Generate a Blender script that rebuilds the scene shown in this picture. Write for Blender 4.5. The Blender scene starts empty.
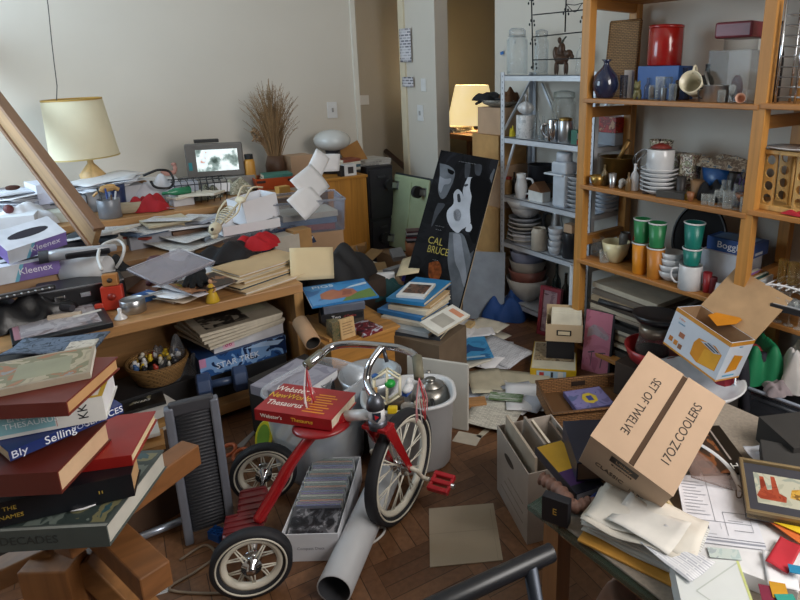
import bpy, math, random
from mathutils import Vector as V, Matrix as Mx
R = math.radians
rnd = random.Random(11)
scene = bpy.context.scene
COL = scene.collection
# ---------------------------------------------------------------- camera
EYE, CX, CY, FOC = 1.38, 495.0, 237.0, 590.0
PITCH, YAW = math.atan(161 / 590.0), R(49.4)
FW = V((math.cos(YAW) * math.cos(PITCH), math.sin(YAW) * math.cos(PITCH), -math.sin(PITCH)))
RT = V((math.sin(YAW), -math.cos(YAW), 0))
UP = RT.cross(FW)
def P(x, y, z=None, X=None, Y=None):
    d = FW * FOC + RT * (x - CX) - UP * (y - CY)
    t = (z - EYE) / d.z if z is not None else (X / d.x if X is not None else Y / d.y)
    return V((0, 0, EYE)) + d * t
# ---------------------------------------------------------------- materials
def lin(h):
    h = h.lstrip('#')
    return tuple(((c / 12.92) if c <= .04045 else ((c + .055) / 1.055) ** 2.4) for c in (int(h[i:i + 2], 16) / 255 for i in (0, 2, 4))) + (1,)
CACHE = {}
def newmat(key):
    m = bpy.data.materials.new(key[:60]); m.use_nodes = True
    nt = m.node_tree
    return m, nt, nt.nodes['Principled BSDF']
def nd(nt, t, **kw):
    n = nt.nodes.new(t)
    for k, v in kw.items():
        if k in n.inputs: n.inputs[k].default_value = v
        else: setattr(n, k, v)
    return n
def objco(nt, sc=(1, 1, 1), rot=(0, 0, 0)):
    t = nd(nt, 'ShaderNodeTexCoord'); mp = nd(nt, 'ShaderNodeMapping')
    mp.inputs['Scale'].default_value = sc; mp.inputs['Rotation'].default_value = rot
    nt.links.new(t.outputs['Object'], mp.inputs['Vector'])
    return mp.outputs['Vector']
def ramp(nt, fac, stops, const=False):
    r = nd(nt, 'ShaderNodeValToRGB'); cr = r.color_ramp
    cr.interpolation = 'CONSTANT' if const else 'LINEAR'
    while len(cr.elements) < len(stops): cr.elements.new(.5)
    for e, (p, c) in zip(cr.elements, stops): e.position = p; e.color = c
    nt.links.new(fac, r.inputs['Fac'])
    return r.outputs['Color']
def scl(c, k): return tuple(min(1, x * k) for x in c[:3]) + (1,)
def mt(h, rough=.55, metal=0, var=.12, scale=14, bump=0, coat=0):
    key = 'm%s%s%s%s%s%s%s' % (h, rough, metal, var, scale, bump, coat)
    if key in CACHE: return CACHE[key]
    m, nt, b = newmat('surface_' + h); c = lin(h)
    n = nd(nt, 'ShaderNodeTexNoise', Scale=scale, Detail=4.0)
    nt.links.new(objco(nt), n.inputs['Vector'])
    nt.links.new(ramp(nt, n.outputs['Fac'], [(.3, scl(c, 1 - var)), (.7, scl(c, 1 + var))]), b.inputs['Base Color'])
    b.inputs['Roughness'].default_value = rough; b.inputs['Metallic'].default_value = metal
    if coat: b.inputs['Coat Weight'].default_value = coat
    if bump:
        bp = nd(nt, 'ShaderNodeBump', Strength=.5, Distance=bump)
        nt.links.new(n.outputs['Fac'], bp.inputs['Height']); nt.links.new(bp.outputs['Normal'], b.inputs['Normal'])
    CACHE[key] = m; return m
def wood(h, ax=0, rough=.45):
    key = 'w%s%s' % (h, ax)
    if key in CACHE: return CACHE[key]
    m, nt, b = newmat('wood_' + h); c = lin(h)
    s = [38, 38, 38]; s[ax] = 2.2
    n = nd(nt, 'ShaderNodeTexNoise', Scale=1.0, Detail=5.0, Distortion=.6)
    nt.links.new(objco(nt, tuple(s)), n.inputs['Vector'])
    nt.links.new(ramp(nt, n.outputs['Fac'], [(.25, scl(c, .68)), (.5, c), (.75, scl(c, 1.22))]), b.inputs['Base Color'])
    b.inputs['Roughness'].default_value = rough
    CACHE[key] = m; return m
def prn(*hs, sc=18, rough=.35, st=(1, 1, 1), seed=0):
    """mottled printed picture made of several inks"""
    key = 'p' + ''.join(hs) + str(sc) + str(st) + str(seed)
    if key in CACHE: return CACHE[key]
    m, nt, b = newmat('print_' + hs[0])
    n = nd(nt, 'ShaderNodeTexNoise', Scale=float(sc), Detail=3.0, Distortion=1.2)
    mp = objco(nt, st); mp.node.inputs['Location'].default_value = (seed, seed * 1.7, 0)
    nt.links.new(mp, n.inputs['Vector'])
    k = len(hs)
    nt.links.new(ramp(nt, n.outputs['Fac'], [(.30 + .40 * i / k if i else 0, lin(h)) for i, h in enumerate(hs)], True), b.inputs['Base Color'])
    b.inputs['Roughness'].default_value = rough
    CACHE[key] = m; return m
def lines(paper='e6e4e0', ink='8a8a90', row=.006, wd=.03, mort=.5, rot=0, rough=.7):
    """paper carrying rows of print"""
    key = 'l%s%s%s%s%s%s' % (paper, ink, row, wd, mort, rot)
    if key in CACHE: return CACHE[key]
    m, nt, b = newmat('printed_paper_' + paper)
    br = nd(nt, 'ShaderNodeTexBrick', Scale=1.0)
    br.inputs['Color1'].default_value = lin(ink); br.inputs['Color2'].default_value = lin(paper); br.inputs['Mortar'].default_value = lin(paper)
    br.inputs['Brick Width'].default_value = wd; br.inputs['Row Height'].default_value = row
    br.inputs['Mortar Size'].default_value = row * mort * .5; br.inputs['Bias'].default_value = -.2
    nt.links.new(objco(nt, rot=(0, 0, R(rot))), br.inputs['Vector']); nt.links.new(br.outputs['Color'], b.inputs['Base Color'])
    b.inputs['Roughness'].default_value = rough
    CACHE[key] = m; return m
def weave(h, sc=90):
    key = 'v%s%s' % (h, sc)
    if key in CACHE: return CACHE[key]
    m, nt, b = newmat('woven_' + h); c = lin(h)
    n = nd(nt, 'ShaderNodeTexBrick', Scale=1.0); n.inputs['Brick Width'].default_value = .022; n.inputs['Row Height'].default_value = .0075
    n.inputs['Color1'].default_value = c; n.inputs['Color2'].default_value = scl(c, .75); n.inputs['Mortar'].default_value = scl(c, .32)
    n.inputs['Mortar Size'].default_value = .0022; n.inputs['Mortar Smooth'].default_value = .6
    t = nd(nt, 'ShaderNodeTexCoord'); sx = nd(nt, 'ShaderNodeSeparateXYZ'); cb = nd(nt, 'ShaderNodeCombineXYZ'); ad = nd(nt, 'ShaderNodeMath')
    nt.links.new(t.outputs['Object'], sx.inputs[0]); nt.links.new(sx.outputs[0], ad.inputs[0]); nt.links.new(sx.outputs[1], ad.inputs[1])
    nt.links.new(ad.outputs[0], cb.inputs[0]); nt.links.new(sx.outputs[2], cb.inputs[1]); nt.links.new(cb.outputs[0], n.inputs['Vector'])
    bp = nd(nt, 'ShaderNodeBump', Strength=.8, Distance=.003)
    nt.links.new(n.outputs['Color'], b.inputs['Base Color']); nt.links.new(n.outputs['Fac'], bp.inputs['Height']); bp.invert = True
    nt.links.new(bp.outputs['Normal'], b.inputs['Normal']); b.inputs['Roughness'].default_value = .6
    CACHE[key] = m; return m
def glass(h='eef4f2', alpha=.32, rough=.06):
    key = 'g%s%s%s' % (h, alpha, rough)
    if key in CACHE: return CACHE[key]
    m, nt, b = newmat('clear_' + h)
    n = nd(nt, 'ShaderNodeTexNoise', Scale=9.0); nt.links.new(objco(nt), n.inputs['Vector'])
    nt.links.new(ramp(nt, n.outputs['Fac'], [(.3, scl(lin(h), .92)), (.7, lin(h))]), b.inputs['Base Color'])
    lw = nd(nt, 'ShaderNodeLayerWeight', Blend=.35); mr = nd(nt, 'ShaderNodeMapRange')
    mr.inputs['To Min'].default_value = alpha * .25; mr.inputs['To Max'].default_value = min(1, alpha * 1.7)
    nt.links.new(lw.outputs['Facing'], mr.inputs['Value']); nt.links.new(mr.outputs[0], b.inputs['Alpha'])
    b.inputs['Roughness'].default_value = rough; b.inputs['Specular IOR Level'].default_value = .7
    CACHE[key] = m; return m
def glow(h, s):
    m, nt, b = newmat('glow_' + h)
    n = nd(nt, 'ShaderNodeTexNoise', Scale=6.0); nt.links.new(objco(nt), n.inputs['Vector'])
    nt.links.new(ramp(nt, n.outputs['Fac'], [(.3, scl(lin(h), .9)), (.7, lin(h))]), b.inputs['Base Color'])
    nt.links.new(ramp(nt, n.outputs['Fac'], [(.3, scl(lin(h), .95)), (.7, lin(h))]), b.inputs['Emission Color'])
    b.inputs['Emission Strength'].default_value = s
    return m
CARD, KRAFT = mt('b7977a', .8, var=.06), mt('a88768', .8, var=.08)
WHITE, PAPER, PAGES, CREAM = mt('e8e8ea', .45, var=.03), mt('e9e9ec', .75, var=.04), mt('d9cdb6', .8, var=.15, scale=60), mt('d8c7a2', .75, var=.05)
BLACK, DARK, GREY = mt('17171a', .5), mt('26262b', .6), mt('8b8d94', .5)
STEEL, CHROME, DKSTEEL = mt('b9bcc0', .3, .9, .05), mt('c9cbd0', .12, 1, .03), mt('5d6068', .4, .7)
ORANGE_WOOD, OAK = 'a9733a', 'ab7f50'
# ---------------------------------------------------------------- mesh builder
class B:
    def __init__(s): s.v, s.f, s.m, s.s = [], [], [], []
    def add(s, vs, fs, mi=0, sm=False, M=None):
        o = len(s.v)
        s.v += [(M @ V(p)) if M else V(p) for p in vs]
        for f in fs: s.f.append([o + i for i in f]); s.m.append(mi); s.s.append(sm)
        return s
    def box(s, x0, y0, z0, x1, y1, z1, mi=0, M=None):
        vs = [(x, y, z) for z in (z0, z1) for y in (y0, y1) for x in (x0, x1)]
        return s.add(vs, [(0, 2, 3, 1), (4, 5, 7, 6), (0, 1, 5, 4), (2, 6, 7, 3), (0, 4, 6, 2), (1, 3, 7, 5)], mi, False, M)
    def cb(s, w, d, h, z=0, mi=0, M=None, x=0, y=0): return s.box(x - w / 2, y - d / 2, z, x + w / 2, y + d / 2, z + h, mi, M)
    def prism(s, poly, z0, z1, mi=0, M=None):
        n = len(poly)
        if sum(poly[i][0] * poly[(i + 1) % n][1] - poly[(i + 1) % n][0] * poly[i][1] for i in range(n)) < 0: poly = poly[::-1]
        vs = [(p[0], p[1], z0) for p in poly] + [(p[0], p[1], z1) for p in poly]
        return s.add(vs, [tuple(range(n))[::-1], tuple(range(n, 2 * n))] + [(i, (i + 1) % n, n + (i + 1) % n, n + i) for i in range(n)], mi, False, M)
    def lathe(s, prof, n=24, M=None, mi=0, sm=True, cap=True):
        vs, fs = [], []
        for r, z in prof:
            for i in range(n):
                a = 2 * math.pi * i / n; vs.append((r * math.cos(a), r * math.sin(a), z))
        for j in range(len(prof) - 1):
            for i in range(n):
                k = (i + 1) % n; fs.append((j * n + i, j * n + k, (j + 1) * n + k, (j + 1) * n + i))
        cap = cap and prof[0] != prof[-1]
        if cap and prof[0][0] > 1e-5: fs.append(tuple(range(n))[::-1])
        if cap and prof[-1][0] > 1e-5: fs.append(tuple(range((len(prof) - 1) * n, len(prof) * n)))
        return s.add(vs, fs, mi, sm, M)
    def cyl(s, r, z0, z1, n=20, M=None, mi=0, sm=False): return s.lathe([(r, z0), (r, z1)], n, M, mi, sm)
    def tube(s, pts, r, n=8, closed=False, mi=0, M=None):
        pts = [V(p) for p in pts]; m = len(pts); rs = r if isinstance(r, (list, tuple)) else [r] * m
        T = [((pts[(i + 1) % m] if closed or i < m - 1 else pts[i]) - (pts[i - 1] if closed or i else pts[i])).normalized() for i in range(m)]
        a = T[0].orthogonal().normalized(); vs, fs = [], []
        for i in range(m):
            a = (a - T[i] * a.dot(T[i])).normalized(); b = T[i].cross(a)
            for k in range(n):
                t = 2 * math.pi * k / n; vs.append(pts[i] + (a * math.cos(t) + b * math.sin(t)) * rs[i])
        for i in range(m if closed else m - 1):
            j = (i + 1) % m
            for k in range(n): fs.append((i * n + k, i * n + (k + 1) % n, j * n + (k + 1) % n, j * n + k))
        if not closed: fs += [tuple(range(n))[::-1], tuple(range((m - 1) * n, m * n))]
        return s.add(vs, fs, mi, n > 4, M)
    def torus(s, Rr, r, n=32, k=8, M=None, mi=0):
        return s.tube([(Rr * math.cos(2 * math.pi * i / n), Rr * math.sin(2 * math.pi * i / n), 0) for i in range(n)], r, k, True, mi, M)
    def ball(s, c, r, n=16, mi=0, M=None, lo=-90, hi=90):
        r = r if isinstance(r, (tuple, list)) else (r, r, r); k = max(4, n // 2)
        prof = [(max(1e-6, math.cos(R(lo + (hi - lo) * i / k))), math.sin(R(lo + (hi - lo) * i / k))) for i in range(k + 1)]
        Q = Mx.Translation(V(c)) @ Mx.Diagonal((r[0], r[1], r[2], 1))
        return s.lathe(prof, n, (M @ Q) if M else Q, mi)
    def grid(s, fn, nu, nv, mi=0, sm=True, M=None, th=0):
        vs = [V(fn(i / nu, j / nv)) for j in range(nv + 1) for i in range(nu + 1)]
        q = lambda i, j: j * (nu + 1) + i
        fs = [(q(i, j), q(i + 1, j), q(i + 1, j + 1), q(i, j + 1)) for j in range(nv) for i in range(nu)]
        if th:
            o = len(vs); vs = vs + [p - V((0, 0, th)) for p in vs]
            fs += [tuple(o + x for x in f[::-1]) for f in fs]
            ring = [q(i, 0) for i in range(nu)] + [q(nu, j) for j in range(nv)] + [q(i, nv) for i in range(nu, 0, -1)] + [q(0, j) for j in range(nv, 0, -1)]
            fs += [(ring[k - 1], o + ring[k - 1], o + ring[k], ring[k]) for k in range(len(ring))]
        return s.add(vs, fs, mi, sm, M)
    def poly(s, pts, mi=0, M=None): return s.add(pts, [tuple(range(len(pts)))], mi, False, M)
    def out(s, name, mats, parent=None, bev=0, M=None, sub=0):
        me = bpy.data.meshes.new(name); me.from_pydata([tuple(p) for p in s.v], [], s.f)
        for m in (mats if isinstance(mats, (list, tuple)) else [mats]): me.materials.append(m)
        me.polygons.foreach_set('material_index', s.m); me.polygons.foreach_set('use_smooth', s.s); me.update()
        o = bpy.data.objects.new(name, me); COL.objects.link(o)
        if M is not None: o.matrix_world = M
        if parent is not None: o.parent = parent
        if bev:
            md = o.modifiers.new('bevel', 'BEVEL'); md.width = bev; md.segments = 2; md.limit_method = 'ANGLE'; md.angle_limit = R(40)
        if sub:
            md = o.modifiers.new('smooth', 'SUBSURF'); md.levels = md.render_levels = sub
        return o
def tag(o, label, cat, group=None):
    o['label'] = label; o['category'] = cat
    if group: o['group'] = group
    return o
def struct(o): o['kind'] = 'structure'; return o
def thing(name, label, cat, M, group=None):
    o = bpy.data.objects.new(name, None); COL.objects.link(o); o.matrix_world = M; o.empty_display_size = .05
    return tag(o, label, cat, group)
def solo(b, name, mats, label, cat, M=None, group=None, bev=0, sub=0):
    return tag(b.out(name, mats, None, bev, M, sub), label, cat, group)
def dup(t, M, label, group=None):
    r = t.copy(); COL.objects.link(r); r.matrix_world = M; r['label'] = label
    if group: r['group'] = group
    for ch in t.children:
        c = ch.copy(); COL.objects.link(c); c.parent = r
        for g in ch.children:
            d = g.copy(); COL.objects.link(d); d.parent = c
    return r
def pose(p, yaw=0, rx=0, ry=0):
    return Mx.Translation(V(p)) @ Mx.Rotation(R(yaw), 4, 'Z') @ Mx.Rotation(R(ry), 4, 'Y') @ Mx.Rotation(R(rx), 4, 'X')
def at(x, y, z, yaw=0, rx=0, ry=0): return pose(P(x, y, z), yaw, rx, ry)
def yaw2(a, b, z):
    d = P(b[0], b[1], z) - P(a[0], a[1], z); return math.degrees(math.atan2(d.y, d.x))
def rect(A, Bq, Cq, z):
    """a rectangle lying at height z: front edge A-B, then B-C sideways"""
    a, b, c = (P(q[0], q[1], z) for q in (A, Bq, Cq)); ex = (b - a); w = ex.length; ex.normalize(); ey = V((-ex.y, ex.x, 0)); d = (c - b).dot(ey)
    cen = (a + b) / 2 + ey * d / 2
    if d < 0: ex = -ex; d = -d
    return Mx.Translation(cen) @ Mx.Rotation(math.atan2(ex.y, ex.x), 4, 'Z'), w, d
def axes(o, ex, ey):
    """frame at o whose x runs along ex and whose xy plane holds ey"""
    ex = V(ex).normalized(); ez = ex.cross(V(ey)).normalized(); ey = ez.cross(ex)
    m = Mx((ex, ey, ez)).transposed().to_4x4(); m.translation = V(o); return m
TXT = {}
def text(parent, s, size, M, mat, name='lettering', sx=1, ext=.0003, al='CENTER'):
    key = (s, size, sx, al)
    cu = bpy.data.curves.new(name, 'FONT'); cu.body = s; cu.size = size; cu.align_x = al; cu.align_y = 'CENTER'; cu.extrude = ext; cu.resolution_u = 3
    o = bpy.data.objects.new('tmp', cu); COL.objects.link(o)
    me = bpy.data.meshes.new_from_object(o.evaluated_get(bpy.context.evaluated_depsgraph_get()))
    bpy.data.objects.remove(o); me.materials.clear(); me.materials.append(mat)
    if sx != 1: me.transform(Mx.Diagonal((sx, 1, 1, 1)))
    me.transform(M)
    r = bpy.data.objects.new(name, me); COL.objects.link(r); r.parent = parent
    return r
FACE_Z = Mx.Identity(4)
FRONT = Mx.Rotation(R(90), 4, 'X')        # writing that stands on a -y face
def T3(x, y, z): return Mx.Translation((x, y, z))
# ---------------------------------------------------------------- kits
def book(label, A, Bq, Cq, z, t, cov, pages=None, hard=True, title=(), art=None, name='book', cat='book', group=None, rx=0, ry=0, M=None, size=None):
    """closed book lying with its spine on the A-B edge; parts cover, pages and printing"""
    if M is None:
        M0, w, d = rect(A, Bq, Cq, z + t); M = Mx.Translation((0, 0, -t)) @ M0
        if rx or ry: M = M @ Mx.Rotation(R(ry), 4, 'Y') @ Mx.Rotation(R(rx), 4, 'X')
    else: w, d = size
    th = thing(name, label, cat, M, group); c = .0028 if hard else .0008; e = .003 if hard else 0
    b = B(); b.cb(w, d, c); b.cb(w, d, c, t - c); b.box(-w / 2, -d / 2, c, w / 2, -d / 2 + c, t - c)
    b.out('cover', cov, th)
    g = B(); g.box(-w / 2 + e, -d / 2 + c, c, w / 2 - e, d / 2 - e, t - c); g.out('pages', pages or PAGES, th)
    pen(th, w, d, t, title, art)
    return th
def pen(th, w, d, t, title=(), art=None):
    """printing: each title is (text, size, u, v, colour, face[, width, turn]); u, v run 0..1 over the face; art is a list of (colour, polygon)"""
    for q in title:
        s, size, u, v, col, face = q[:6]; sx = q[6] if len(q) > 6 else 1; rot = Mx.Rotation(R(q[7] if len(q) > 7 else 0), 4, 'Z')
        if face == 'c': X = T3((u - .5) * w, (v - .5) * d, t + .0004)
        elif face == 's': X = T3((u - .5) * w, -d / 2 - .0004, v * t) @ FRONT
        elif face == 'b': X = T3((.5 - u) * w, d / 2 + .0004, v * t) @ Mx.Rotation(math.pi, 4, 'Z') @ FRONT
        elif face == 'r': X = T3(w / 2 + .0004, (u - .5) * d, v * t) @ Mx.Rotation(R(90), 4, 'Z') @ FRONT
        else: X = T3(-w / 2 - .0004, (.5 - u) * d, v * t) @ Mx.Rotation(R(-90), 4, 'Z') @ FRONT
        text(th, s, size, X @ rot, col if not isinstance(col, str) else mt(col, .5), 'lettering', sx)
    if art:
        b = B(); ms = []
        for i, (col, pl) in enumerate(art):
            col = mt(col, .4) if isinstance(col, str) else col
            if col not in ms: ms.append(col)
            face = 'c'
            if isinstance(pl[0], str): face, pl = pl[0], pl[1:]
            h = .0003 + .00006 * i
            if face == 'c': b.poly([((u - .5) * w, (v - .5) * d, t + h) for u, v in pl], ms.index(col))
            elif face == 's': b.poly([((u - .5) * w, -d / 2 - h, v * t) for u, v in pl], ms.index(col))
            elif face == 'r': b.poly([(w / 2 + h, (u - .5) * d, v * t) for u, v in pl], ms.index(col))
        b.out('cover_print', ms, th)
def SQ(u0, v0, u1, v1): return [(u0, v0), (u1, v0), (u1, v1), (u0, v1)]
def slab(label, name, cat, A, Bq, Cq, z, t, mat, group=None, bev=0, title=(), art=None, rx=0, ry=0):
    M0, w, d = rect(A, Bq, Cq, z + t); M = Mx.Translation((0, 0, -t)) @ M0 @ Mx.Rotation(R(ry), 4, 'Y') @ Mx.Rotation(R(rx), 4, 'X')
    b = B().cb(w, d, t)
    if title or art:
        th = thing(name, label, cat, M, group); b.out('body', mat, th, bev); pen(th, w, d, t, title, art); return th
    return solo(b, name, mat, label, cat, M, group, bev)
def sheet(label, A, Bq, Cq, z, mat=None, name='paper_sheet', cat='paper', group=None, curl=.006, th=.0006, rx=0, ry=0, lift=0):
    M0, w, d = rect(A, Bq, Cq, z); ph = rnd.random() * 6; M0 = M0 @ Mx.Rotation(R(ry), 4, 'Y') @ Mx.Rotation(R(rx), 4, 'X')
    f = lambda u, v: ((u - .5) * w, (v - .5) * d, th + curl * (.5 + .5 * math.sin(5 * u + ph) * math.cos(4 * v + ph)) * (abs(u - .5) + abs(v - .5)) + lift * max(0, u - .55) ** 2 * 4)
    return solo(B().grid(f, 8, 8, th=th), name, mat or PAPER, label, cat, M0, group)
def crate(w, d, h, t=.003, b=None, mi=0, M=None, taper=0, floor=True):
    """open-topped box walls"""
    b = b or B(); o = [(-w / 2, -d / 2), (w / 2, -d / 2), (w / 2, d / 2), (-w / 2, d / 2)]
    k = 1 - taper
    i = [(x - math.copysign(t, x), y - math.copysign(t, y)) for x, y in o]
    vs = [(x * k, y * k, 0) for x, y in o] + [(x, y, h) for x, y in o] + [(x, y, h) for x, y in i] + [(x * k, y * k, t) for x, y in i]
    fs = [(3, 2, 1, 0)] + [(a, (a + 1) % 4, 4 + (a + 1) % 4, 4 + a) for a in range(4)] + [(4 + a, 4 + (a + 1) % 4, 8 + (a + 1) % 4, 8 + a) for a in range(4)] + [(8 + a, 8 + (a + 1) % 4, 12 + (a + 1) % 4, 12 + a) for a in range(4)] + [(12, 13, 14, 15)]
    return b.add(vs, fs, mi, False, M)
def cloth(label, x, y, z, rx, ry, h, mat, name='cloth', cat='cloth', yaw=0, seed=0, group=None):
    """a rumpled heap of fabric"""
    q = random.Random(seed); ks = [(q.uniform(2, 6), q.uniform(2, 6), q.random() * 6) for _ in range(4)]
    def f(u, v):
        a = 2 * math.pi * u; wob = 1 + .16 * math.sin(3 * a + ks[0][2]) + .09 * math.sin(7 * a + ks[1][2])
        rr = v * wob
        bump = sum(math.sin(k1 * rr * math.cos(a) * 1.3 + p) * math.cos(k2 * rr * math.sin(a) * 1.3 + p) for k1, k2, p in ks) * .13 + .05 * math.sin(9 * a + 5 * v) * v
        return (rx * rr * math.cos(a), ry * rr * math.sin(a), max(0.002, h * (1 - min(v, 1) ** 3.5) ** .7 * (.80 + bump * .8)) + .001)
    b = B().grid(f, 48, 16)
    return solo(b, name, mat, label, cat, at(x, y, z, yaw) if not isinstance(x, V) else pose(x, yaw), group)

def proj(p):
    q = V(p) - V((0, 0, EYE)); c = q.dot(FW); return CX + FOC * q.dot(RT) / c, CY - FOC * q.dot(UP) / c
def S(px, z, X=None, Y=None):
    """point of height z on the plane X or Y seen in column px"""
    py = 200
    for _ in range(6):
        p = P(px, py, X=X, Y=Y); p.z = z; py = proj(p)[1]
    return p
def mpp(p): return (V(p) - V((0, 0, EYE))).dot(FW) / FOC
PROF = {
 'tumbler': [(.70, 0), (.72, .01), (1, 1), (.92, 1), (.66, .06), (0, .06)],
 'glass': [(.86, 0), (.9, .02), (1, 1), (.93, 1), (.82, .08), (0, .08)],
 'bowl': [(.45, 0), (.5, .04), (.82, .4), (1, 1), (.95, 1), (.76, .42), (.4, .12), (0, .1)],
 'plate': [(.55, 0), (.6, .1), (1, .8), (1, 1), (.62, .35), (0, .3)],
 'vase': [(.5, 0), (.62, .02), (.95, .25), (1, .38), (.85, .6), (.35, .8), (.2, .88), (.22, .94), (.4, 1), (.34, 1), (.14, .9), (0, .5)],
 'jar': [(.9, 0), (1, .03), (1, .8), (.96, .88), (.8, .93), (.8, 1), (.74, 1), (.74, .92), (.9, .82), (.92, .06), (0, .05)],
 'bottle': [(.9, 0), (1, .03), (1, .52), (.85, .62), (.36, .74), (.32, .95), (.38, .96), (.38, 1), (0, 1)],
 'can': [(.97, 0), (1, .01), (1, .98), (.97, 1), (.93, 1), (.93, .97), (0, .97)],
 'pot': [(.9, 0), (.97, .04), (1, .96), (1.05, .98), (1.05, 1), (.95, 1), (.92, .1), (0, .08)],
 'wine': [(.7, 0), (.7, .03), (.12, .07), (.09, .45), (.5, .55), (.95, .75), (1, .85), (.85, 1), (.8, 1), (.9, .8), (.4, .58), (0, .52)],
 'pitcher': [(.7, 0), (.75, .02), (1, .35), (.95, .55), (.7, .82), (.78, 1), (.72, 1), (.62, .8), (.85, .5), (0, .1)],
 'ball': [(.2, 0), (.7, .12), (1, .45), (.85, .78), (.4, .97), (0, 1)],
 'colander': [(.5, 0), (.62, .02), (.85, .4), (.95, .8), (1.08, .86), (1.08, .9), (.92, .9), (.8, .4), (.55, .1), (0, .08)],
}
def vessel(label, name, cat, p, w, h, kind, mat, group=None, handle=0, lid=None, yaw=0, rx=0, ry=0, n=24, fill=None, hmat=None, scale_px=True):
    """turned vessel; w, h in picture-scale pixels when scale_px, else metres"""
    k = mpp(p) if scale_px else 1
    r, hh = w * k / 2, h * k * (1.03 if scale_px else 1)
    pr = [(max(1e-5, a * r), z * hh) for a, z in PROF[kind]]
    M = pose(p, yaw, rx, ry)
    if not (handle or lid or fill): return solo(B().lathe(pr, n), name, mat, label, cat, M, group)
    t = thing(name, label, cat, M, group); B().lathe(pr, n).out('body', mat, t)
    for i in range(abs(handle)):
        sg = -1 if i else 1
        B().tube(smooth([V((sg * r * .85, 0, hh * .82)), V((sg * (r + hh * .22), 0, hh * .78)), V((sg * (r + hh * .28), 0, hh * .5)), V((sg * (r + hh * .12), 0, hh * .25)), V((sg * r * .8, 0, hh * .2))]), max(.0025, hh * .045), 8).out('handle', hmat or mat, t)
    if lid: B().lathe([(1e-5, hh * .98), (r * .86, hh * .98), (r * .9, hh * 1.0), (r * .88, hh * 1.12), (r * .3, hh * 1.16), (1e-5, hh * 1.16)], n).out('lid', lid, t)
    if fill: B().lathe([(1e-5, hh * .12), (r * .7, hh * .14), (r * .8, hh * .7), (r * .5, hh * .85), (1e-5, hh * .95)], n).out('contents', fill, t)
    return t
def stack(labels, name, cat, p, w, hs, kind, mats, group, **k):
    """vessels piled one in another from the bottom up; hs = (height each, rise each) in pixels"""
    q = V(p); r = mpp(p); o = []
    for i, lb in enumerate(labels):
        ww = w[i] if isinstance(w, (list, tuple)) else w
        m = mats[i % len(mats)] if isinstance(mats, (list, tuple)) else mats
        o.append(vessel(lb, name, cat, q + V((rnd.uniform(-.002, .002), rnd.uniform(-.002, .002), 0)), ww, hs[0], kind, m, group, **k)); q = q + V((0, 0, hs[1] * r * 1.03))
    return o
def bx(label, name, cat, p0, w, d, h, mat, group=None, yaw=0, rx=0, ry=0, bev=.001, title=(), art=None):
    """box with its base centre at p0"""
    M = pose(p0, yaw, rx, ry); b = B().cb(w, d, h)
    if title or art:
        t = thing(name, label, cat, M, group); b.out('box_body', mat, t, bev); pen(t, w, d, h, title, art); return t
    return solo(b, name, mat, label, cat, M, group, bev)
def fig(label, name, cat, p, balls, mat, yaw=0, k=1, vox=.0035, group=None):
    """one smooth body made of merged round masses: (x, y, z, rx, ry, rz)"""
    b = B()
    for q in balls:
        x, y, z, rx, ry, rz = (v * k for v in q[:6]); b.ball((x, y, z), (rx, ry, rz), 14)
    o = solo(b, name, mat, label, cat, pose(p, yaw), group)
    md = o.modifiers.new('merge', 'REMESH'); md.mode = 'VOXEL'; md.voxel_size = vox * max(k, .6); md.use_smooth_shade = True
    return o
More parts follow.
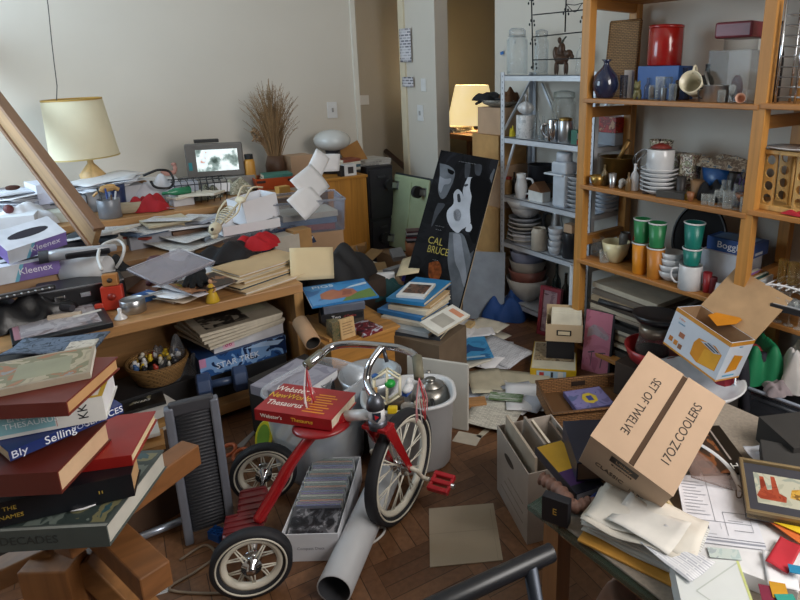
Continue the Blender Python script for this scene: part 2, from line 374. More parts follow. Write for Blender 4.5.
# ================================================================ the room
cd = bpy.data.cameras.new('camera'); cam = bpy.data.objects.new('camera', cd); COL.objects.link(cam)
cd.sensor_fit = 'HORIZONTAL'; cd.sensor_width = 36; cd.lens = FOC / 800 * 36; cd.clip_start = .02
cd.shift_x = -(CX - 400) / 800; cd.shift_y = (CY - 300) / 800
m = Mx((RT, UP, -FW)).transposed().to_4x4(); m.translation = (0, 0, EYE); cam.matrix_world = m
scene.camera = cam
scene.view_settings.view_transform = 'Standard'; scene.view_settings.look = 'None'; scene.view_settings.exposure = EXPO = 0.0
scene.view_settings.gamma = 1; scene.view_settings.use_curve_mapping = False
def parquet():
    m, nt, b = newmat('parquet'); L = nt.links.new
    co = objco(nt, (1 / .23,) * 3, (0, 0, R(8))); sp = nd(nt, 'ShaderNodeSeparateXYZ'); L(co, sp.inputs[0])
    def mth(op, a, c=None):
        n = nd(nt, 'ShaderNodeMath', operation=op)
        for i, q in enumerate((a, c)):
            if q is None: continue
            if hasattr(q, 'links'): L(q, n.inputs[i])
            else: n.inputs[i].default_value = q
        return n.outputs[0]
    fx, fy = mth('FLOOR', sp.outputs[0]), mth('FLOOR', sp.outputs[1])
    par = mth('FLOORED_MODULO', mth('ADD', fx, fy), 2.0)
    mx = nd(nt, 'ShaderNodeMix', data_type='FLOAT'); L(par, mx.inputs[0]); L(sp.outputs[0], mx.inputs[2]); L(sp.outputs[1], mx.inputs[3])
    st = mth('MULTIPLY', mx.outputs[0], 5.0); sid = mth('FLOOR', st); fr = mth('FRACT', st)
    cb = nd(nt, 'ShaderNodeCombineXYZ'); L(sid, cb.inputs[0]); L(mth('ADD', fx, mth('MULTIPLY', par, 31.0)), cb.inputs[1]); L(fy, cb.inputs[2])
    wn = nd(nt, 'ShaderNodeTexWhiteNoise'); L(cb.outputs[0], wn.inputs['Vector'])
    tone = ramp(nt, wn.outputs['Value'], [(0, lin('684730')), (.5, lin('7c573c')), (1, lin('8e6648'))])
    n1 = nd(nt, 'ShaderNodeTexNoise', Scale=60.0, Detail=5.0); L(objco(nt), n1.inputs['Vector'])
    g = nd(nt, 'ShaderNodeMix', data_type='RGBA', blend_type='MULTIPLY'); g.inputs[0].default_value = .55
    L(tone, g.inputs[6]); L(ramp(nt, n1.outputs['Fac'], [(.3, (.45, .42, .4, 1)), (.7, (1, 1, 1, 1))]), g.inputs[7])
    gap = mth('GREATER_THAN', mth('ABSOLUTE', mth('SUBTRACT', fr, .5)), .47)
    k = nd(nt, 'ShaderNodeMix', data_type='RGBA'); L(gap, k.inputs[0]); L(g.outputs[2], k.inputs[6]); k.inputs[7].default_value = lin('3c2615')
    L(k.outputs[2], b.inputs['Base Color']); b.inputs['Roughness'].default_value = .38
    return m
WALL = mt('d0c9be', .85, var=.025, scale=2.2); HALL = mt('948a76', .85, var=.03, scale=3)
def wallbox(name, lo, hi, mat): return struct(B().box(*lo, *hi).out(name, mat))
wallbox('floor', (-1.1, -2.2, -.06), (5, 5, 0), parquet())
wallbox('ceiling', (-1.1, -2.2, 2.7), (5, 5, 2.8), mt('dedbd4', .9, var=.02))
wallbox('wall_back', (-1.1, 4.1, 0), (2.14, 4.25, 2.7), WALL)
wallbox('trim_1', (2.14, 4.085, 0), (2.175, 4.4, 2.7), mt('d8d3c8', .6, var=.02))
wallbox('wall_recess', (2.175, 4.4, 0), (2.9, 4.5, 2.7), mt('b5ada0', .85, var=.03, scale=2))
wallbox('wall_pier', (2.45, 3.49, 0), (2.56, 3.92, 2.7), WALL)
wallbox('trim_2', (2.435, 3.86, 0), (2.45, 3.93, 2.7), mt('d6cbb2', .6, var=.03))
wallbox('wall_right', (2.45, -1.5, 0), (2.6, 2.86, 2.7), WALL)
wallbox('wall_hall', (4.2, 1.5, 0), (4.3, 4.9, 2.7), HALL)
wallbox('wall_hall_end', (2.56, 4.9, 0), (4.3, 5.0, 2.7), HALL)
wl = B(); wl.box(-.85, .9, 0, -.75, 4.1, .85); wl.box(-.85, .9, 2.35, -.75, 4.1, 2.7); wl.box(-.85, .9, .85, -.75, 2.5, 2.35); wl.box(-.85, 4.0, .85, -.75, 4.1, 2.35)
struct(wl.out('wall_left', WALL))
wf = B()
for y in (2.5, 3.22, 3.95): wf.box(-.83, y, .85, -.79, y + .05, 2.35)
for z in (.85, 2.3): wf.box(-.83, 2.5, z, -.79, 4.0, z + .05)
struct(wf.out('window_1', WHITE))
wallbox('light_block_stub', (1.98, .0, 0), (2.45, .12, 2.7), WALL)  # unseen wall stub, added to keep rear window light off the shelving wall
wl = B(); wl.box(.3, -.85, 0, 2.6, -.75, 1.2); wl.box(.3, -.85, 2.6, 2.6, -.75, 2.7); wl.box(.3, -.85, 1.2, .75, -.75, 2.6); wl.box(2.35, -.85, 1.2, 2.6, -.75, 2.6)
struct(wl.out('wall_front', WALL))
wf = B()
for x in (.75, 1.52, 2.3): wf.box(x, -.83, 1.2, x + .05, -.79, 2.6)
for z in (1.2, 2.55): wf.box(.75, -.83, z, 2.35, -.79, z + .05)
struct(wf.out('window_2', WHITE))
# daylight through the window at the left, and from the open side of the room behind the viewer
def area(name, loc, rot, sx, sy, w, col):
    l = bpy.data.lights.new(name, 'AREA'); l.shape = 'RECTANGLE'; l.size, l.size_y, l.energy, l.color = sx, sy, w, col
    o = bpy.data.objects.new(name, l); COL.objects.link(o); o.location = loc; o.rotation_euler = rot
    return o
area('window_daylight', (-.90, 3.25, 1.6), (0, R(-90), 0), 1.5, 1.45, 50, (.64, .84, 1.0))
area('rear_window_daylight', (1.55, -.88, 1.95), (R(62), 0, R(12)), 1.6, 1.35, 70, (1.0, .96, .92))
w = bpy.data.worlds.new('world'); scene.world = w; w.use_nodes = True
bg = w.node_tree.nodes['Background']; bg.inputs['Color'].default_value = (.82, .9, 1, 1); bg.inputs['Strength'].default_value = .06
# ---------------------------------------------------------------- wall fittings
def plate(px, py, Y=None, X=None, lab='', cat='light switch', name='light_switch', sw=.075, sh=.115, dot=True):
    p = P(px, py, X=X, Y=Y); M = pose(p) if Y else pose(p, -90)
    t = thing(name, lab, cat, M @ Mx.Rotation(R(90), 4, 'X'))
    B().cb(sw, sh, .008).out('plate', mt('dcdcdc', .4, var=.02), t, .002)
    if dot: B().cb(.012, .03, .008, .008).out('toggle', mt('9c9c9c', .4), t)
plate(332, 110, Y=4.1, lab='white wall outlet beside the dried grass', cat='outlet', name='wall_outlet')
plate(363, 100, Y=4.4, lab='wide white switch plate on the shaded recess wall', sw=.1, sh=.075, dot=False)
plate(424, 85, X=2.45, lab='upper small switch plate on the lit pier', sw=.06, sh=.09, dot=False)
plate(421, 113, X=2.45, lab='lower switch plate with toggle on the lit pier')
for a, b_, lab in (((399, 29), (411, 62), 'tall printed notice taped to the edge of the pier'), ((402, 77), (413, 87), 'torn paper scrap taped below the notice on the pier')):
    p = P(*a, X=2.43); q = P(*b_, X=2.43)
    M = Mx.Translation((p + q) / 2) @ Mx.Rotation(R(-90), 4, 'Z') @ Mx.Rotation(R(90), 4, 'X')
    wd, ht = abs(p.y - q.y), abs(p.z - q.z)
    solo(B().grid(lambda u, v: ((u - .5) * wd, (v - .5) * ht, .004 * math.sin(5 * u)), 6, 6, th=.0006), 'taped_notice', lines('d6d4da', '70707c', .02, .05), lab, 'notice', M)
p = P(502, 53, X=2.44)
solo(B().cb(.03, .018, .001), 'tape_strip', mt('2f6fb5', .6), 'blue tape strip on the white wall by the glass jar', 'tape', Mx.Translation(p) @ Mx.Rotation(R(-90), 4, 'Z') @ Mx.Rotation(R(90), 4, 'X') @ Mx.Rotation(R(12), 4, 'Z'))
pts = [P(x, y, Y=3.7) for x, y in ((46, -40), (48, 5), (52, 45), (54, 62), (57, 86), (56, 120), (58, 158))]
pts[0].z = 2.7; solo(B().tube(pts, .0022, 6), 'hanging_wire', mt('4a4641', .6), 'thin dark cord hanging down past the cream lamp', 'cord')
# ---------------------------------------------------------------- orange shelving
SX, SD = 2.05, .37
ow, owx, owz = wood(ORANGE_WOOD, 1), wood('a87234', 0), wood('b8823f', 2)
t = thing('wooden_shelving_unit', 'tall orange pine shelving with open sides along the right wall', 'shelving', pose((SX, 1.37, 0)))
def opost(y0, x0=0, h=2.1): B().box(x0, y0 - 1.37, 0, x0 + .044, y0 - 1.37 + .044, h).out('post', owz, t, .002)
for y in (1.768, .966, .22): opost(y); opost(y, SD - .044)
for z in (.03, .60, 1.2, 1.66):
    for y in (1.768, .966): B().box(.044, y - 1.37 + .008, z, SD - .044, y - 1.37 + .036, z + .045).out('rung', owx, t)
SH = (1.285, .898, .54, .10)
for z in SH + (1.72,): B().box(-.004, .99 - 1.37, z - .02, SD, 1.785 - 1.37, z).out('shelf', ow, t, .003)
SH2 = (1.29, .915, .52)
for z in SH2: B().box(-.004, .235 - 1.37, z - .02, SD, .985 - 1.37, z).out('shelf', ow, t, .003)
# ---------------------------------------------------------------- white metal shelving
WX, WD = 2.195, .245; WZ = (1.385, 1.051, .716, .449, .095)
wm = mt('c9ced6', .35, .25, .04)
t = thing('metal_shelving_unit', 'white metal shelving with bolted angle posts in the corner', 'shelving', pose((WX, 2.1, 0)))
for y, sy in ((2.515, -1), (1.838, 1)):
    for x, sx in ((0, 1), (WD, -1)):
        b = B(); y0 = y - 2.1
        b.box(min(x, x + sx * .03), min(y0, y0 + sy * .003), 0, max(x, x + sx * .03), max(y0, y0 + sy * .003), 1.4)
        b.box(min(x, x + sx * .003), min(y0, y0 + sy * .03), 0, max(x, x + sx * .003), max(y0, y0 + sy * .03), 1.4)
        po = b.out('post', wm, t)
        k = B()
        for i in range(44): k.box(x - sx * .0006, y0 + sy * .014, .04 + i * .031, x + sx * .0002, y0 + sy * .018, .05 + i * .031)
        k.out('bolt_holes', mt('6c727c', .6), po)
for z in WZ:
    b = B(); b.box(.003, 1.841 - 2.1, z - .004, WD - .003, 2.512 - 2.1, z)
    b.box(.003, 1.841 - 2.1, z - .03, .006, 2.512 - 2.1, z); b.box(WD - .006, 1.841 - 2.1, z - .03, WD - .003, 2.512 - 2.1, z)
    b.box(.003, 1.841 - 2.1, z - .03, WD - .003, 1.844 - 2.1, z); b.box(.003, 2.509 - 2.1, z - .03, WD - .003, 2.512 - 2.1, z)
    b.out('shelf', wm, t)
for a, c in (((.01, 2.505, .78), (.01, 2.41, 1.02)), ((.02, 2.505, 1.09), (WD - .02, 2.505, 1.36)), ((WD - .02, 1.87, 1.36), (WD - .02, 2.08, 1.07)), ((WD - .02, 2.25, 1.07), (WD - .02, 2.42, 1.34))):
    a, c = V(a) - V((0, 2.1, 0)), V(c) - V((0, 2.1, 0)); B().tube([a, c], .008, 4).out('brace', wm, t)
# ---------------------------------------------------------------- low cabinet, bench behind it, rear desk
CT, RT_Z = .52, .72
oak, oakz, oaky = wood(OAK, 0), wood('ad8452', 2), wood('9c6f42', 1)
t = thing('low_cabinet', 'low oak cabinet with an open front full of games and papers', 'cabinet', pose((.24, 2.36, 0)))
B().box(-.72, 0, CT - .042, .692, .44, CT).out('top', oak, t, .004)
for x in (-.72, .65): B().box(x, .002, 0, x + .04, .44, CT - .042).out('side_panel', oakz, t, .002)
B().box(-.68, .0, .035, .65, .43, .075).out('bottom_board', oak, t, .002)
B().box(-.68, .425, .075, .65, .44, CT - .042).out('back_panel', oak, t)
t = thing('low_bench', 'plain wooden bench buried in clutter behind the low cabinet', 'bench', pose((.24, 2.82, 0)))
B().box(-.72, 0, CT - .03, .70, .40, CT).out('top', oak, t)
for x in (-.70, .64): B().box(x, .02, 0, x + .05, .38, CT - .03).out('leg', oakz, t)
t = thing('rear_desk', 'long wooden desk heaped with clutter against the back wall', 'desk', pose((.4, 3.25, 0)))
B().box(-1.1, 0, RT_Z - .035, .95, .8, RT_Z).out('top', oak, t, .003)
for x in (-1.08, .88): 
    for y in (.02, .72): B().box(x, y, 0, x + .05, y + .05, RT_Z - .035).out('leg', oakz, t)
# ================================================================ tricycle
RED, REDP = mt('a3161d', .22, .1, .05, coat=.6), mt('b8202a', .4)
RUB, RIM, CHR = mt('202126', .7), mt('d8d3c4', .4, var=.04), CHROME
def wheel(t, c, head, Rw, tire, spokes, tilt=0):
    """wheel with its plane along heading; local z is the axle"""
    M = t.matrix_world.inverted() @ Mx.Translation(c) @ Mx.Rotation(R(head), 4, 'Z') @ Mx.Rotation(R(90 + tilt), 4, 'X')
    b = B(); n = 48
    prof = [(-tire * .9, -.5), (-tire * .35, -1), (0, -.72), (0, .72), (-tire * .35, 1), (-tire * .9, .5)]
    w = tire * .62
    b.lathe([(Rw + x, y * w) for x, y in prof + prof[:1]], n, M)
    o = b.out('tire', RUB, t)
    B().torus(Rw - tire * .52, .0026, n, 6, M @ T3(0, 0, w * .93)).torus(Rw - tire * .52, .0026, n, 6, M @ T3(0, 0, -w * .93)).out('white_stripe', RIM, o)
    r0 = Rw - tire * .85
    B().lathe([(r0, -w * .55), (r0 - .006, -w * .6), (r0 - .016, -w * .2), (r0 - .016, w * .2), (r0 - .006, w * .6), (r0, w * .55), (r0, -w * .55)], n, M).out('rim', RIM, t)
    s = B()
    for i in range(spokes):
        a = 2 * math.pi * i / spokes
        for sg in (-1, 1):
            a2 = a + sg * .28 * (1 if i % 2 else -1)
            s.tube([(.018 * math.cos(a), .018 * math.sin(a), sg * .016), ((r0 - .012) * math.cos(a2), (r0 - .012) * math.sin(a2), 0)], .0022, 5, M=M)
    s.out('spokes', RIM, t)
    return M, B().lathe([(.001, -.035), (.012, -.034), (.012, -.02), (.026, -.018), (.026, -.012), (.016, -.008), (.016, .008), (.026, .012), (.026, .018), (.012, .02), (.012, .034), (.001, .035)], 18, M).out('hub', CHR, t)
nearc = P(256, 594, 0); farc = V((.515, 1.785, 0)); axm = (nearc + farc) / 2
hd = -22
t = thing('tricycle', 'red and white chrome tricycle with a thesaurus on its seat', 'tricycle', pose(axm, hd))
MI = t.matrix_world.inverted()
RR, FR = .105, .180
for c in (nearc, farc): wheel(t, c + V((0, 0, RR)), hd, RR, .03, 10)
fc = P(403, 513, 0); fh = 27
MF, hub = wheel(t, fc + V((0, 0, FR)), fh, FR, .033, 14)
W2 = lambda p: MI @ V(p)
B().tube([W2(nearc + V((0, 0, RR))), W2(farc + V((0, 0, RR)))], .008, 8).out('rear_axle', CHR, t)
fdir = V((math.cos(R(fh)), math.sin(R(fh)), 0)); fax = V((fdir.y, -fdir.x, 0))     # fax points to the near side
top = fc + V((0, 0, .392)) - fdir * .110
b = B()
for sg in (-1, 1):
    a0 = top + fax * sg * .034; a1 = fc + V((0, 0, FR)) + fax * sg * .034
    d = (a1 - a0).normalized(); X = axes(a0, d, fdir)
    b.prism([(0, -.02), (d.dot(a1 - a0) + .012, -.010), (d.dot(a1 - a0) + .012, .010), (0, .02)], -.005, .005, 0, MI @ X)
b.prism([(-.024, -.042), (.024, -.042), (.024, .042), (-.024, .042)], -.004, .008, 0, MI @ axes(top, fdir, fax))
b.out('fork', RED, t, .002)
hb, ht = top + V((0, 0, .008)), top + V((-.008, -.006, .075))
B().tube([W2(hb), W2(ht)], .024, 16).out('head_tube', mt('dcdde0', .25, coat=.5), t)
B().tube([W2(hb - V((0, 0, .012))), W2(hb + V((0, 0, .014)))], .028, 16).out('head_collar', DKSTEEL, t)
B().tube([W2(ht - V((0, 0, .01))), W2(ht + V((0, 0, .012))), W2(ht + V((0, 0, .03)))], [.027, .024, .014], 16).out('head_cap', DKSTEEL, t)
bd = B(); vd = (V((0, 0, EYE)) - ht); vd.z = 0; vd.normalize()
Xb = MI @ axes(hb.lerp(ht, .55) + vd * .0245, V((0, 0, 1)).cross(vd), (0, 0, 1))
bd.prism([(-.012, .014), (.012, .014), (.012, -.004), (0, -.018), (-.012, -.004)], 0, .0015, 0, Xb); bd.prism([(-.006, .008), (.007, .0), (-.004, -.008)], .0015, .0022, 1, Xb)
bd.out('head_badge', [mt('22303f', .4), REDP], t)
# handlebar
zb = .575
def bz(x, y, z=zb): return W2(P(x, y, z))
def smooth(pts, k=5):
    o = []; n = len(pts)
    for i in range(n - 1):
        p0, p1, p2, p3 = pts[max(0, i - 1)], pts[i], pts[i + 1], pts[min(n - 1, i + 2)]
        for j in range(k):
            u = j / k; o.append(.5 * ((2 * p1) + (p2 - p0) * u + (2 * p0 - 5 * p1 + 4 * p2 - p3) * u * u + (3 * p1 - p0 - 3 * p2 + p3) * u ** 3))
    return o + [pts[-1]]
bar = smooth([bz(306, 366, .56), bz(318, 357), bz(331, 347, .58), bz(352, 344, .585), bz(383, 346, .585), bz(402, 349, .58), bz(414, 355, .57), bz(418, 366, .55)])
B().tube(bar, .0115, 12).out('handlebar', CHR, t)
B().tube(smooth([W2(ht + V((0, 0, .02))), bz(367, 382, .505), bz(370, 364, .55), bz(382, 347, .585)]), .011, 10).out('stem', CHR, t)
B().tube([bz(383, 347, .58), bz(387, 362, .54)], .006, 8).out('stem_clamp', DKSTEEL, t)
gr = mt('6e6a58', .7, bump=.002, scale=60)
for pp, nm in (([bz(306, 366, .56), bz(322, 353, .577)], 0), ([bz(417, 357, .567), bz(419, 378, .53)], 1)):
    g = B().tube(pp, .0155, 12).out('grip', gr, t)
    e = pp[0] if nm == 0 else pp[1]
    sb = B()
    for i in range(9):
        q = random.Random(i + nm * 20); d = V((q.uniform(-.02, .02), q.uniform(-.02, .02), -.10 - .06 * q.random()))
        sb.tube(smooth([e, e + d * .5 + V((q.uniform(-.008, .008), q.uniform(-.008, .008), 0)), e + d]), .0016, 5, mi=i % 3)
    sb.out('streamers', [mt('c2363f', .4), mt('e4dfe0', .4), mt('d58a90', .4)], g)
# frame: white sleeve, red tube to seat, down to the rear deck
s1 = hb.lerp(ht, .5); s2 = P(347, 416, .40); s3 = P(334, 424, .385)
B().tube([W2(s1), W2(s2)], .0165, 14).out('frame_sleeve', mt('e4e4e6', .3, coat=.4), t)
B().tube(smooth([W2(s2), W2(s3), W2(P(316, 432, .37)), W2(P(292, 462, .29)), W2(P(272, 497, .19)), W2(P(258, 520, .13))]), [.015] * 6 + [.016] * 10 + [.018] * 10, 14).out('frame_tube', RED, t)
seat = P(322, 424, .385)
B().lathe([(.001, -.012), (.075, -.012), (.09, -.003), (.082, .004), (.001, .006)], 24, MI @ pose(seat, hd) @ Mx.Diagonal((.95, .8, 1, 1))).out('seat', mt('8d151a', .35, coat=.4), t)
stp = mt('6e2427', .4, coat=.2)
for pc, ww, dd, hh, zz in ((P(243, 522, .12), .11, .10, .045, .075), (P(252, 498, .13), .085, .13, .05, .075)):
    b = B().cb(ww, dd, hh, 0, 0, MI @ pose((pc.x, pc.y, zz), hd)); o = b.out('rear_step', stp, t, .012)
    k = B()
    for i in range(4): k.cb(ww * .9, .006, .004, hh, 0, MI @ pose((pc.x, pc.y, zz), hd), 0, -dd * .35 + i * dd * .23)
    k.out('step_ribs', stp, o)
# pedals and cranks
cc = fc + V((0, 0, FR))
for sg in (1, -1):
    p0 = cc + fax * sg * .05; p1 = p0 + (fdir * .055 + V((0, 0, -.07))) * sg; p2 = p1 + fax * sg * .02
    B().tube(smooth([W2(cc), W2(p0), W2(p0.lerp(p1, .5)), W2(p1), W2(p2)]), .007, 8).out('crank', RIM, t)
    if sg == -1: continue
    Mp = MI @ axes(p2 + fax * .045, fax, fdir + V((0, 0, .35)))
    b = B()
    for y in (-.026, 0, .026): b.cb(.075, .016, .02, -.01, 0, Mp, 0, y)
    for x in (-.032, .032): b.cb(.012, .066, .014, -.007, 0, Mp, x)
    o = b.out('pedal', mt('b3202b', .35), t, .004); B().tube([Mp @ V((-.04, 0, 0)), Mp @ V((.047, 0, 0))], .008, 10).out('pedal_pin', STEEL, o)
# translucent fender flap before the wheel
# the books on and beside it
prn_r = mt('9c1820', .35, coat=.3)
th = book('thick red hardback thesaurus lying on the tricycle seat', (254, 409), (331, 420), (343, 391), .395, .036, prn_r, title=(
    ("Webster's", .040, .24, .80, 'f0e9e0', 'c', .8), ("NewWorld", .038, .27, .56, 'e8b93a', 'c', .8), ("Thesaurus", .036, .29, .30, 'f0e9e0', 'c', .8),
    ("Webster's", .017, .22, .5, 'f0e9e0', 's', 1), ("Thesaurus", .017, .62, .5, 'e8b93a', 's', 1)),
    art=[('d8902f', SQ(.57 + .02 * (i % 3), .14 + .085 * i, .86 - .05 * (i % 2), .175 + .085 * i)) for i in range(8)])
# ================================================================ floor things round the tricycle
slab('large beige paper folder lying flat on the parquet', 'file_folder', 'folder', (430, 567), (503, 560), (494, 503), 0, .003, mt('a89a85', .8, var=.04, scale=6), art=[('978a76', SQ(.0, .52, 1, .53)), ('978a76', SQ(.93, 0, .94, .9))])
# white shoe box with disc cases
M0, w, d = rect((281, 560), (349, 560), (366, 478), 0.0)
d = .36; w = .165; cbm = Mx.Translation(P(322, 527, 0)) @ Mx.Rotation(R(yaw2((281, 562), (351, 560), 0)), 4, 'Z')
cbm = pose(P(281, 562, 0) + (cbm.to_3x3() @ V((w / 2 + .008, d / 2, 0))), math.degrees(cbm.to_euler().z))
t = thing('disc_storage_box', 'open white cardboard box full of disc cases under the tricycle', 'box', cbm)
crate(w, d, .095, .003).out('box_body', mt('dcdee4', .6, var=.03), t)
text(t, 'Compact Discs', .013, T3(.0, -d / 2 - .0004, .045) @ FRONT, mt('9a9aa4'), 'lettering')
for i in range(22):
    c = [('2a3f8f', '1e2a5a'), ('6b3a86', '3b2050'), ('b9b9a9', '6e6c60'), ('4d6a58', '22332b'), ('b86a3a', '5a2f1a'), ('30303a', '131318')][(i * 5) % 6 if i > 1 else i]
    M = cbm @ Mx.Translation((rnd.uniform(-.006, .006), -.05 + i * .0105, .008)) @ Mx.Rotation(R(102), 4, 'X')
    th = thing('disc_case', 'thin disc case filed upright in the white box by the tricycle', 'disc case', M, 'disc cases filed in the white box')
    B().box(-.071, -.0, 0, .071, .108, .0085).out('case', glass('d4dadd', .55), th); B().box(-.066, .003, .0015, .066, .105, .007).out('inlay', mt(c[0], .4), th)
th = thing('disc_case', 'dark disc case with a grey portrait lying on top in the white box', 'disc case', cbm @ pose((0, -.098, .084), 2, 12))
B().cb(.15, .14, .01).out('case', glass('aab0b6', .4), th)
B().cb(.144, .133, .008, .0022).out('inlay', prn('1c1c20', '2b2b30', '55565c', '8f9096', sc=26), th)
# mailing tube
def mailtube(lab, a, b_, r, mat, inside, z=None, name='mailing_tube', n=24):
    a, b_ = V(a), V(b_); L = (b_ - a).length; M = axes(a, (b_ - a).orthogonal(), (b_ - a).cross((b_ - a).orthogonal()))
    if (M.to_3x3() @ V((0, 0, 1))).dot(b_ - a) < 0: M = M @ Mx.Rotation(math.pi, 4, 'X')
    t = thing(name, lab, 'tube', M)
    B().lathe([(r - .004, .0), (r, .0), (r, L), (r - .004, L), (r - .004, .0)], n).out('tube_wall', mat, t)
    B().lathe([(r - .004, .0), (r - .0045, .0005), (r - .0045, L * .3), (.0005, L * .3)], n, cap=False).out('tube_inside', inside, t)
    return t
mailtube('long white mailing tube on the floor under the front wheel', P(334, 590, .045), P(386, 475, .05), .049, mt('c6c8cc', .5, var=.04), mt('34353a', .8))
solo(B().tube(smooth([P(x, y, .006) for x, y in ((360, 545), (372, 543), (383, 534), (384, 527), (374, 530))]), .004, 8), 'white_strap', mt('d8d6d2', .5), 'white looped strap beside the mailing tube', 'strap')
# translucent white tub leaning behind the tricycle
a = P(318, 480, .05)
t = thing('plastic_tub', 'translucent white plastic tub with oval handles behind the tricycle seat', 'tub', pose((a.x + .085, a.y + .155, 0.0), 20, 0, 0))
b = B(); n = 40
def tub(k, z, dr=0): return [((.165 * k + dr) * math.copysign(abs(math.cos(a)) ** .5, math.cos(a)), (.135 * k + dr) * math.copysign(abs(math.sin(a)) ** .5, math.sin(a)), z) for a in (2 * math.pi * i / n for i in range(n))]
def rings(b, L, mi=0):
    vs = [p for r_ in L for p in r_]; q = len(L[0])
    return b.add(vs, [(j * q + i, j * q + (i + 1) % q, (j + 1) * q + (i + 1) % q, (j + 1) * q + i) for j in range(len(L) - 1) for i in range(q)] + [tuple(range(q))[::-1]], mi, True)
rings(b, [tub(.84, .0), tub(.87, .02), tub(.97, .30), tub(1.0, .33), tub(1.02, .33), tub(1.03, .322)]); b.out('tub_wall', glass('e2e8f0', .62, .35), t)
rings(B(), [tub(.8, .004), tub(.86, .16)]).out('contents', prn('9aa4b4', 'b6bfca', 'd2d2cc', 'a89a8c', sc=8), t)
for x in (-.03,):
    B().lathe([(.001, 0), (.034, 0), (.034, .003), (.001, .003)], 24, T3(-.02, -.132, .285) @ FRONT @ Mx.Diagonal((1, .5, 1, 1))).out('handle_hole', mt('1d3a78', .5), t)
# yellow toy, orange scissors, blue brick
p = P(264, 432, .19)
t = thing('toy_racket', 'yellow and green plastic toy disc behind the rear wheel', 'toy', axes(P(264, 437, .16), RT, UP + FW * .3))
B().prism([(.04 * math.cos(a) * .75, .055 * math.sin(a)) for a in (i * math.pi / 10 for i in range(20))], -.006, .006).out('plate', mt('c9c21e', .4), t, .003)
B().prism([(.03 * math.cos(a) * .7, .043 * math.sin(a)) for a in (i * math.pi / 10 for i in range(20))], .006, .008).out('inner_disc', mt('6d9a2e', .4), t)
p = P(234, 450, .06)
t = thing('scissors', 'orange handled scissors lying beside the far rear wheel', 'scissors', pose((p.x, p.y, .05), 40, 14))
for dy in (-.022, .022): B().torus(.026, .007, 20, 8, T3(0, dy * 1.2, 0) @ Mx.Diagonal((1.3, .85, 1, 1))).out('finger_loop', mt('c26a45', .45), t)
B().prism([(.03, -.012), (.17, -.004), (.17, .002), (.03, .012)], -.002, .002).out('blade', STEEL, t)
p = P(218, 538, 0)
t = thing('toy_brick', 'small blue studded toy brick on the floor by the near rear wheel', 'toy brick', pose(p, 25, 0, 0))
B().cb(.032, .048, .028).out('brick', mt('1f57a8', .35), t, .001)
b = B()
for i in (-1, 1):
    for j in (-1, 0, 1): b.cyl(.005, .028, .033, 10, T3(i * .008, j * .015, 0))
b.out('studs', mt('1f57a8', .35), t)
solo(B().tube(smooth([P(x, y, .004) for x, y in ((180, 560), (205, 545), (215, 556), (195, 572), (170, 590), (235, 592), (244, 575), (262, 592))]), .004, 6), 'floor_cable', mt('8a7a68', .6), 'tan cable winding over the floor by the near rear wheel', 'cable')
# grey ribbed panel with side rails
a, c = P(190, 544, 0), P(232, 530, 0); ta, tc = P(161, 410, .46), P(208, 400, .46)
w = (c - a).length; up = ((ta + tc) / 2 - (a + c) / 2); L = up.length
M = axes((a + c) / 2, c - a, up)
t = thing('ribbed_step_board', 'dark grey ribbed board with pale side rails leaning on the cabinet', 'step board', M)
gm = mt('36373c', .6)
B().box(-w / 2 + .012, .03, -.022, w / 2 - .012, L - .02, -.006).out('board', gm, t, .004)
b = B()
for i in range(34): b.tube([(-w / 2 + .014, .045 + i * (L - .08) / 33, -.004), (w / 2 - .014, .045 + i * (L - .08) / 33, -.004)], .004, 6)
b.out('ribs', gm, t)
for x in (-w / 2, w / 2): B().box(x - .012, 0, -.026, x + .012, L, .008).out('side_rail', mt('777c88', .4, .3), t, .005)
B().box(-w / 2, L - .03, -.02, w / 2, L + .012, .004).out('top_bar', mt('3a3b41', .5), t, .006)
# banker boxes of files, standing on the floor
a, b_ = P(527, 545, 0), P(497, 489, 0)
yw = math.degrees(math.atan2((b_ - a).y, (b_ - a).x)); L = (b_ - a).length
M = pose((a + b_) / 2, yw) @ T3(0, -.0, 0)
t = thing('banker_box', 'open pale archive box of hanging files standing by the glass table', 'box', M @ T3(0, -.10, 0) @ Mx.Translation((0, 0, 0)))
cm = mt('a2978d', .8, var=.06)
crate(L, .20, .25, .004).out('box_body', cm, t)
B().prism([(.04 * math.cos(q * math.pi / 10), .013 * math.sin(q * math.pi / 10)) for q in range(20)], 0, .001, 0, T3(.02, .1005, .19) @ Mx.Rotation(R(-90), 4, 'X')).out('hand_hole', mt('3c322a', .9), t)
bl = B()
for i in range(3): bl.box(-.1, .1005, .05 + i * .035, .09 - .03 * i, .1012, .053 + i * .035)
bl.out('ruled_lines', mt('7e736a', .8), t)
for i, (cc, lab) in enumerate((('a89b8a', 'tan file folder standing at the near side of the archive box'), ('8a8178', 'grey file folder in the middle of the archive box'), ('cfc5b4', 'cream file folder against the far side of the archive box'), ('54483e', 'dark brown file folder in the archive box'))):
    solo(B().box(-L / 2 + .012, -.004, .004, L / 2 - .012 - .01 * i, .004, .285 - .012 * i), 'file_folder', mt(cc, .8), lab, 'folder', M @ pose((0, -.03 - i * .042, .006), 0, 4 * (i % 2)), 'folders in the archive box')
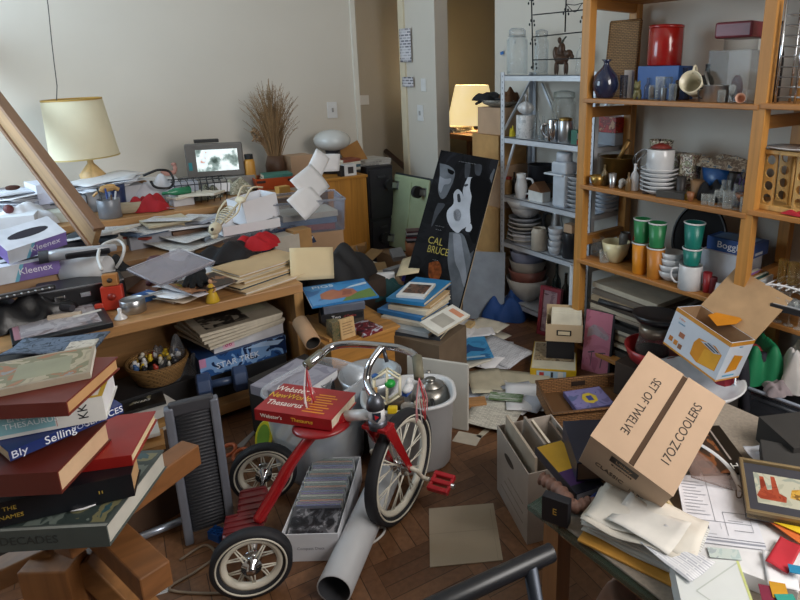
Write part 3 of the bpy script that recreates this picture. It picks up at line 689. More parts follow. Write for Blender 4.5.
# ================================================================ orange shelving: things on its shelves
z1, z2, z3, z0 = SH
def o1(px, dx=.06): return S(px, z1 + .0005, X=SX + dx)
def o2(px, dx=.06): return S(px, z2 + .0005, X=SX + dx)
def o3(px, dx=.06): return S(px, z3 + .0005, X=SX + dx)
NAVY, CRM, TEAL, GRN, ORG, RED2 = mt('232a44', .12, coat=.6), mt('d9cfa6', .3, coat=.3), mt('17756a', .35), mt('2c7d4c', .35), mt('d1841c', .4), mt('9e1b17', .18, coat=.6)
GL = glass('dfe6e4', .3); GLD = glass('6f7f86', .4); BRASS = mt('6b552c', .35, .8)
p = o1(618, .27); t = thing('woven_tray', 'square woven cane tray standing on the shelf behind the navy vase', 'tray', pose(p, -90, -5))
B().box(-.085, -.006, 0, .085, .006, .34).out('tray_base', weave('b98a55'), t); 
b = B(); [b.tube([(x0, 0, z_), (x1, 0, z__)], .008, 8) for x0, z_, x1, z__ in ((-.085, 0, -.085, .34), (.085, 0, .085, .34), (-.085, 0, .085, 0), (-.085, .34, .085, .34))]
b.out('rim', weave('a87a48'), t)
vessel('round navy vase with a narrow neck and flared lip', 'vase', 'vase', o1(605, .055), 26, 36, 'vase', NAVY, n=32)
vessel('dark blue drinking glass between the navy vase and the animal figurine', 'drinking_glass', 'glass', o1(623, .09), 8, 22, 'glass', glass('26344f', .6))
bx('small white paper packet standing behind the animal figurine', 'paper_packet', 'packet', o1(628, .17), .02, .04, .12, WHITE, yaw=6)
fig('small olive ceramic animal figurine standing on four legs', 'animal_figurine', 'figurine', o1(637, .06), [(0, 0, .032, .03, .018, .019), (.022, 0, .058, .018, .016, .018), (.034, 0, .052, .01, .009, .009), (.016, .009, .074, .006, .005, .008), (.016, -.009, .074, .006, .005, .008)] + [(x, y, .014, .008, .008, .016) for x in (-.02, .018) for y in (-.01, .01)], mt('6e6a45', .35), -150, .95)
p = o1(664, .19); bx('bright blue flat box under the red canister', 'storage_box', 'box', p, .12, .20, .135, mt('1d4f95', .45), art=[('15396f', ('s',) + tuple(SQ(.1, .4, .9, .6)))])
q = p + V((0, .012, .136)); t = thing('canister', 'large glossy red canister standing on the blue box', 'canister', pose(q)); rr = 17 * mpp(q)
B().lathe([(rr * .97, 0), (rr, .004), (rr, .147), (rr * .97, .15), (1e-5, .15)], 36).out('body', RED2, t); B().lathe([(rr * 1.01, .15), (rr * 1.02, .155), (rr * 1.0, .162), (1e-5, .166)], 36).out('lid', RED2, t)
vessel('tiny clear glass jar of dark spice beside the animal figurine', 'spice_jar', 'jar', o1(651, .05), 6, 14, 'jar', GL, fill=mt('4a3226'))
vessel('clear cut drinking glass on the top shelf before the blue box', 'drinking_glass', 'glass', o1(659, .06), 10, 22, 'glass', GL, n=10)
vessel('smoky stem glass beside the clear cut glass on the top shelf', 'stem_glass', 'glass', o1(667, .08), 9, 22, 'wine', GLD)
fig('small dark bronze statuette standing left of the tipped cream mug', 'statuette', 'figurine', o1(676, .07), [(0, 0, .02, .012, .012, .02), (0, 0, .045, .013, .012, .018), (0, 0, .07, .009, .009, .011), (.012, 0, .045, .012, .005, .006)], mt('3c3128', .4, .5), 0, 1)
vessel('cream mug lying tipped with its open mouth toward the room', 'mug', 'mug', o1(692, .05) + V((.02, 0, .044)), 22, 25, 'tumbler', mt('cfc7ae', .3, coat=.3), handle=1, rx=0, ry=-72, yaw=18, hmat=mt('cfc7ae', .3))
t = vessel('small steel saucepan with utensil handles sticking out', 'saucepan', 'pan', o1(713, .06), 29, 16, 'pot', STEEL, handle=1, yaw=160, hmat=BLACK)
for i, (dx, dz) in enumerate(((-.05, .075), (-.035, .09), (-.06, .06))):
    a = o1(711, .06) + V((0, .0, .02)); solo(B().tube([a, a + V((0, -dx, dz))], [.003, .006], 8), 'utensil', [BLACK, STEEL, mt('d8d2c4')][i], ['black handled utensil resting in the steel saucepan', 'steel handled utensil upright in the steel saucepan', 'pale handled utensil leaning lowest in the steel saucepan'][i], 'utensil')
p = o1(735, .13); t = thing('glass_canister', 'square clear glass tank with a dark red lid', 'canister', pose(p)); kx = mpp(p)
crate(.15, 44 * kx, 49 * kx, .004).out('glass_body', glass('4a4f4e', .3), t); B().lathe([(.06, 49 * kx), (.06, 64 * kx), (.055, 65 * kx)], 20).out('neck', glass('5a605e', .3), t)
B().cb(.14, 38 * kx, 15 * kx, 60 * kx).out('lid', mt('6d2b35', .35), t, .008); B().ball((0, 0, .05), (.03, .02, .05)).out('contents', mt('6b3a30', .6, bump=.01, scale=60), t)
vessel('small peach coloured cup on its side before the glass tank', 'egg_cup', 'cup', o1(741, .02) + V((0, 0, .014)), 10, 9, 'tumbler', mt('c99a82', .4), ry=-80, yaw=20)
vessel('clear small tumbler beside the right post of the top shelf', 'drinking_glass', 'glass', o1(750, .03), 7, 13, 'glass', GL)
p = S(774, 1.2905, X=SX + .12); vessel('tall black bottle right of the shelf post', 'bottle', 'bottle', p, 9, 74, 'bottle', mt('1b1b20', .25))
# wire rack at the far right
p = S(801, 1.2905, X=SX + .06); t = thing('wire_rack', 'tall chrome wire rack at the right end of the top shelf', 'rack', pose(p)); b = B()
for i in range(9): b.tube([(-.05, .065, .02 + i * .033), (-.05, -.09, .02 + i * .033), (.06, -.09, .02 + i * .033), (.06, .065, .02 + i * .033)], .0022, 5, True)
b.out('wires', STEEL, t)
for x, y in ((-.05, .065), (-.05, -.0), (.06, .065), (-.05, -.09)): B().tube([(x, y, 0), (x, y, .33)], .0045, 6).out('upright', CHROME, t)
# ---- second shelf
p = o2(617, .15); t = vessel('dark brass mortar pot with a pestle leaning in it', 'mortar', 'mortar', p, 36, 26, 'pot', BRASS, n=28, fill=mt('2a2118'))
solo(B().tube([p + V((0, .03, .06)), p + V((0, -.055, .20))], [.007, .013], 10), 'pestle', mt('8c6a3a', .4, .6), 'brass pestle leaning out of the mortar pot', 'pestle')
vessel('small brass bowl at the left end of the second shelf', 'bowl', 'bowl', o2(597, .03), 15, 10, 'bowl', mt('a98a4e', .3, .8))
vessel('little silver cup beside the small brass bowl', 'cup', 'cup', o2(612, .04), 8, 14, 'tumbler', STEEL)
fig('tiny white skull ornament beside the silver cup', 'skull_ornament', 'ornament', o2(622, .05), [(0, 0, .03, .018, .016, .017), (-.01, 0, .014, .011, .011, .012)], mt('b9b6b0', .5), 0, 1)
vessel('slim white dropper bottle in front of the plate stack', 'bottle', 'bottle', o2(634, .06), 8, 26, 'bottle', WHITE)
vessel('short brown glass vial near the slim white bottle', 'vial', 'bottle', o2(628, .03), 6, 18, 'bottle', mt('6b5334', .3))
PL = mt('d3d4d6', .25, coat=.3)
p = o2(658, .09)
stack([('plain white dinner plate, %s of the stack under the white ramekin' % s) for s in ('lowest', 'second from the bottom', 'third from the bottom', 'third from the top', 'second from the top', 'topmost')], 'dinner_plate', 'plate', p, 37, (5, 4), 'plate', PL, 'white plates under the ramekin', n=32)
vessel('white ramekin of red beads standing on the plate stack', 'ramekin', 'bowl', p + V((0, 0, 24.5 * mpp(p))), 27, 19, 'can', PL, fill=None)
q = p + V((0, 0, 43.5 * mpp(p) * 1.03)); solo(B().lathe([(1e-5, .022), (.03, .014), (.046, 0), (1e-5, 0)], 16), 'bead_heap', mt('7c2a22', .5, bump=.01, scale=90), 'heap of dark red beads filling the white ramekin', 'beads', pose(q))
FL = prn('d9d4c4', '8a8f6a', '7a5a52', 'd9d4c4', '3d3a36', sc=40)
for lb, px, dx, w, d, h in (('tall floral patterned tin standing behind the plates', 688, .16, .07, .06, .155), ('wide floral patterned tin behind the white ramekin', 668, .23, .06, .12, .145)):
    pp = o2(px, dx); t = thing('floral_tin', lb, 'tin', pose(pp)); B().cb(w, d, h).out('body', FL, t, .003); B().cb(w + .004, d + .004, .02, h - .004).out('lid', FL, t, .003)
p = o2(664, .21) + V((-.03, .01, .146)); vessel('floral cream teacup on top of the floral tin', 'teacup', 'cup', p, 24, 15, 'bowl', FL, handle=1, yaw=60)
b = B(); 
for i in range(4): b.torus(.05, .0018, 24, 5, Mx.Rotation(R(45 * i), 4, 'Z') @ Mx.Rotation(R(90), 4, 'X'))
solo(b, 'wire_ball', STEEL, 'steel wire whisk ball lying beside the white ramekin', 'whisk', pose(o2(655, .2) + V((-.05, .03, .12)), 0, 30))
bx('flat yellow edged card box lying before the plates', 'card_box', 'box', o2(672, .05), .05, .12, .026, mt('3b3a38', .6), yaw=12, art=[('c9bf52', ('s',) + tuple(SQ(0, 0, 1, 1)))])
vessel('small tan wooden tub beside the flat yellow box', 'wooden_tub', 'tub', o2(696, .13), 14, 17, 'tumbler', mt('8c6a48', .6))
vessel('blue enamel basin behind the crystal glasses', 'basin', 'bowl', o2(720, .2), 40, 30, 'bowl', mt('1f4e86', .3))
p = o2(725, .19) + V((-.02, 0, .125)); cloth('tan patterned fabric bag slumped over the blue basin', p, 0, 0, .055, .13, .055, prn('8d7a66', '6b5a4c', 'a79883', '55606a', sc=30, rough=.9), name='fabric_bag', cat='bag', seed=4)
cloth('black knitted thing heaped behind the crystal glasses', o2(712, .12), 0, 0, .045, .06, .08, mt('19181c', .9, bump=.003), name='knit_cap', cat='hat', seed=8)
cloth('dark purple and black cloth stuffed by the right post', o2(744, .14), 0, 0, .05, .05, .13, prn('17161b', '26222e', '4d3b63', '3a4a3c', sc=40, rough=.9), seed=9)
for i, (px, dx, w, h, k_, lb) in enumerate(((704, .03, 7, 10, 'glass', 'tiny crystal salt glass, leftmost of the row by the flat box'), (711, .03, 7, 11, 'glass', 'tiny crystal salt glass between two others before the black knit'), (718, .035, 10, 16, 'wine', 'cut crystal stem glass standing upright in front'), (727, .03, 11, 17, 'glass', 'cut crystal tumbler in front of the blue basin'), (736, .035, 11, 16, 'wine', 'cut crystal goblet second from the right post'), (744, .02, 10, 15, 'glass', 'cut crystal tumbler nearest the right post'), (724, .08, 12, 24, 'pitcher', 'cut crystal jug standing behind the crystal tumblers'), (738, .09, 12, 22, 'glass', 'tall crystal glass behind the crystal goblet'))):
    vessel(lb, 'crystal_glass', 'glass', o2(px, dx), w, h, k_, GL, 'crystal glasses on the second shelf', n=10)
vessel('small copper bowl behind the front crystal glasses', 'bowl', 'bowl', o2(741, .06) + V((0, 0, .028)), 14, 8, 'bowl', mt('a8623f', .3, .7))
# ---- third shelf
vessel('pale yellow mixing bowl at the left end of the third shelf', 'mixing_bowl', 'bowl', o3(615, .10), 28, 20, 'bowl', CRM, n=32)
vessel('clear glass beaker left of the yellow bowl', 'drinking_glass', 'glass', o3(597, .12), 13, 17, 'glass', GL)
bx('grey flat electronics box behind the yellow bowl', 'disc_player', 'device', o3(608, .22), .11, .17, .05, mt('55565b', .4), art=[('2c2d31', ('s',) + tuple(SQ(.05, .3, .95, .8)))])
bx('plain brown wooden block under the grey disc player', 'wooden_box', 'box', o3(642, .23), .09, .13, .06, wood('8a6440', 1))
vessel('glossy red ball shaped lidded pot beside the green tumblers', 'lidded_pot', 'pot', o3(640, .2) + V((0, 0, .062)), 17, 17, 'ball', mt('b3151b', .15, coat=.6))
def tumb(px, dx, ws, hs, cols, labs, z=None):
    q = z or o3(px, dx); r = mpp(q)
    for w_, h_, c_, lb in zip(ws, hs, cols, labs):
        t = thing('tumbler', lb, 'tumbler', pose(q), 'plastic tumblers on the third shelf'); R_, H_ = w_ * r / 2, h_ * r * 1.03
        B().lathe([(R_ * .76, 0), (R_ * .78, .002), (R_, H_), (R_ * .93, H_), (R_ * .7, .008), (1e-5, .008)], 24).out('cup', c_, t)
        B().lathe([(R_ * 1.0, H_ - .006), (R_ * 1.06, H_ - .004), (R_ * 1.06, H_), (R_ * .94, H_ + .001), (R_ * .94, H_ - .006), (R_ * 1.0, H_ - .006)], 24).out('white_rim', PL, t)
        q = q + V((0, 0, H_ + .001))
tumb(639, .045, (17, 17), (31, 23), (ORG, GRN), ('orange plastic tumbler under a green one, nearest the yellow bowl', 'green plastic tumbler stacked on the orange one nearest the yellow bowl'))
tumb(654, .04, (18, 18), (31, 24), (mt('b9762a', .4), GRN), ('darker orange tumbler under a green one, nearest the white bowls', 'green plastic tumbler on the darker orange one by the white bowls'))
stack(['small white bowl, %s of the nest by the orange tumbler' % s for s in ('lowest', 'second lowest', 'third lowest', 'topmost')], 'small_bowl', 'bowl', o3(670, .075), (27, 27, 24, 24), (10, 6), 'bowl', PL, 'nest of small white bowls', n=28)
pm = o3(689, .04); t = vessel('white mug with a grey print under the teal tumblers', 'mug', 'mug', pm, 23, 24, 'can', PL, handle=1, yaw=128)
pt = pm + V((0, 0, 24 * mpp(pm) * 1.03)); tumb(0, 0, (19, 20), (17, 25), (TEAL, TEAL), ('lower teal plastic tumbler standing in the white mug', 'upper teal plastic tumbler on top of the white mug stack'), pt)
vessel('small dark red cup right of the white mug', 'cup', 'cup', o3(706, .05), 9, 20, 'tumbler', mt('8d1c22', .4))
p = o3(692, .21); t = thing('oval_tray', 'large black oval tray standing against the wall', 'tray', pose(p, -90, -10))
el = [(.125 * math.cos(i * math.pi / 18), .155 + .155 * math.sin(i * math.pi / 18)) for i in range(36)]
B().prism(el, -.008, .0, 0, FRONT).out('tray_face', mt('141213', .85), t, .003); B().tube([(x, 0, y) for x, y in el], .007, 8, True).out('rim', mt('151213', .3), t)
p = o3(728, .19); BOG = mt('2b4f8e', .4)
bx('pale grey game box lying under the blue word game', 'game_box', 'box', p, .12, .20, .15, mt('bcbfc6', .5), yaw=0, art=[('e8dfe4', SQ(0, 0, 1, 1)), ('d9d2d6', [('l')[0:0] or (0, 0), (.3, 0), (.3, 1), (0, 1)])])
bx('blue word game box with white letters behind the shelf post', 'game_box', 'box', p + V((.01, -.015, .152)), .12, .20, .055, BOG, title=(('Boggle', .038, .5, .5, 'e8ecf2', 'l', 1.1),), art=[('e0e6ee', ('s',) + tuple(SQ(.1, .15, .6, .35))), ('7ea3cf', SQ(.1, .1, .9, .9))])
bx('small white card with a pink picture leaning on the game boxes', 'picture_card', 'card', o3(716, .05), .002, .045, .05, WHITE, ry=8, art=None)
bx('small dark photograph card leaning beside the white card', 'picture_card', 'card', o3(726, .045), .002, .04, .052, prn('1f1a20', '3d2a22', '8a5a3a', '24283c', sc=50), ry=8)
for px, w, h, c, lb in ((747, .02, .13, prn('6b3f96', '9a6ab8', 'd0853e', '5a49a0', sc=12), 'purple and orange spined book just right of the shelf post'), (755, .012, .125, mt('3c5f58', .5), 'thin green spined book second from the shelf post'), (760, .01, .12, mt('c9cfd4', .5), 'thin pale book third from the shelf post')):
    pp = S(px, .521, X=SX + .10); t = thing('book', lb, 'book', pose(pp), 'books behind the shelf post'); B().cb(.14, w, h).out('cover', c, t); B().cb(.132, w * .8, .003, h - .0025).out('pages', PAGES, t)
# ---- section right of the post: spice rack, drying rack, glasses
p = S(788, .9155, X=SX + .10); t = thing('spice_rack', 'wooden spice rack with round holes on the right shelf', 'spice rack', pose(p, -4)); wd = wood('c39a58', 2)
for sx in (-1, 1):
    for yy in (.055, -.06):
        b = B(); w0, x0 = .045, -.055 * sx
        for i in range(4):
            zc = .04 + i * .046; n = 20; ci = [(w0 / 2 * 0 + .0165 * math.cos(a), zc + .0165 * math.sin(a)) for a in (2 * math.pi * k / n for k in range(n))]
            ou = [(max(-w0 / 2, min(w0 / 2, .05 * math.cos(a))), zc + max(-.023, min(.023, .05 * math.sin(a)))) for a in (2 * math.pi * k / n for k in range(n))]
            vs = [(x0, yy + a, z_) for a, z_ in ou] + [(x0, yy + a, z_) for a, z_ in ci] + [(x0 + .008 * sx, yy + a, z_) for a, z_ in ci] + [(x0 + .008 * sx, yy + a, z_) for a, z_ in ou]
            b.add(vs, [(k, (k + 1) % n, n + (k + 1) % n, n + k) for k in range(n)] + [(n + k, n + (k + 1) % n, 2 * n + (k + 1) % n, 2 * n + k) for k in range(n)] + [(2 * n + k, 2 * n + (k + 1) % n, 3 * n + (k + 1) % n, 3 * n + k) for k in range(n)])
        b.out('holed_panel', wd, t)
B().cb(.13, .17, .018).out('base', wd, t, .002); B().cb(.14, .18, .014, .20).out('top_board', wd, t, .002); B().tube([(0, 0, .01), (0, 0, .2)], .006, 8).out('spindle', wd, t)
vessel('pale grey dinner plate lying on the spice rack', 'dinner_plate', 'plate', p + V((0, 0, .2145)), .19, .012, 'plate', PL, scale_px=False)
cloth('red folded cloth at the right edge beside the spice rack', S(801, .9155, X=SX + .02), 0, 0, .02, .06, .02, mt('b01f2c', .8), seed=3)
p = S(789, .5205, X=SX + .09); t = thing('dish_rack', 'white coated wire dish rack on the lower right shelf', 'rack', pose(p)); b = B()
for y in (.075, .05, .025, 0, -.025, -.05, -.075): b.tube([(-.06, y, .12), (.08, y, .12)], .003, 6)
b.out('bars', WHITE, t)
for x in (-.06, .08): B().tube(smooth([V((x, .075, 0)), V((x, .075, .12)), V((x, -.10, .12)), V((x, -.10, 0))]), .0042, 6).out('frame', WHITE, t)
for i, (px, dx, w, h, k_) in enumerate(((767, .03, 12, 24, 'wine'), (777, .02, 13, 26, 'wine'), (788, .015, 13, 27, 'wine'), (798, .01, 13, 26, 'wine'), (772, .12, 11, 24, 'glass'), (783, .13, 11, 22, 'glass'))):
    vessel(['stem glass nearest the post on the lower right shelf', 'stem glass second from the post on the lower right shelf', 'stem glass under the black box on the lower right shelf', 'stem glass at the frame edge on the lower right shelf', 'straight glass inside the dish rack near the post', 'straight glass in the middle of the dish rack'][i], 'drinking_glass', 'glass', S(px, .5205, X=SX + dx), w, h, k_, GL, 'glasses on the lower right shelf', n=14)
for i, (px, c) in enumerate(((781, 'a5803c'), (791, 'b08a44'), (799, '8f6d38'))):
    vessel('amber glass standing on the dish rack, %s' % ('leftmost', 'middle one', 'rightmost')[i], 'amber_glass', 'glass', S(px, .645, X=SX + .10), 9, 22, 'glass', glass(c, .5), 'amber glasses on the dish rack')
p = P(790, 296, X=SX - .0); bx('black topped flat tray with a pale rim above the stem glasses', 'plastic_tray', 'tray', S(793, .578, X=SX + .03), .11, .12, .022, mt('25262a', .4), yaw=3, art=[('aeb2b8', SQ(.06, .06, .94, .94)), ('55585e', SQ(.2, .2, .8, .8))])

# ---- more glassware and small things crowding the shelves
for px, dx, w_, h_, k_, c, lb in ((647, .12, 7, 20, 'bottle', glass('5a4a3a', .6), 'small brown bottle behind the spice jar on the top shelf'), (663, .03, 6, 12, 'can', mt('8a8d92', .3, .7), 'tiny steel shaker at the front edge of the top shelf'), (672, .035, 8, 16, 'glass', GL, 'clear short glass at the front before the bronze statuette'), (683, .16, 12, 30, 'bottle', glass('3a2f28', .7), 'dark bottle behind the tipped cream mug'), (705, .17, 14, 34, 'bottle', mt('2a2625', .4), 'black jug behind the steel saucepan'), (721, .03, 8, 12, 'glass', GL, 'clear egg glass before the glass tank'), (758, .09, 8, 34, 'bottle', glass('4a3f3a', .6), 'tall dark bottle right of the glass tank'), (731, .03, 7, 17, 'wine', GL, 'clear cordial glass in front of the glass tank')):
    vessel(lb, 'bottle' if k_ == 'bottle' else 'glassware', 'bottle' if k_ == 'bottle' else 'glass', o1(px, dx), w_, h_, k_, c)
for px, dx, w_, h_, k_, c, lb in ((604, .06, 7, 20, 'bottle', mt('6b5a3a', .4), 'brown glass bottle behind the small brass bowl'), (646, .04, 7, 14, 'can', mt('3a3432', .5), 'little black tin at the front left of the plate stack'), (680, .09, 10, 20, 'tumbler', mt('2f2b2a', .5), 'dark cup between the plates and the wooden tub'), (732, .15, 14, 30, 'jar', mt('2b2623', .5), 'dark jar standing behind the crystal goblets'), (748, .08, 9, 30, 'bottle', mt('4a3a5a', .4), 'purple bottle against the right shelf post'), (690, .04, 8, 9, 'bowl', mt('8a5a3a', .4), 'tiny brown dish right of the flat yellow box')):
    vessel(lb, 'bottle' if k_ == 'bottle' else 'pottery', 'bottle' if k_ == 'bottle' else 'pottery', o2(px, dx), w_, h_, k_, c)
for px, dx, w_, h_, k_, c, lb in ((624, .17, 12, 26, 'jar', mt('5a5550', .5), 'grey jar behind the yellow mixing bowl'), (712, .06, 8, 16, 'can', mt('6b2a30', .4), 'small maroon can right of the dark red cup'), (665, .2, 20, 14, 'bowl', mt('55504c', .5), 'grey bowl in the dark behind the orange tumblers'), (604, .05, 10, 12, 'glass', GL, 'small clear glass before the glass beaker')):
    vessel(lb, 'pottery', 'pottery', o3(px, dx), w_, h_, k_, c)
# ================================================================ white metal shelving: things on its shelves
def ws(px, k, dx=.08): return S(px, WZ[k] + .0008, X=WX + dx)
p = ws(517, 0, .10); kx = mpp(p)
t = thing('clip_jar', 'big clear storage jar with a metal clamp lid on the top white shelf', 'jar', pose(p, 60)); r = 10.5 * kx
B().lathe([(r * .95, 0), (r, .005), (r, 33 * kx), (r * .8, 36 * kx), (r * .8, 37 * kx), (r * .76, 37 * kx), (r * .76, 35 * kx), (r * .94, 32 * kx), (r * .93, .008), (1e-5, .008)], 28).out('glass_body', glass('cdd8da', .35), t)
B().lathe([(1e-5, 37.3 * kx), (r * .8, 37.3 * kx), (r * .8, 42 * kx), (r * .6, 44 * kx), (1e-5, 44.5 * kx)], 24).out('lid', glass('b9c2c6', .6), t)
B().tube(smooth([V((r * .8, -.01, 38 * kx)), V((r * 1.15, -.008, 36 * kx)), V((r * 1.1, 0, 30 * kx)), V((r * 1.15, .008, 36 * kx)), V((r * .8, .01, 38 * kx))]), .0022, 6).out('clamp', STEEL, t)
B().torus(r * .82, .0022, 24, 6, T3(0, 0, 36.5 * kx)).out('clamp_ring', STEEL, t)
vessel('smaller clear glass jar with lid behind the wrought iron trellis', 'glass_jar', 'jar', ws(541, 0, .16), 14, 36, 'jar', glass('cdd8da', .35), lid=glass('aab2b5', .6))
vessel('clear square shouldered bottle at the right end of the top white shelf', 'bottle', 'bottle', ws(580, 0, .06), 9, 34, 'bottle', glass('c9d0cf', .35))
# wrought iron trellis with leaves
p = ws(533, 0, .035); IR = mt('1c1d20', .5, .5); t = thing('iron_trellis', 'black wrought iron trellis with leaf knots on the top white shelf', 'trellis', pose(p, -90))
def tq(px, py): q = P(px, py, X=p.x); return V((p.y - q.y, 0, q.z - p.z))
for a, c in (((533, 70), (531, -25)), ((565, 32), (567, -25)), ((590, 70), (590, -25))): B().tube([tq(*a), tq(*c)], .0035, 6).out('upright', IR, t)
for y0, y1 in ((37, 31), (15, 9), (60, 58)): B().tube([tq(533, y0), tq(592, y1)], .003, 6).out('cross_bar', IR, t)
for sx in ((567, 5), (575, 12)): B().tube(smooth([tq(566, 4), tq(575, sx[1]), tq(583, 3), tq(592, 5)]), .002, 5).out('scroll', IR, t)
for x, y in ((532, 23), (533, 42), (534, 66), (531, 2), (583, 20), (586, 40), (566, 12)):
    b = B()
    for k in range(4): b.ball(tq(x + (-2.5, 2, -1, 2.5)[k], y + (1.5, -2, -2.5, 2)[k]), (.006, .003, .0075), 8)
    b.out('leaf_knot', IR, t)
# copper statue of a horned animal with a rider
p = ws(561, 0, .09); CO = mt('4a3527', .4, .35, .3)
fig('dark copper statue of a standing horned animal on the top white shelf', 'animal_statue', 'statue', p, [(0, 0, .068, .036, .02, .024), (.03, 0, .095, .014, .012, .03), (-.035, 0, .092, .02, .015, .018), (-.052, 0, .078, .01, .009, .012), (.0, 0, .112, .018, .014, .03), (.012, 0, .15, .010, .009, .014)] + [(x, y, .028, .007, .007, .03) for x in (-.024, .024) for y in (-.011, .011)], CO, 108, 1.12)
solo(B().tube(smooth([p + V((0, .0, .15)), p + V((0, -.012, .17)), p + V((0, -.03, .185))]), [.006] * 5 + [.004] * 5 + [.001], 8), 'copper_leaf', mt('3d4238', .5, .3), 'dark curved leaf rising above the copper animal statue', 'ornament')
# ---- second white shelf
p = ws(525.5, 1, .055); kx = mpp(p)
vessel('pale marbled canister under the white pumpkin dispenser', 'canister', 'canister', p, 19, 22, 'can', prn('c9cacb', 'd8d8d8', 'b4b6b8', sc=30))
q = p + V((0, 0, 22.8 * kx)); t = thing('pumpkin_dispenser', 'white ribbed pumpkin shaped pump dispenser on the marbled canister', 'dispenser', pose(q))
b = B(); b.grid(lambda u, v: ((r := 8 * kx * (math.sin(math.pi * min(max(v, .02), .98)) ** .6) * (1 + .06 * math.cos(8 * 2 * math.pi * u))) * math.cos(2 * math.pi * u), r * math.sin(2 * math.pi * u), 13 * kx * v), 48, 10); b.out('body', PL, t)
B().lathe([(.004, 12.5 * kx), (.004, 17 * kx), (.007, 17.5 * kx), (.007, 20 * kx), (1e-5, 20.5 * kx)], 12).out('pump', PL, t)
B().tube([(0, 0, 19 * kx), (-.012, 0, 19 * kx)], .003, 8).out('spout', PL, t)
fig('small brown owl shaped candle behind the glass bottles', 'owl_candle', 'candle', ws(545, 1, .16), [(0, 0, .03, .018, .018, .03), (0, 0, .066, .015, .015, .016)], mt('7a5232', .6))
vessel('patterned clear glass cookie jar with a domed lid', 'cookie_jar', 'jar', ws(563, 1, .15), 24, 40, 'jar', glass('b9b8ae', .4), lid=glass('9aa08f', .6))
for px, dx, w, h, lb in ((537, .06, 7, 27, 'clear slim bottle right of the marbled canister'), (543, .08, 8, 22, 'clear small bottle second from the marbled canister'), (548, .05, 7, 20, 'clear oil bottle beside the steel cans')): vessel(lb, 'bottle', 'bottle', ws(px, 1, dx), w, h, 'bottle', glass('aeb6b8', .4), 'clear bottles on the second white shelf')
vessel('shiny steel mug at the front of the second white shelf', 'steel_mug', 'mug', ws(553, 1, .04), 12, 21, 'can', CHROME, handle=1, yaw=150)
vessel('shiny brass topped steel canister beside the steel mug', 'steel_canister', 'canister', ws(565, 1, .05), 15, 21, 'can', STEEL, lid=mt('9d8049', .3, .8))
bx('small green and white box with a red base at the shelf end', 'tea_box', 'box', ws(577, 1, .05), .05, .04, .07, mt('2f6a58', .5), art=[('d8d8d6', ('s',) + tuple(SQ(0, .4, 1, .8))), ('c01f25', ('s',) + tuple(SQ(0, 0, 1, .3)))])
p = S(609, WZ[1] + .001, X=WX + .17); bx('pale blue grey carton under the red patterned tin', 'carton', 'box', p, .10, .15, .06, mt('8d949e', .6)); p = p + V((0, 0, .061)); bx('red patterned tin box at the far end of the second white shelf', 'red_tin', 'tin', p, .10, .15, .075, prn('8f1d1f', 'a82a28', '6d1414', 'b98a6a', sc=30))
# ---- third white shelf
MH = thing('model_house', 'white house shaped model with a brown peaked roof', 'model', pose(ws(539, 2, .07))); B().cb(.06, .11, .055).out('house_body', mt('d9d8d4', .5), MH)
p = ws(539, 2, .07) + V((0, 0, .056)); b = B().prism([(-.062, 0), (.062, 0), (0, .05)], -.035, .035, 0, Mx.Rotation(R(-98 + 0), 4, 'Z') @ FRONT); o = b.out('peaked_roof', [wood('6e4a30')], MH); o.matrix_local = Mx.Translation((0, 0, .056))
sheet('crumpled white paper lying over the roof of the model house', (526, 172), (545, 172), (542, 165), WZ[2] + .115, curl=.03)
t = vessel('white glazed pitcher left of the model house', 'pitcher', 'pitcher', ws(521, 2, .04), 13, 24, 'pitcher', PL, handle=1, yaw=-70)
vessel('amber spice jar with a red lid at the left end', 'spice_jar', 'jar', ws(508, 2, .06), 8, 15, 'jar', mt('a8824e', .4), lid=mt('a02a20', .4))
vessel('slim dark bottle between the spice jar and white pitcher', 'bottle', 'bottle', ws(514, 2, .12), 6, 20, 'bottle', mt('2a2323', .3))
vessel('black cooking pot high behind the model house', 'cooking_pot', 'pot', ws(541, 2, .16) + V((0, 0, .085)), 27, 17, 'pot', mt('202126', .5))
bx('dark cardboard carton under the black cooking pot', 'carton', 'box', ws(541, 2, .16), .12, .14, .084, mt('3d2d22', .8))
p = ws(563, 2, .06); kx = mpp(p); t = thing('juicer', 'pale blue white upright juicer with a wide spout lip', 'juicer', pose(p, -90))
b = B(); b.cb(17 * kx, .08, 33 * kx); b.cb(20 * kx, .09, 12 * kx, 33 * kx); b.out('body', mt('c3cad4', .4), t, .012)
B().box(-19 * kx, -.05, 31 * kx, 6 * kx, .03, 33 * kx).out('spout', mt('d2d8df', .4), t, .004); B().lathe([(.01, 45 * kx), (8 * kx, 45 * kx), (8 * kx, 53 * kx), (7 * kx, 54 * kx), (1e-5, 54 * kx)], 20).out('feed_tube', mt('c3cad4', .4), t)
stack(['grey plate of the pile at the right end, %s' % s for s in ('lowest', 'second up', 'third up', 'fourth up', 'fifth up', 'sixth up', 'topmost')], 'plate', 'plate', ws(577, 2, .10), 24, (5, 4.3), 'plate', mt('b4b6ba', .3), 'grey plates at the end of the third white shelf')
stack(['square white dish seen past the orange post, %s' % s for s in ('lowest', 'second up', 'third up', 'fourth up', 'fifth up', 'topmost')], 'dish', 'plate', S(605, WZ[2] + .001, X=WX + .14), 25, (5, 4), 'plate', mt('c2c7d0', .35), 'white dishes seen past the orange post')
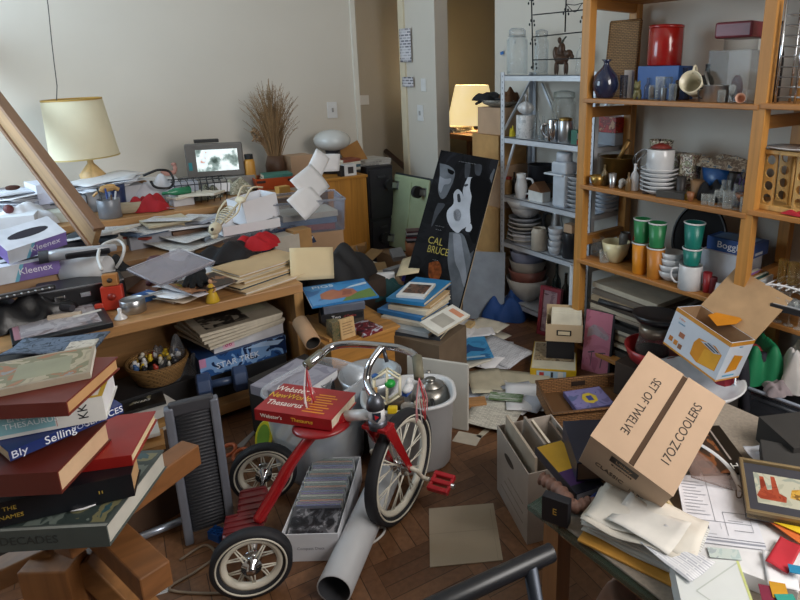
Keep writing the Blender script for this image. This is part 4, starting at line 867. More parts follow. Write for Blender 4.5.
# ---- fourth white shelf
p = ws(525, 3, .10)
pl = stack(['dinner plate under the big bowl, %s' % s for s in ('lowest', 'second up', 'third up', 'fourth up', 'fifth up', 'topmost')], 'dinner_plate', 'plate', p, [37, 36, 35, 36, 34, 33], (5, 4), 'plate', [mt('b9b4ac', .3), mt('c6c7ca', .3), mt('a9adb6', .3)], 'dinner plates on the fourth white shelf')
q = p + V((0, 0, 25 * mpp(p))); b2 = stack(['serving bowl in the nest above the dinner plates, lower one', 'wide serving bowl on top of the dinner plates'], 'serving_bowl', 'bowl', q, [32, 40], (11, 6), 'bowl', [mt('c6c7ca', .3), mt('d2d3d5', .25)], 'serving bowls on the dinner plates')
q2 = q + V((-.03, -.005, 16.5 * mpp(p))); t = thing('tomato_ornament', 'red and white glossy tomato ornament in the wide serving bowl', 'ornament', pose(q2))
B().ball((0, 0, .022), (.032, .032, .026), 20).out('body', mt('b3211c', .15, coat=.6), t); B().ball((-.024, .024, .02), (.016, .016, .018), 14).out('white_side', PL, t)
vessel('beige ceramic jar without a lid on the fourth white shelf', 'ceramic_jar', 'jar', ws(539, 3, .035), 16, 22, 'jar', mt('b3a797', .5))
stack(['small white cup of the stack beside the beige jar, %s' % s for s in ('lowest', 'second up', 'third up', 'topmost')], 'cup', 'cup', ws(555, 3, .035), 15, (9, 6), 'bowl', mt('b9bcc2', .3), 'white cups beside the beige jar', handle=1, yaw=-60)
vessel('steel moka pot behind the white cups', 'coffee_pot', 'pot', ws(556, 3, .14), 13, 40, 'pitcher', STEEL, handle=1, yaw=90, hmat=BLACK)
vessel('black coffee press glass at the right end', 'coffee_press', 'pot', ws(570, 3, .06), 16, 25, 'can', mt('1f2024', .3))
bx('small brown box on top of the black coffee press', 'brown_box', 'box', ws(570, 3, .06) + V((0, 0, 26 * mpp(ws(570, 3, .06)))), .05, .055, .045, CARD)
# ---- bottom white shelf
p = ws(527, 4, .11)
o = stack(['grey basin at the bottom of the bowl pile', 'dull red bowl in the bottom pile', 'taupe bowl in the bottom pile', 'blue grey bowl in the bottom pile', 'pale blue bowl in the bottom pile', 'white bowl in the bottom pile'], 'bowl', 'bowl', p, [42, 38, 37, 36, 35, 32], (22, 9), 'bowl', [mt('b6b5b2', .5), mt('7d4a42', .4), mt('9c9690', .4), mt('8087a3', .35), mt('a9b0c6', .35), mt('c9ccd6', .3)], 'bowls on the bottom white shelf', n=30)
vessel('dark wine bottle standing on the bottom white shelf', 'bottle', 'bottle', ws(556, 4, .15), 9, 44, 'bottle', mt('1c2320', .25))
vessel('dark oil bottle beside the wine bottle on the bottom shelf', 'bottle', 'bottle', ws(565, 4, .12), 9, 40, 'bottle', mt('2b2219', .25))
a = P(571.5, 312, 0); a = V((2.14, S(571, .0, X=2.14).y, 0)); solo(B().lathe([(.012, 0), (.021, 0), (.021, .46), (.012, .46), (.012, .44)], 20), 'paper_roll', mt('d6d8dd', .5), 'white upright paper roll standing between the two shelvings', 'paper roll', pose(a))
# boxes in the hall opening behind the white shelving, with a bowl of dark things
for i, (z0_, h, w, d, yw, lb) in enumerate(((0, .33, .30, .36, 4, 'lowest brown carton of the stack behind the white shelving'), (.33, .30, .28, .36, -3, 'second brown carton of the stack behind the white shelving'), (.63, .25, .29, .34, 2, 'third brown carton of the stack behind the white shelving'), (.88, .17, .27, .33, -5, 'fourth brown carton of the stack behind the white shelving'), (1.05, .155, .22, .26, 6, 'topmost brown carton of the stack behind the white shelving'))):
    bx(lb, 'carton', 'box', (2.335, 2.675 + .012 * (i % 2), z0_), w, d * .62, h - .001, [CARD, mt('b78d58', .8)][i % 2], 'cartons behind the white shelving', yaw=90 + yw, title=())
p = V((2.33, 2.67, 1.206)); vessel('patterned tin bowl on top of the cartons', 'tin_bowl', 'bowl', p, .24, .04, 'bowl', prn('7a756c', '8f897e', '5e5a54', sc=40), scale_px=False)
cloth('black cloth draped over the tin bowl and its rim', p + V((-.04, .05, .03)), 0, 0, .07, .10, .055, mt('17171b', .9), seed=5, yaw=40)
cloth('brown fur wig heaped at the right side of the tin bowl', p + V((.0, -.07, .03)), 0, 0, .06, .06, .08, mt('5a3a20', .9, bump=.006, scale=50), name='fur_wig', cat='wig', seed=6)
cloth('yellow cloth flower tucked below the tin bowl', ws(512, 1, .04), 0, 0, .012, .02, .06, mt('c9b21f', .7), name='cloth_flower', cat='flower', seed=7)
solo(B().tube(smooth([P(x, y, X=2.28) for x, y in ((502, 99), (489, 100), (480, 102), (476, 104))]), [.007] * 5 + [.006] * 5 + [.009] * 5 + [.008], 8), 'black_glove', mt('17171b', .8), 'black glove finger sticking out left of the tin bowl', 'glove')
# ---- hall: lamp on a low table
p = P(477, 152, X=3.3); p.z = .0
t = thing('hall_table', 'low brown hall table stacked with papers under the lit lamp', 'table', pose((3.3, p.y, 0)))
B().cb(.5, .8, .04, .86).out('top', wood('7a4e2c', 1), t); [B().cb(.05, .05, .86, 0, 0, None, x, y).out('leg', wood('7a4e2c', 2), t) for x in (-.2, .2) for y in (-.35, .35)]
hx, hy = 3.3, P(472, 105, X=3.3).y
t = thing('table_lamp', 'lit lamp with a cream cone shade standing in the hall', 'lamp', pose((hx, hy, .901)))
zz = P(472, 124, X=hx).z - .901; zt = P(472, 85, X=hx).z - .901
B().lathe([(.07, 0), (.072, .01), (.02, .018), (.012, .03), (.011, zz)], 20).out('base', mt('cfc7b5', .4), t)
lm, nt, bb = newmat('lamp_shade_lit'); nn = nd(nt, 'ShaderNodeTexNoise', Scale=4.0); nt.links.new(objco(nt), nn.inputs['Vector'])
nt.links.new(ramp(nt, nn.outputs['Fac'], [(.3, lin('f4dfae')), (.7, lin('f8e8c0'))]), bb.inputs['Base Color']); nt.links.new(ramp(nt, nn.outputs['Fac'], [(.3, lin('f8dc9c')), (.7, lin('fce6b4'))]), bb.inputs['Emission Color']); bb.inputs['Emission Strength'].default_value = .75
B().lathe([(.225, zz), (.145, zt), (.142, zt), (.222, zz + .002), (.225, zz)], 36).out('lamp_shade', lm, t)
B().ball((0, 0, (zz + zt) / 2), .03, 12).out('bulb', glow('ffe9bb', 4), t)
l = bpy.data.lights.new('hall_bulb', 'POINT'); l.energy = 8; l.color = (1, .8, .52); l.shadow_soft_size = .05
o = bpy.data.objects.new('hall_bulb', l); COL.objects.link(o); o.location = (hx, hy, .901 + zt + .05)
for i in range(5):
    M = pose((hx - .08 + rnd.uniform(-.03, .03), hy + .14 + rnd.uniform(-.03, .03), .9005 + i * .011), rnd.uniform(-20, 20))
    solo(B().cb(.21, .28, .0105), 'newspaper', prn('b9b5ad', '8b8883', 'd0ccc2', '6d655c', sc=25), 'folded newspaper stacked beside the hall lamp, %s' % ('lowest', 'second up', 'middle', 'second from the top', 'topmost')[i], 'newspaper', M, 'newspapers by the hall lamp')
cloth('yellow cloth lying on the hall newspapers', V((hx - .02, hy + .10, .957)), 0, 0, .06, .06, .04, mt('c9a21e', .8), seed=12)
# ================================================================ rear desk and back wall
DZ = RT_Z + .0005
def dk(px, Y, z=DZ): return S(px, z, Y=Y)
# leaning plank
a = P(97, 238, z=DZ); c = P(-2, 108, Y=3.62); d_ = (c - a); c = a + d_ * ((4.05 - a.y) / d_.y)
M = axes(a, c - a, V((.35, -1, .1)).cross(c - a).cross(c - a) * 1)
t = thing('wooden_plank', 'long grooved wooden plank leaning from the desk to the back wall', 'plank', M); L = (c - a).length
M_ = wood('967552', 0)
B().box(0, -.055, -.012, L, .055, .012).out('board', M_, t, .002)
b = B(); [b.box(.0, y - .009, -.022, L, y + .009, .022) for y in (-.05, .05)]
b.out('edge_moulding', wood('7d5c44', 0), t, .002)
# cream table lamp
p = dk(98, 3.72); kx = mpp(p) * .74
t = thing('table_lamp', 'unlit table lamp with a tilted cream drum shade by the back wall', 'lamp', pose(p))
zb_ = P(88, 157, Y=3.72).z - DZ; ztp = P(80, 97, Y=3.72).z - DZ; dx = -8 * kx
B().lathe([(.075, 0), (.08, .012), (.05, .02), (.045, .1), (.06, .16), (.03, .2), (.014, .22), (.012, zb_ + .06)], 24).out('base', wood('c9a671', 2), t)
SHD = mt('ddd3b6', .75, var=.03)
Ml = T3(dx * .5, 0, zb_) @ Mx.Rotation(R(-3), 4, 'Y')
hh = (ztp - zb_) * .97
sh = B().lathe([(39 * kx, 0), (33 * kx, hh), (32.6 * kx, hh), (38.6 * kx, .001), (39 * kx, 0)], 40, Ml).out('lamp_shade', SHD, t)
B().lathe([(33.4 * kx, hh - .006), (33.4 * kx, hh + .002), (32.4 * kx, hh + .002), (32.4 * kx, hh - .006), (33.4 * kx, hh - .006)], 40, Ml).out('gold_trim', mt('b08a3f', .5), sh)
B().lathe([(39.4 * kx, .0), (39.2 * kx, .007), (38.4 * kx, .007), (38.4 * kx, 0), (39.4 * kx, 0)], 40, Ml).out('gold_trim', mt('b9a266', .5), sh)
B().tube([Ml @ V((0, 0, hh - .03)), Ml @ V((0, 0, 0)), (0, 0, zb_ - .02)], .004, 6).out('harp', STEEL, t)
# paper and trays on the left of the desk
WP = lines('dfe1e8', 'aab0bc', .008, .05)
bags = mt('dcdfe6', .35, var=.05, scale=30)
b1 = bx('white paper ream box at the left under the plank', 'paper_box', 'box', dk(22, 3.62), .26, .22, .09, mt('cfd3da', .6))
for i, (px, Y, w, d, h, z, c, lb) in enumerate((
    (10, 3.36, .22, .2, .07, 0, 'd9dce2', 'white flat carton at the left frame edge of the desk'),
    (52, 3.6, .13, .18, .16, 0, 'd4d7e4', 'pale lilac upright paper packet behind the plank'),
    (64, 3.4, .12, .12, .05, 0, 'c2c4b8', 'pale grey plastic food tray just behind the plank'),
    (114, 3.62, .26, .2, .11, 0, 'bfc1c6', 'light grey document box under the tilted sheets'),
    (155, 3.75, .24, .2, .10, 0, 'd8d8da', 'white carton behind the tangled black cable'),
    (219, 3.72, .34, .26, .085, 0, '8d8a86', 'grey equipment box carrying the small television'),
    (182, 3.42, .10, .09, .05, 0, 'c9ccd2', 'small white carton beside the red bag'),
    (187, 3.55, .12, .1, .10, 0, 'b4b8c6', 'grey lilac carton behind the green bottle'))):
    bx(lb, 'carton', 'box', dk(px, Y), w, d, h, mt(c, .6, var=.05), 'cartons heaped on the rear desk', yaw=rnd.uniform(-12, 12))
for i in range(7):
    lb = 'white sheet of the sloping pile on the document box, ' + ('lowest', 'second up', 'third up', 'fourth up', 'fifth up', 'sixth up', 'topmost')[i]
    M = pose(dk(112, 3.60) + V((rnd.uniform(-.03, .03), rnd.uniform(-.03, .03), .113 + i * .006)), rnd.uniform(-30, 25), 0, -5)
    solo(B().grid(lambda u, v: ((u - .5) * .30, (v - .5) * .21, .008 * math.sin(3 * u + i) * math.sin(3 * v)), 6, 6, th=.0012), 'paper_sheet', [PAPER, WP, mt('d3d6dc', .7)][i % 3], lb, 'paper', M, 'sheets on the document box')
for i in range(6):
    M = pose(dk(18, 3.58) + V((rnd.uniform(-.06, .06), rnd.uniform(-.04, .04), .093 + i * .007)), rnd.uniform(-40, 40), 0, 0)
    solo(B().grid(lambda u, v: ((u - .5) * .28, (v - .5) * .2, .01 * math.sin(4 * u + i) * math.sin(3 * v)), 6, 6, th=.001), 'paper_sheet', [PAPER, WP][i % 2], 'loose white sheet on the ream box at the left, ' + ('lowest', 'second up', 'third up', 'third from the top', 'second from the top', 'topmost')[i], 'paper', M, 'sheets on the ream box')
cloth('crumpled white plastic bag at the left on the desk', dk(22, 3.38), 0, 0, .13, .08, .11, bags, name='plastic_bag', cat='bag', seed=21)
cloth('flattened white plastic bag at the front edge of the desk', dk(14, 3.32, DZ), 0, 0, .12, .05, .05, bags, name='plastic_bag', cat='bag', seed=22)
t = thing('brush', 'dark bristled brush resting on the papers at the left edge', 'brush', pose(dk(2, 3.5) + V((0, 0, .16)), 4)); B().tube([(-.1, 0, 0), (.04, 0, 0)], .006, 8).out('handle', mt('c9ccd4', .4), t); B().ball((.065, 0, 0), (.03, .013, .012)).out('bristles', mt('4a2c22', .9, bump=.004, scale=80), t)
vessel('small dark red ball ornament in the white plastic bags', 'ornament', 'ornament', dk(13, 3.34) + V((0, 0, .07)), 9, 9, 'ball', mt('5a2024', .5))
t = thing('perfume_bottle', 'black triangular perfume bottle standing before the cream lamp', 'bottle', pose(dk(73, 3.55) + V((0, 0, .09)))); B().lathe([(.026, 0), (.028, .004), (.01, .06), (1e-5, .062)], 4).out('bottle', mt('17181c', .2), t); B().cyl(.006, .06, .075, 10).out('cap', mt('2a2b2f', .3), t)
bx('grey cardboard box lifting the perfume bottle', 'carton', 'box', dk(73, 3.55), .12, .1, .089, mt('a9adb4', .7))
vessel('tall navy blue plastic cup on the desk before the sheets', 'cup', 'cup', dk(119, 3.44), 17, 27, 'glass', mt('1e2c55', .35), fill=mt('131a30', .6))
q = dk(111, 3.32); vessel('grey metal pen cup at the front of the desk', 'pen_cup', 'cup', q, 20, 18, 'can', mt('83878f', .4, .3))
for i, (dx, dy, c, lb) in enumerate(((-.012, .0, '22252c', 'dark pen in the grey pen cup'), (.0, .008, '2f4a90', 'blue pen in the grey pen cup'), (.012, -.004, 'c9cbd2', 'silver pen in the grey pen cup'), (.004, -.012, '51351f', 'brown pencil in the grey pen cup'))):
    solo(B().tube([q + V((dx, dy, .01)), q + V((dx * 3, dy * 3, .15 - .012 * i))], .004, 6), 'pen', mt(c, .4), lb, 'pen')
solo(B().tube(smooth([q + V((-.05, .06, .10)), q + V((-.02, .05, .125)), q + V((.03, .06, .135)), q + V((.06, .06, .12))]), [.006] * 6 + [.018] * 6 + [.01] * 4, 8), 'wooden_spoon', wood('c9a066', 0), 'wooden spoon lying across the pen cup and navy cup', 'spoon')
bx('beige zip pouch right of the pen cup', 'zip_pouch', 'pouch', dk(133, 3.36), .13, .06, .055, mt('a69a84', .8), yaw=-10, bev=.02)
cloth('white rumpled bag under the black cable', dk(160, 3.58), 0, 0, .13, .09, .14, mt('d2d5de', .6), name='fabric_bag', cat='bag', seed=31)
p = dk(163, 3.5) + V((0, 0, .1)); solo(B().tube(smooth([p + V(v) for v in ((-.07, 0, .06), (-.04, -.02, .075), (0, -.02, .085), (.05, -.01, .07), (.06, -.03, .02), (.03, -.05, -.01), (-.03, -.04, .0), (-.045, -.02, .03))]), .0065, 8), 'black_cable', BLACK, 'looped black cable on the white bag', 'cable')
cloth('bright red cloth bag at the middle of the desk front', dk(151, 3.36), 0, 0, .09, .06, .085, mt('9d1622', .8), name='red_bag', cat='bag', seed=33)
t = thing('bottle', 'green glass bottle lying with its neck over the red bag', 'bottle', pose(dk(180, 3.40) + V((.0, 0, .075)), 12, 0, 0)); B().lathe([(1e-5, -.08), (.008, -.08), (.009, -.05), (.02, -.02), (.022, .06), (.001, .062)], 16, Mx.Rotation(R(90), 4, 'Y')).out('bottle', mt('2f7a58', .15), t)
fig('small pink clay animal toy behind the white bag', 'animal_toy', 'toy', dk(172, 3.78) + V((0, 0, .10)), [(0, 0, .02, .04, .015, .015), (.035, 0, .045, .012, .01, .025), (.03, 0, .07, .015, .01, .01), (-.03, 0, .03, .012, .012, .02)], mt('b98a80', .6), 0)
# television
p = dk(219, 3.70) + V((0, 0, .086)); kx = mpp(p)
t = thing('television', 'small grey tube television showing a bright street picture', 'television', pose(p, -14))
w, h = 52 * kx, 31 * kx
B().box(-w / 2, -.02, 0, w / 2, .03, h + .012).out('front_frame', mt('66625f', .4), t, .008)
b = B(); b.add([(-w / 2, .03, 0), (w / 2, .03, 0), (w / 2, .03, h), (-w / 2, .03, h), (-w * .36, .22, .01), (w * .36, .22, .01), (w * .36, .22, h * .75), (-w * .36, .22, h * .75)], [(0, 3, 2, 1), (4, 5, 6, 7), (0, 1, 5, 4), (1, 2, 6, 5), (2, 3, 7, 6), (3, 0, 4, 7)]); b.out('rear_case', mt('3a3a3c', .5), t, .006)
tm, nt, bb = newmat('tv_picture'); nn = nd(nt, 'ShaderNodeTexNoise', Scale=14.0, Detail=3.0); nt.links.new(objco(nt), nn.inputs['Vector'])
cr = ramp(nt, nn.outputs['Fac'], [(.3, lin('3d4a44')), (.42, lin('8a9a96')), (.5, lin('e6efee')), (.62, lin('d9e6ea')), (.68, lin('b96a4a'))])
nt.links.new(cr, bb.inputs['Base Color']); nt.links.new(cr, bb.inputs['Emission Color']); bb.inputs['Emission Strength'].default_value = .75; bb.inputs['Roughness'].default_value = .1
B().grid(lambda u, v: ((u - .5) * w * .72 + .012, -.0205 - .004 * (1 - (2 * u - 1) ** 2), h * .2 + v * h * .68), 8, 6).out('screen', tm, t)
B().box(-w * .46, -.0215, h * .25, -w * .40, -.02, h * .5).out('control_panel', mt('2f7f86', .4), t)
bx('flat black remote box lying on top of the television', 'remote_box', 'device', p + V((-.02, .06, h + .013)), .13, .05, .018, BLACK, yaw=-10)
# wire basket and sundry before the television
p = dk(200, 3.48); b = B()
for i in range(9): x = -.13 + i * .032; b.tube(smooth([V((x, -.07, 0)), V((x + .012, -.07, .10)), V((x, 0, .125)), V((x - .01, .07, .10)), V((x, .07, 0))]), .0022, 5)
for y, z in ((-.07, .10), (0, .125), (.07, .1)): b.tube([(-.14, y, z), (.14, y, z)], .003, 5)
solo(b, 'wire_basket', mt('3b3d42', .4, .6), 'dark bent wire basket in front of the television', 'basket', pose(p, -8))
cloth('green and grey leafy fabric bunch inside the wire basket', dk(205, 3.50), 0, 0, .09, .05, .07, prn('5c6450', '8a8a7c', '42473e', 'a8a79a', sc=40, rough=.9), name='leafy_fabric', seed=41)
cloth('dried white moss bundle right of the wire basket', dk(238, 3.55), 0, 0, .07, .05, .09, prn('b3b0a0', '8d8f7c', 'd0cec0', sc=60, rough=.9), name='moss_bundle', cat='moss', seed=42)
t = thing('bottle', 'mustard yellow bottle with a black cap beside the dried grass', 'bottle', pose(dk(252, 3.66))); k2 = mpp(dk(252, 3.66))
B().lathe([(5 * k2, 0), (5.5 * k2, .004), (5 * k2, 26 * k2), (4 * k2, 29 * k2), (1e-5, 29 * k2)], 20).out('body', mt('c08a3a', .45), t); B().cyl(4 * k2, 29 * k2, 34 * k2, 16).out('cap', BLACK, t, .004)
# dried grass in a vase
p = dk(277, 3.86); t = thing('dried_grass_arrangement', 'tall bundle of dried brown grass standing against the back wall', 'plant', pose(p)); q = random.Random(5); kx = mpp(p)
B().lathe([(.04, 0), (.06, .02), (.062, .1), (.045, .16), (.04, .16), (.05, .1), (1e-5, .02)], 20).out('vase', mt('5a4030', .5), t)
b = B(); H1 = 104 * kx
for i in range(230):
    an = q.uniform(0, 6.283); sp = q.random() ** .8; lean = q.gauss(.0, 1)
    hx = math.cos(an) * .16 * sp; hy = math.sin(an) * .09 * sp; hh = H1 * (q.uniform(.62, .98) - .18 * sp)
    pts = [V((hx * .1, hy * .1, .05)), V((hx * .28, hy * .28, hh * .45)), V((hx * .62, hy * .62, hh * .78)), V((hx * 1.15 + q.gauss(0, .012), hy * 1.1, hh))]
    b.tube(smooth(pts, 3), [.0026] * 6 + [.0012] * 4, 4, mi=i % 2)
    for j in range(3):
        s0 = pts[2].lerp(pts[3], j / 3); b.tube([s0, s0 + V((q.gauss(0, .02), q.gauss(0, .02), q.uniform(.01, .035)))], .0009, 3, mi=i % 2)
o = b.out('grass_stems', [mt('836a4c', .8), mt('9a7c58', .8)], t); o['kind'] = 'stuff'
b = B()
for i in range(40):
    an = q.uniform(0, 6.283); pts = [V((-.03, 0, .06)), V((-.05, 0, .2 + q.random() * .05)), V((-.09 - .04 * q.random(), q.gauss(0, .02), .26 + .08 * q.random()))]; b.tube(smooth(pts, 3), .0016, 4); b.ball(pts[-1], (.008, .008, .006), 6)
o = b.out('side_seed_heads', mt('8f7355', .8), t); o['kind'] = 'stuff'
# orange tray with teal books
p = dk(274, 3.60); M = pose(p, -6); t = thing('tray', 'orange plastic tray with handle holes beside the yellow bottle', 'tray', M)
crate(.24, .16, .07, .005, taper=.08).out('tray_body', mt('b4491f', .4), t)
for x in (-.09, .09): B().cb(.05, .003, .014, .045, 0, None, x, -.0815).out('handle_slot', mt('2a1510', .6), t)
for i, (c, lb) in enumerate((('2b5a5c', 'teal paperback lying lower in the orange tray'), ('3f7a6e', 'green paperback lying on top in the orange tray'))):
    book(lb, 0, 0, 0, 0, .02, mt(c, .5), M=M @ pose((.02, 0, .045 + i * .0215), 6 - 8 * i), size=(.17, .12), hard=False)
# clear bins with white sheets
for lb, px, Y, w, d, h, yw in (('long clear plastic bin of papers at the right of the desk', 303, 3.50, .42, .28, .17, -14),):
    p = P(px, 228, .575); bx('brown carton on the floor under the clear bin of papers', 'carton', 'box', V((p.x, p.y, 0)), .38, .26, .573, KRAFT, yaw=yw); M = pose(p, yw); t = thing('plastic_bin', lb, 'bin', M); crate(w, d, h, .004, taper=.06).out('bin_body', glass('9aa6bb', .45, .2), t)
    rim = B(); rim.tube([(-w / 2, -d / 2, h), (w / 2, -d / 2, h), (w / 2, d / 2, h), (-w / 2, d / 2, h)], .006, 8, True); rim.out('rim', glass('b9c2d2', .6, .3), t)
    for i, (c, lb2) in enumerate((('8f4a44', 'red brown booklet lowest in the clear bin'), ('5a6f8d', 'blue booklet in the middle of the clear bin'), ('b7b0a4', 'cream booklet on top in the clear bin'))):
        solo(B().cb(w * .7, d * .7, .03), 'booklet', mt(c, .6), lb2, 'booklet', M @ pose((.02, 0, .006 + .031 * i), 8 * i - 8))
def wsheet(lb, pts, X=None, Y=None, mat=PAPER, th=.004, name='paper_sheet', cat='paper', zs=None, group=None):
    """a stiff sheet through three picture corners lying at given depths"""
    q = [P(x, y, Y=yy) for x, y, yy in pts]
    ex, ey = q[1] - q[0], q[3] - q[0]
    M = axes(q[0], ex, ey); MI_ = M.inverted(); loc = [MI_ @ v for v in q]
    w = (loc[1].x + loc[2].x) / 2; hgt = (loc[2].y + loc[3].y) / 2
    return solo(B().grid(lambda u, v: (u * w + (loc[3].x) * v * .5, v * hgt, .012 * math.sin(3 * u) * math.sin(2.5 * v)), 6, 6, th=th), name, mat, lb, cat, M, group)
wsheet('large tilted white card sheet leaning in the clear bin', ((290, 180, 2.94), (309, 202, 2.90), (331, 188, 3.02), (312, 164, 3.08)), th=.003)
wsheet('white paper sheet standing at the back of the bin', ((306, 170, 3.06), (321, 182, 3.04), (329, 161, 3.12), (316, 145, 3.16)))
wsheet('white folded sheet sticking up right of the bin', ((318, 172, 3.10), (336, 171, 3.12), (339, 156, 3.16), (324, 152, 3.16)))
wsheet('white sheet hanging low over the front of the clear bin', ((287, 200, 2.86), (302, 216, 2.84), (330, 200, 2.92), (308, 186, 2.96)))
# white box lids near the skeleton
p = dk(247, 3.30); M = pose(p, 8); w = .24
bx('grey plastic storage box on the bench below the white trays', 'storage_box', 'box', S(232, CT + .001, Y=2.96), .25, .15, .125, glass('8d929c', .75, .4), yaw=-2, bev=.01)
zt_ = CT + .128
t = thing('white_tray', 'shallow white tray across the grey storage box', 'tray', pose(S(246, zt_, Y=2.97), 4)); crate(.28, .17, .045, .004).out('tray_body', mt('dcdce0', .55, var=.02), t)
t = thing('white_carton', 'open white carton standing tilted in the shallow tray', 'box', pose(S(256, zt_ + .03, Y=3.02), 14, 0, -6)); crate(.19, .14, .12, .003).out('box_body', mt('e0dfe3', .55, var=.02), t)
text(t, 'Linden', .016, T3(.01, -.0655, .05) @ FRONT @ Mx.Rotation(R(4), 4, 'Z'), mt('8d8d95'), 'lettering')
bx('small white ledge box left of the toy skeleton', 'white_box', 'box', S(185, CT + .001, Y=3.12), .13, .09, .11, mt('d4d5da', .55), yaw=2)
bx('cream notepad lying under the white trays', 'notepad', 'notepad', dk(283, 3.36), .07, .05, .045, mt('c99a52', .6), yaw=8)
# toy skeleton lying on the tray
p = S(226, zt_ + .08, Y=2.90); BON = mt('c9bda2', .6); t = thing('toy_skeleton', 'bone coloured toy skeleton lying head down over the white tray', 'skeleton', axes(p, V((.55, .25, .42)), V((-.4, .9, .0))))
b = B(); b.ball((-.075, 0, .01), (.034, .027, .028), 18); b.ball((-.10, 0, -.012), (.018, .018, .014), 12); b.out('skull', BON, t)
b = B(); [b.ball((-.092, y, .026), (.010, .008, .008), 10) for y in (-.011, .011)]; b.ball((-.104, 0, .012), (.005, .004, .005), 8); b.out('eye_sockets', mt('2a241d', .9), t)
b = B(); b.tube([(-.04, 0, 0), (.13, 0, .0)], .0055, 6)
for i in range(7):
    x = -.025 + i * .013; rr = .03 * math.sin(R(40 + i * 16)) + .006
    b.tube([(x, rr * math.cos(a), .012 + rr * .6 * math.sin(a)) for a in (R(360 * k / 16) for k in range(16))], .0028, 5, True)
b.out('rib_cage', BON, t)
B().ball((.12, 0, .004), (.02, .034, .014), 12).out('pelvis', BON, t)
for y in (-.03, .03):
    B().tube(smooth([V((-.035, y, .01)), V((.03, y * 2.0, .015)), V((.085, y * 1.6, .03))]), .0045, 6).out('arm', BON, t); B().tube(smooth([V((.125, y * .8, .004)), V((.19, y * 1.1, .02)), V((.235, y * 1.3, -.02))]), .005, 6).out('leg', BON, t)
B().cb(.012, .022, .028).out('green_clip', mt('3f9a4a', .4), thing('green_clip_toy', 'small green plastic clip behind the toy skeleton', 'clip', pose(S(236, zt_ + .09, Y=3.03), 20)))
# oval lamp, carton, cabinet with books on it
p = P(356, 236, z=.0)
cy = 3.62; xa, xb = P(334, 200, Y=3.62).x, P(365, 200, Y=3.62).x; ztop = P(350, 179, Y=3.62).z
t = thing('wooden_side_cabinet', 'small orange brown wooden cabinet at the right end of the desk', 'cabinet', pose(((xa + xb) / 2 + .02, cy, 0)))
B().box(-.5 * (xb - xa) - .06, 0, .02, .5 * (xb - xa), .32, ztop).out('carcass', wood('b0792f', 2), t, .003); B().box(-.5 * (xb - xa) - .07, -.008, ztop, .5 * (xb - xa) + .008, .33, ztop + .018).out('top', wood('b0792f', 0), t, .003); B().box(-.5 * (xb - xa) - .05, .01, 0, .5 * (xb - xa) - .01, .31, .02).out('plinth', DARK, t)
zc = ztop + .019
p = S(337, zc, Y=3.80); t = thing('dome_lamp', 'white oval glass dome lamp glimmering behind the side cabinet', 'lamp', pose((p.x, 3.84, zc))); kx = mpp(p)
B().lathe([(.08, 0), (.085, .03), (.05, .05), (.05, P(336, 150, Y=3.84).z - zc)], 24).out('base', DARK, t); B().ball((0, 0, P(336, 140, Y=3.84).z - zc), (18 * kx, 18 * kx, 10.5 * kx), 32).out('glass_dome', mt('c9cac8', .25, coat=.3, var=.03), t)
bx('brown cardboard carton behind the white sheets', 'carton', 'box', dk(299, 3.84), .16, .12, .155, CARD, yaw=6)
bx('flat cardboard panel slanting behind the books on the cabinet', 'cardboard_sheet', 'cardboard', S(361, zc, Y=3.86), .16, .012, .19, mt('a5763f', .8), ry=-24, rx=-8)
for i in range(5):
    z_ = zc + i * .0195; c = ('2a2a2e', 'b9b4a8', '3d5a6a', 'd4cfc2', '8a4a3a')[i]
    book('book of the small pile on the side cabinet, ' + ('lowest', 'second up', 'middle', 'second from the top', 'topmost')[i], 0, 0, 0, 0, .019, mt(c, .5), M=pose(S(347, z_, Y=3.78), rnd.uniform(-14, 14)), size=(.15, .11), group='books on the side cabinet', hard=i % 2)
bx('white box printed with a small dark picture on the cabinet', 'printed_box', 'box', S(349, zc, Y=3.66), .09, .05, .075, mt('d0d0d0', .5), art=[('3f3a3c', ('s',) + tuple(SQ(.3, .2, .75, .8)))])
bx('black upright disc holder beside the printed white box', 'disc_holder', 'holder', S(341.5, zc, Y=3.66), .035, .05, .07, BLACK)
# filing cabinet with papers, leaning dark rod
fx = P(381, 240, Y=3.72); t = thing('filing_cabinet', 'dark two drawer filing cabinet in the corner by the recess', 'cabinet', pose((fx.x + .02, 3.72, 0))); ftop = P(381, 166, Y=3.72).z; fw = 28 * mpp(fx)
B().box(-fw / 2, 0, 0, fw / 2, .34, ftop).out('carcass', mt('25252c', .45), t, .004)
for z0_, z1_ in ((.04, ftop * .5 - .01), (ftop * .5 + .01, ftop - .02)):
    dr = B().box(-fw / 2 + .012, -.012, z0_, fw / 2 - .012, 0, z1_).out('drawer', mt('2d2d35', .45), t, .003); B().box(-.03, -.022, z1_ - .06, .03, -.012, z1_ - .045).out('handle', mt('55565e', .4, .6), dr)
for i in range(4): solo(B().cb(.24, .2, .009), 'paper_stack', [lines('c9c7c4', '8f8d8a'), mt('b5b2ad', .8)][i % 2], 'grey magazine on the filing cabinet, ' + ('lowest', 'second up', 'third up', 'topmost')[i], 'magazine', pose((fx.x + .03, 3.88, ftop + .001 + i * .0095), rnd.uniform(-14, 14)), 'magazines on the filing cabinet')
a, c = P(386, 151, Y=4.36), P(409, 171, Y=4.0); solo(B().tube([a, a + (c - a) * 2.2], .022, 8), 'wooden_rod', wood('3d2519', 0), 'dark wooden rod slanting down behind the filing cabinet', 'rod')
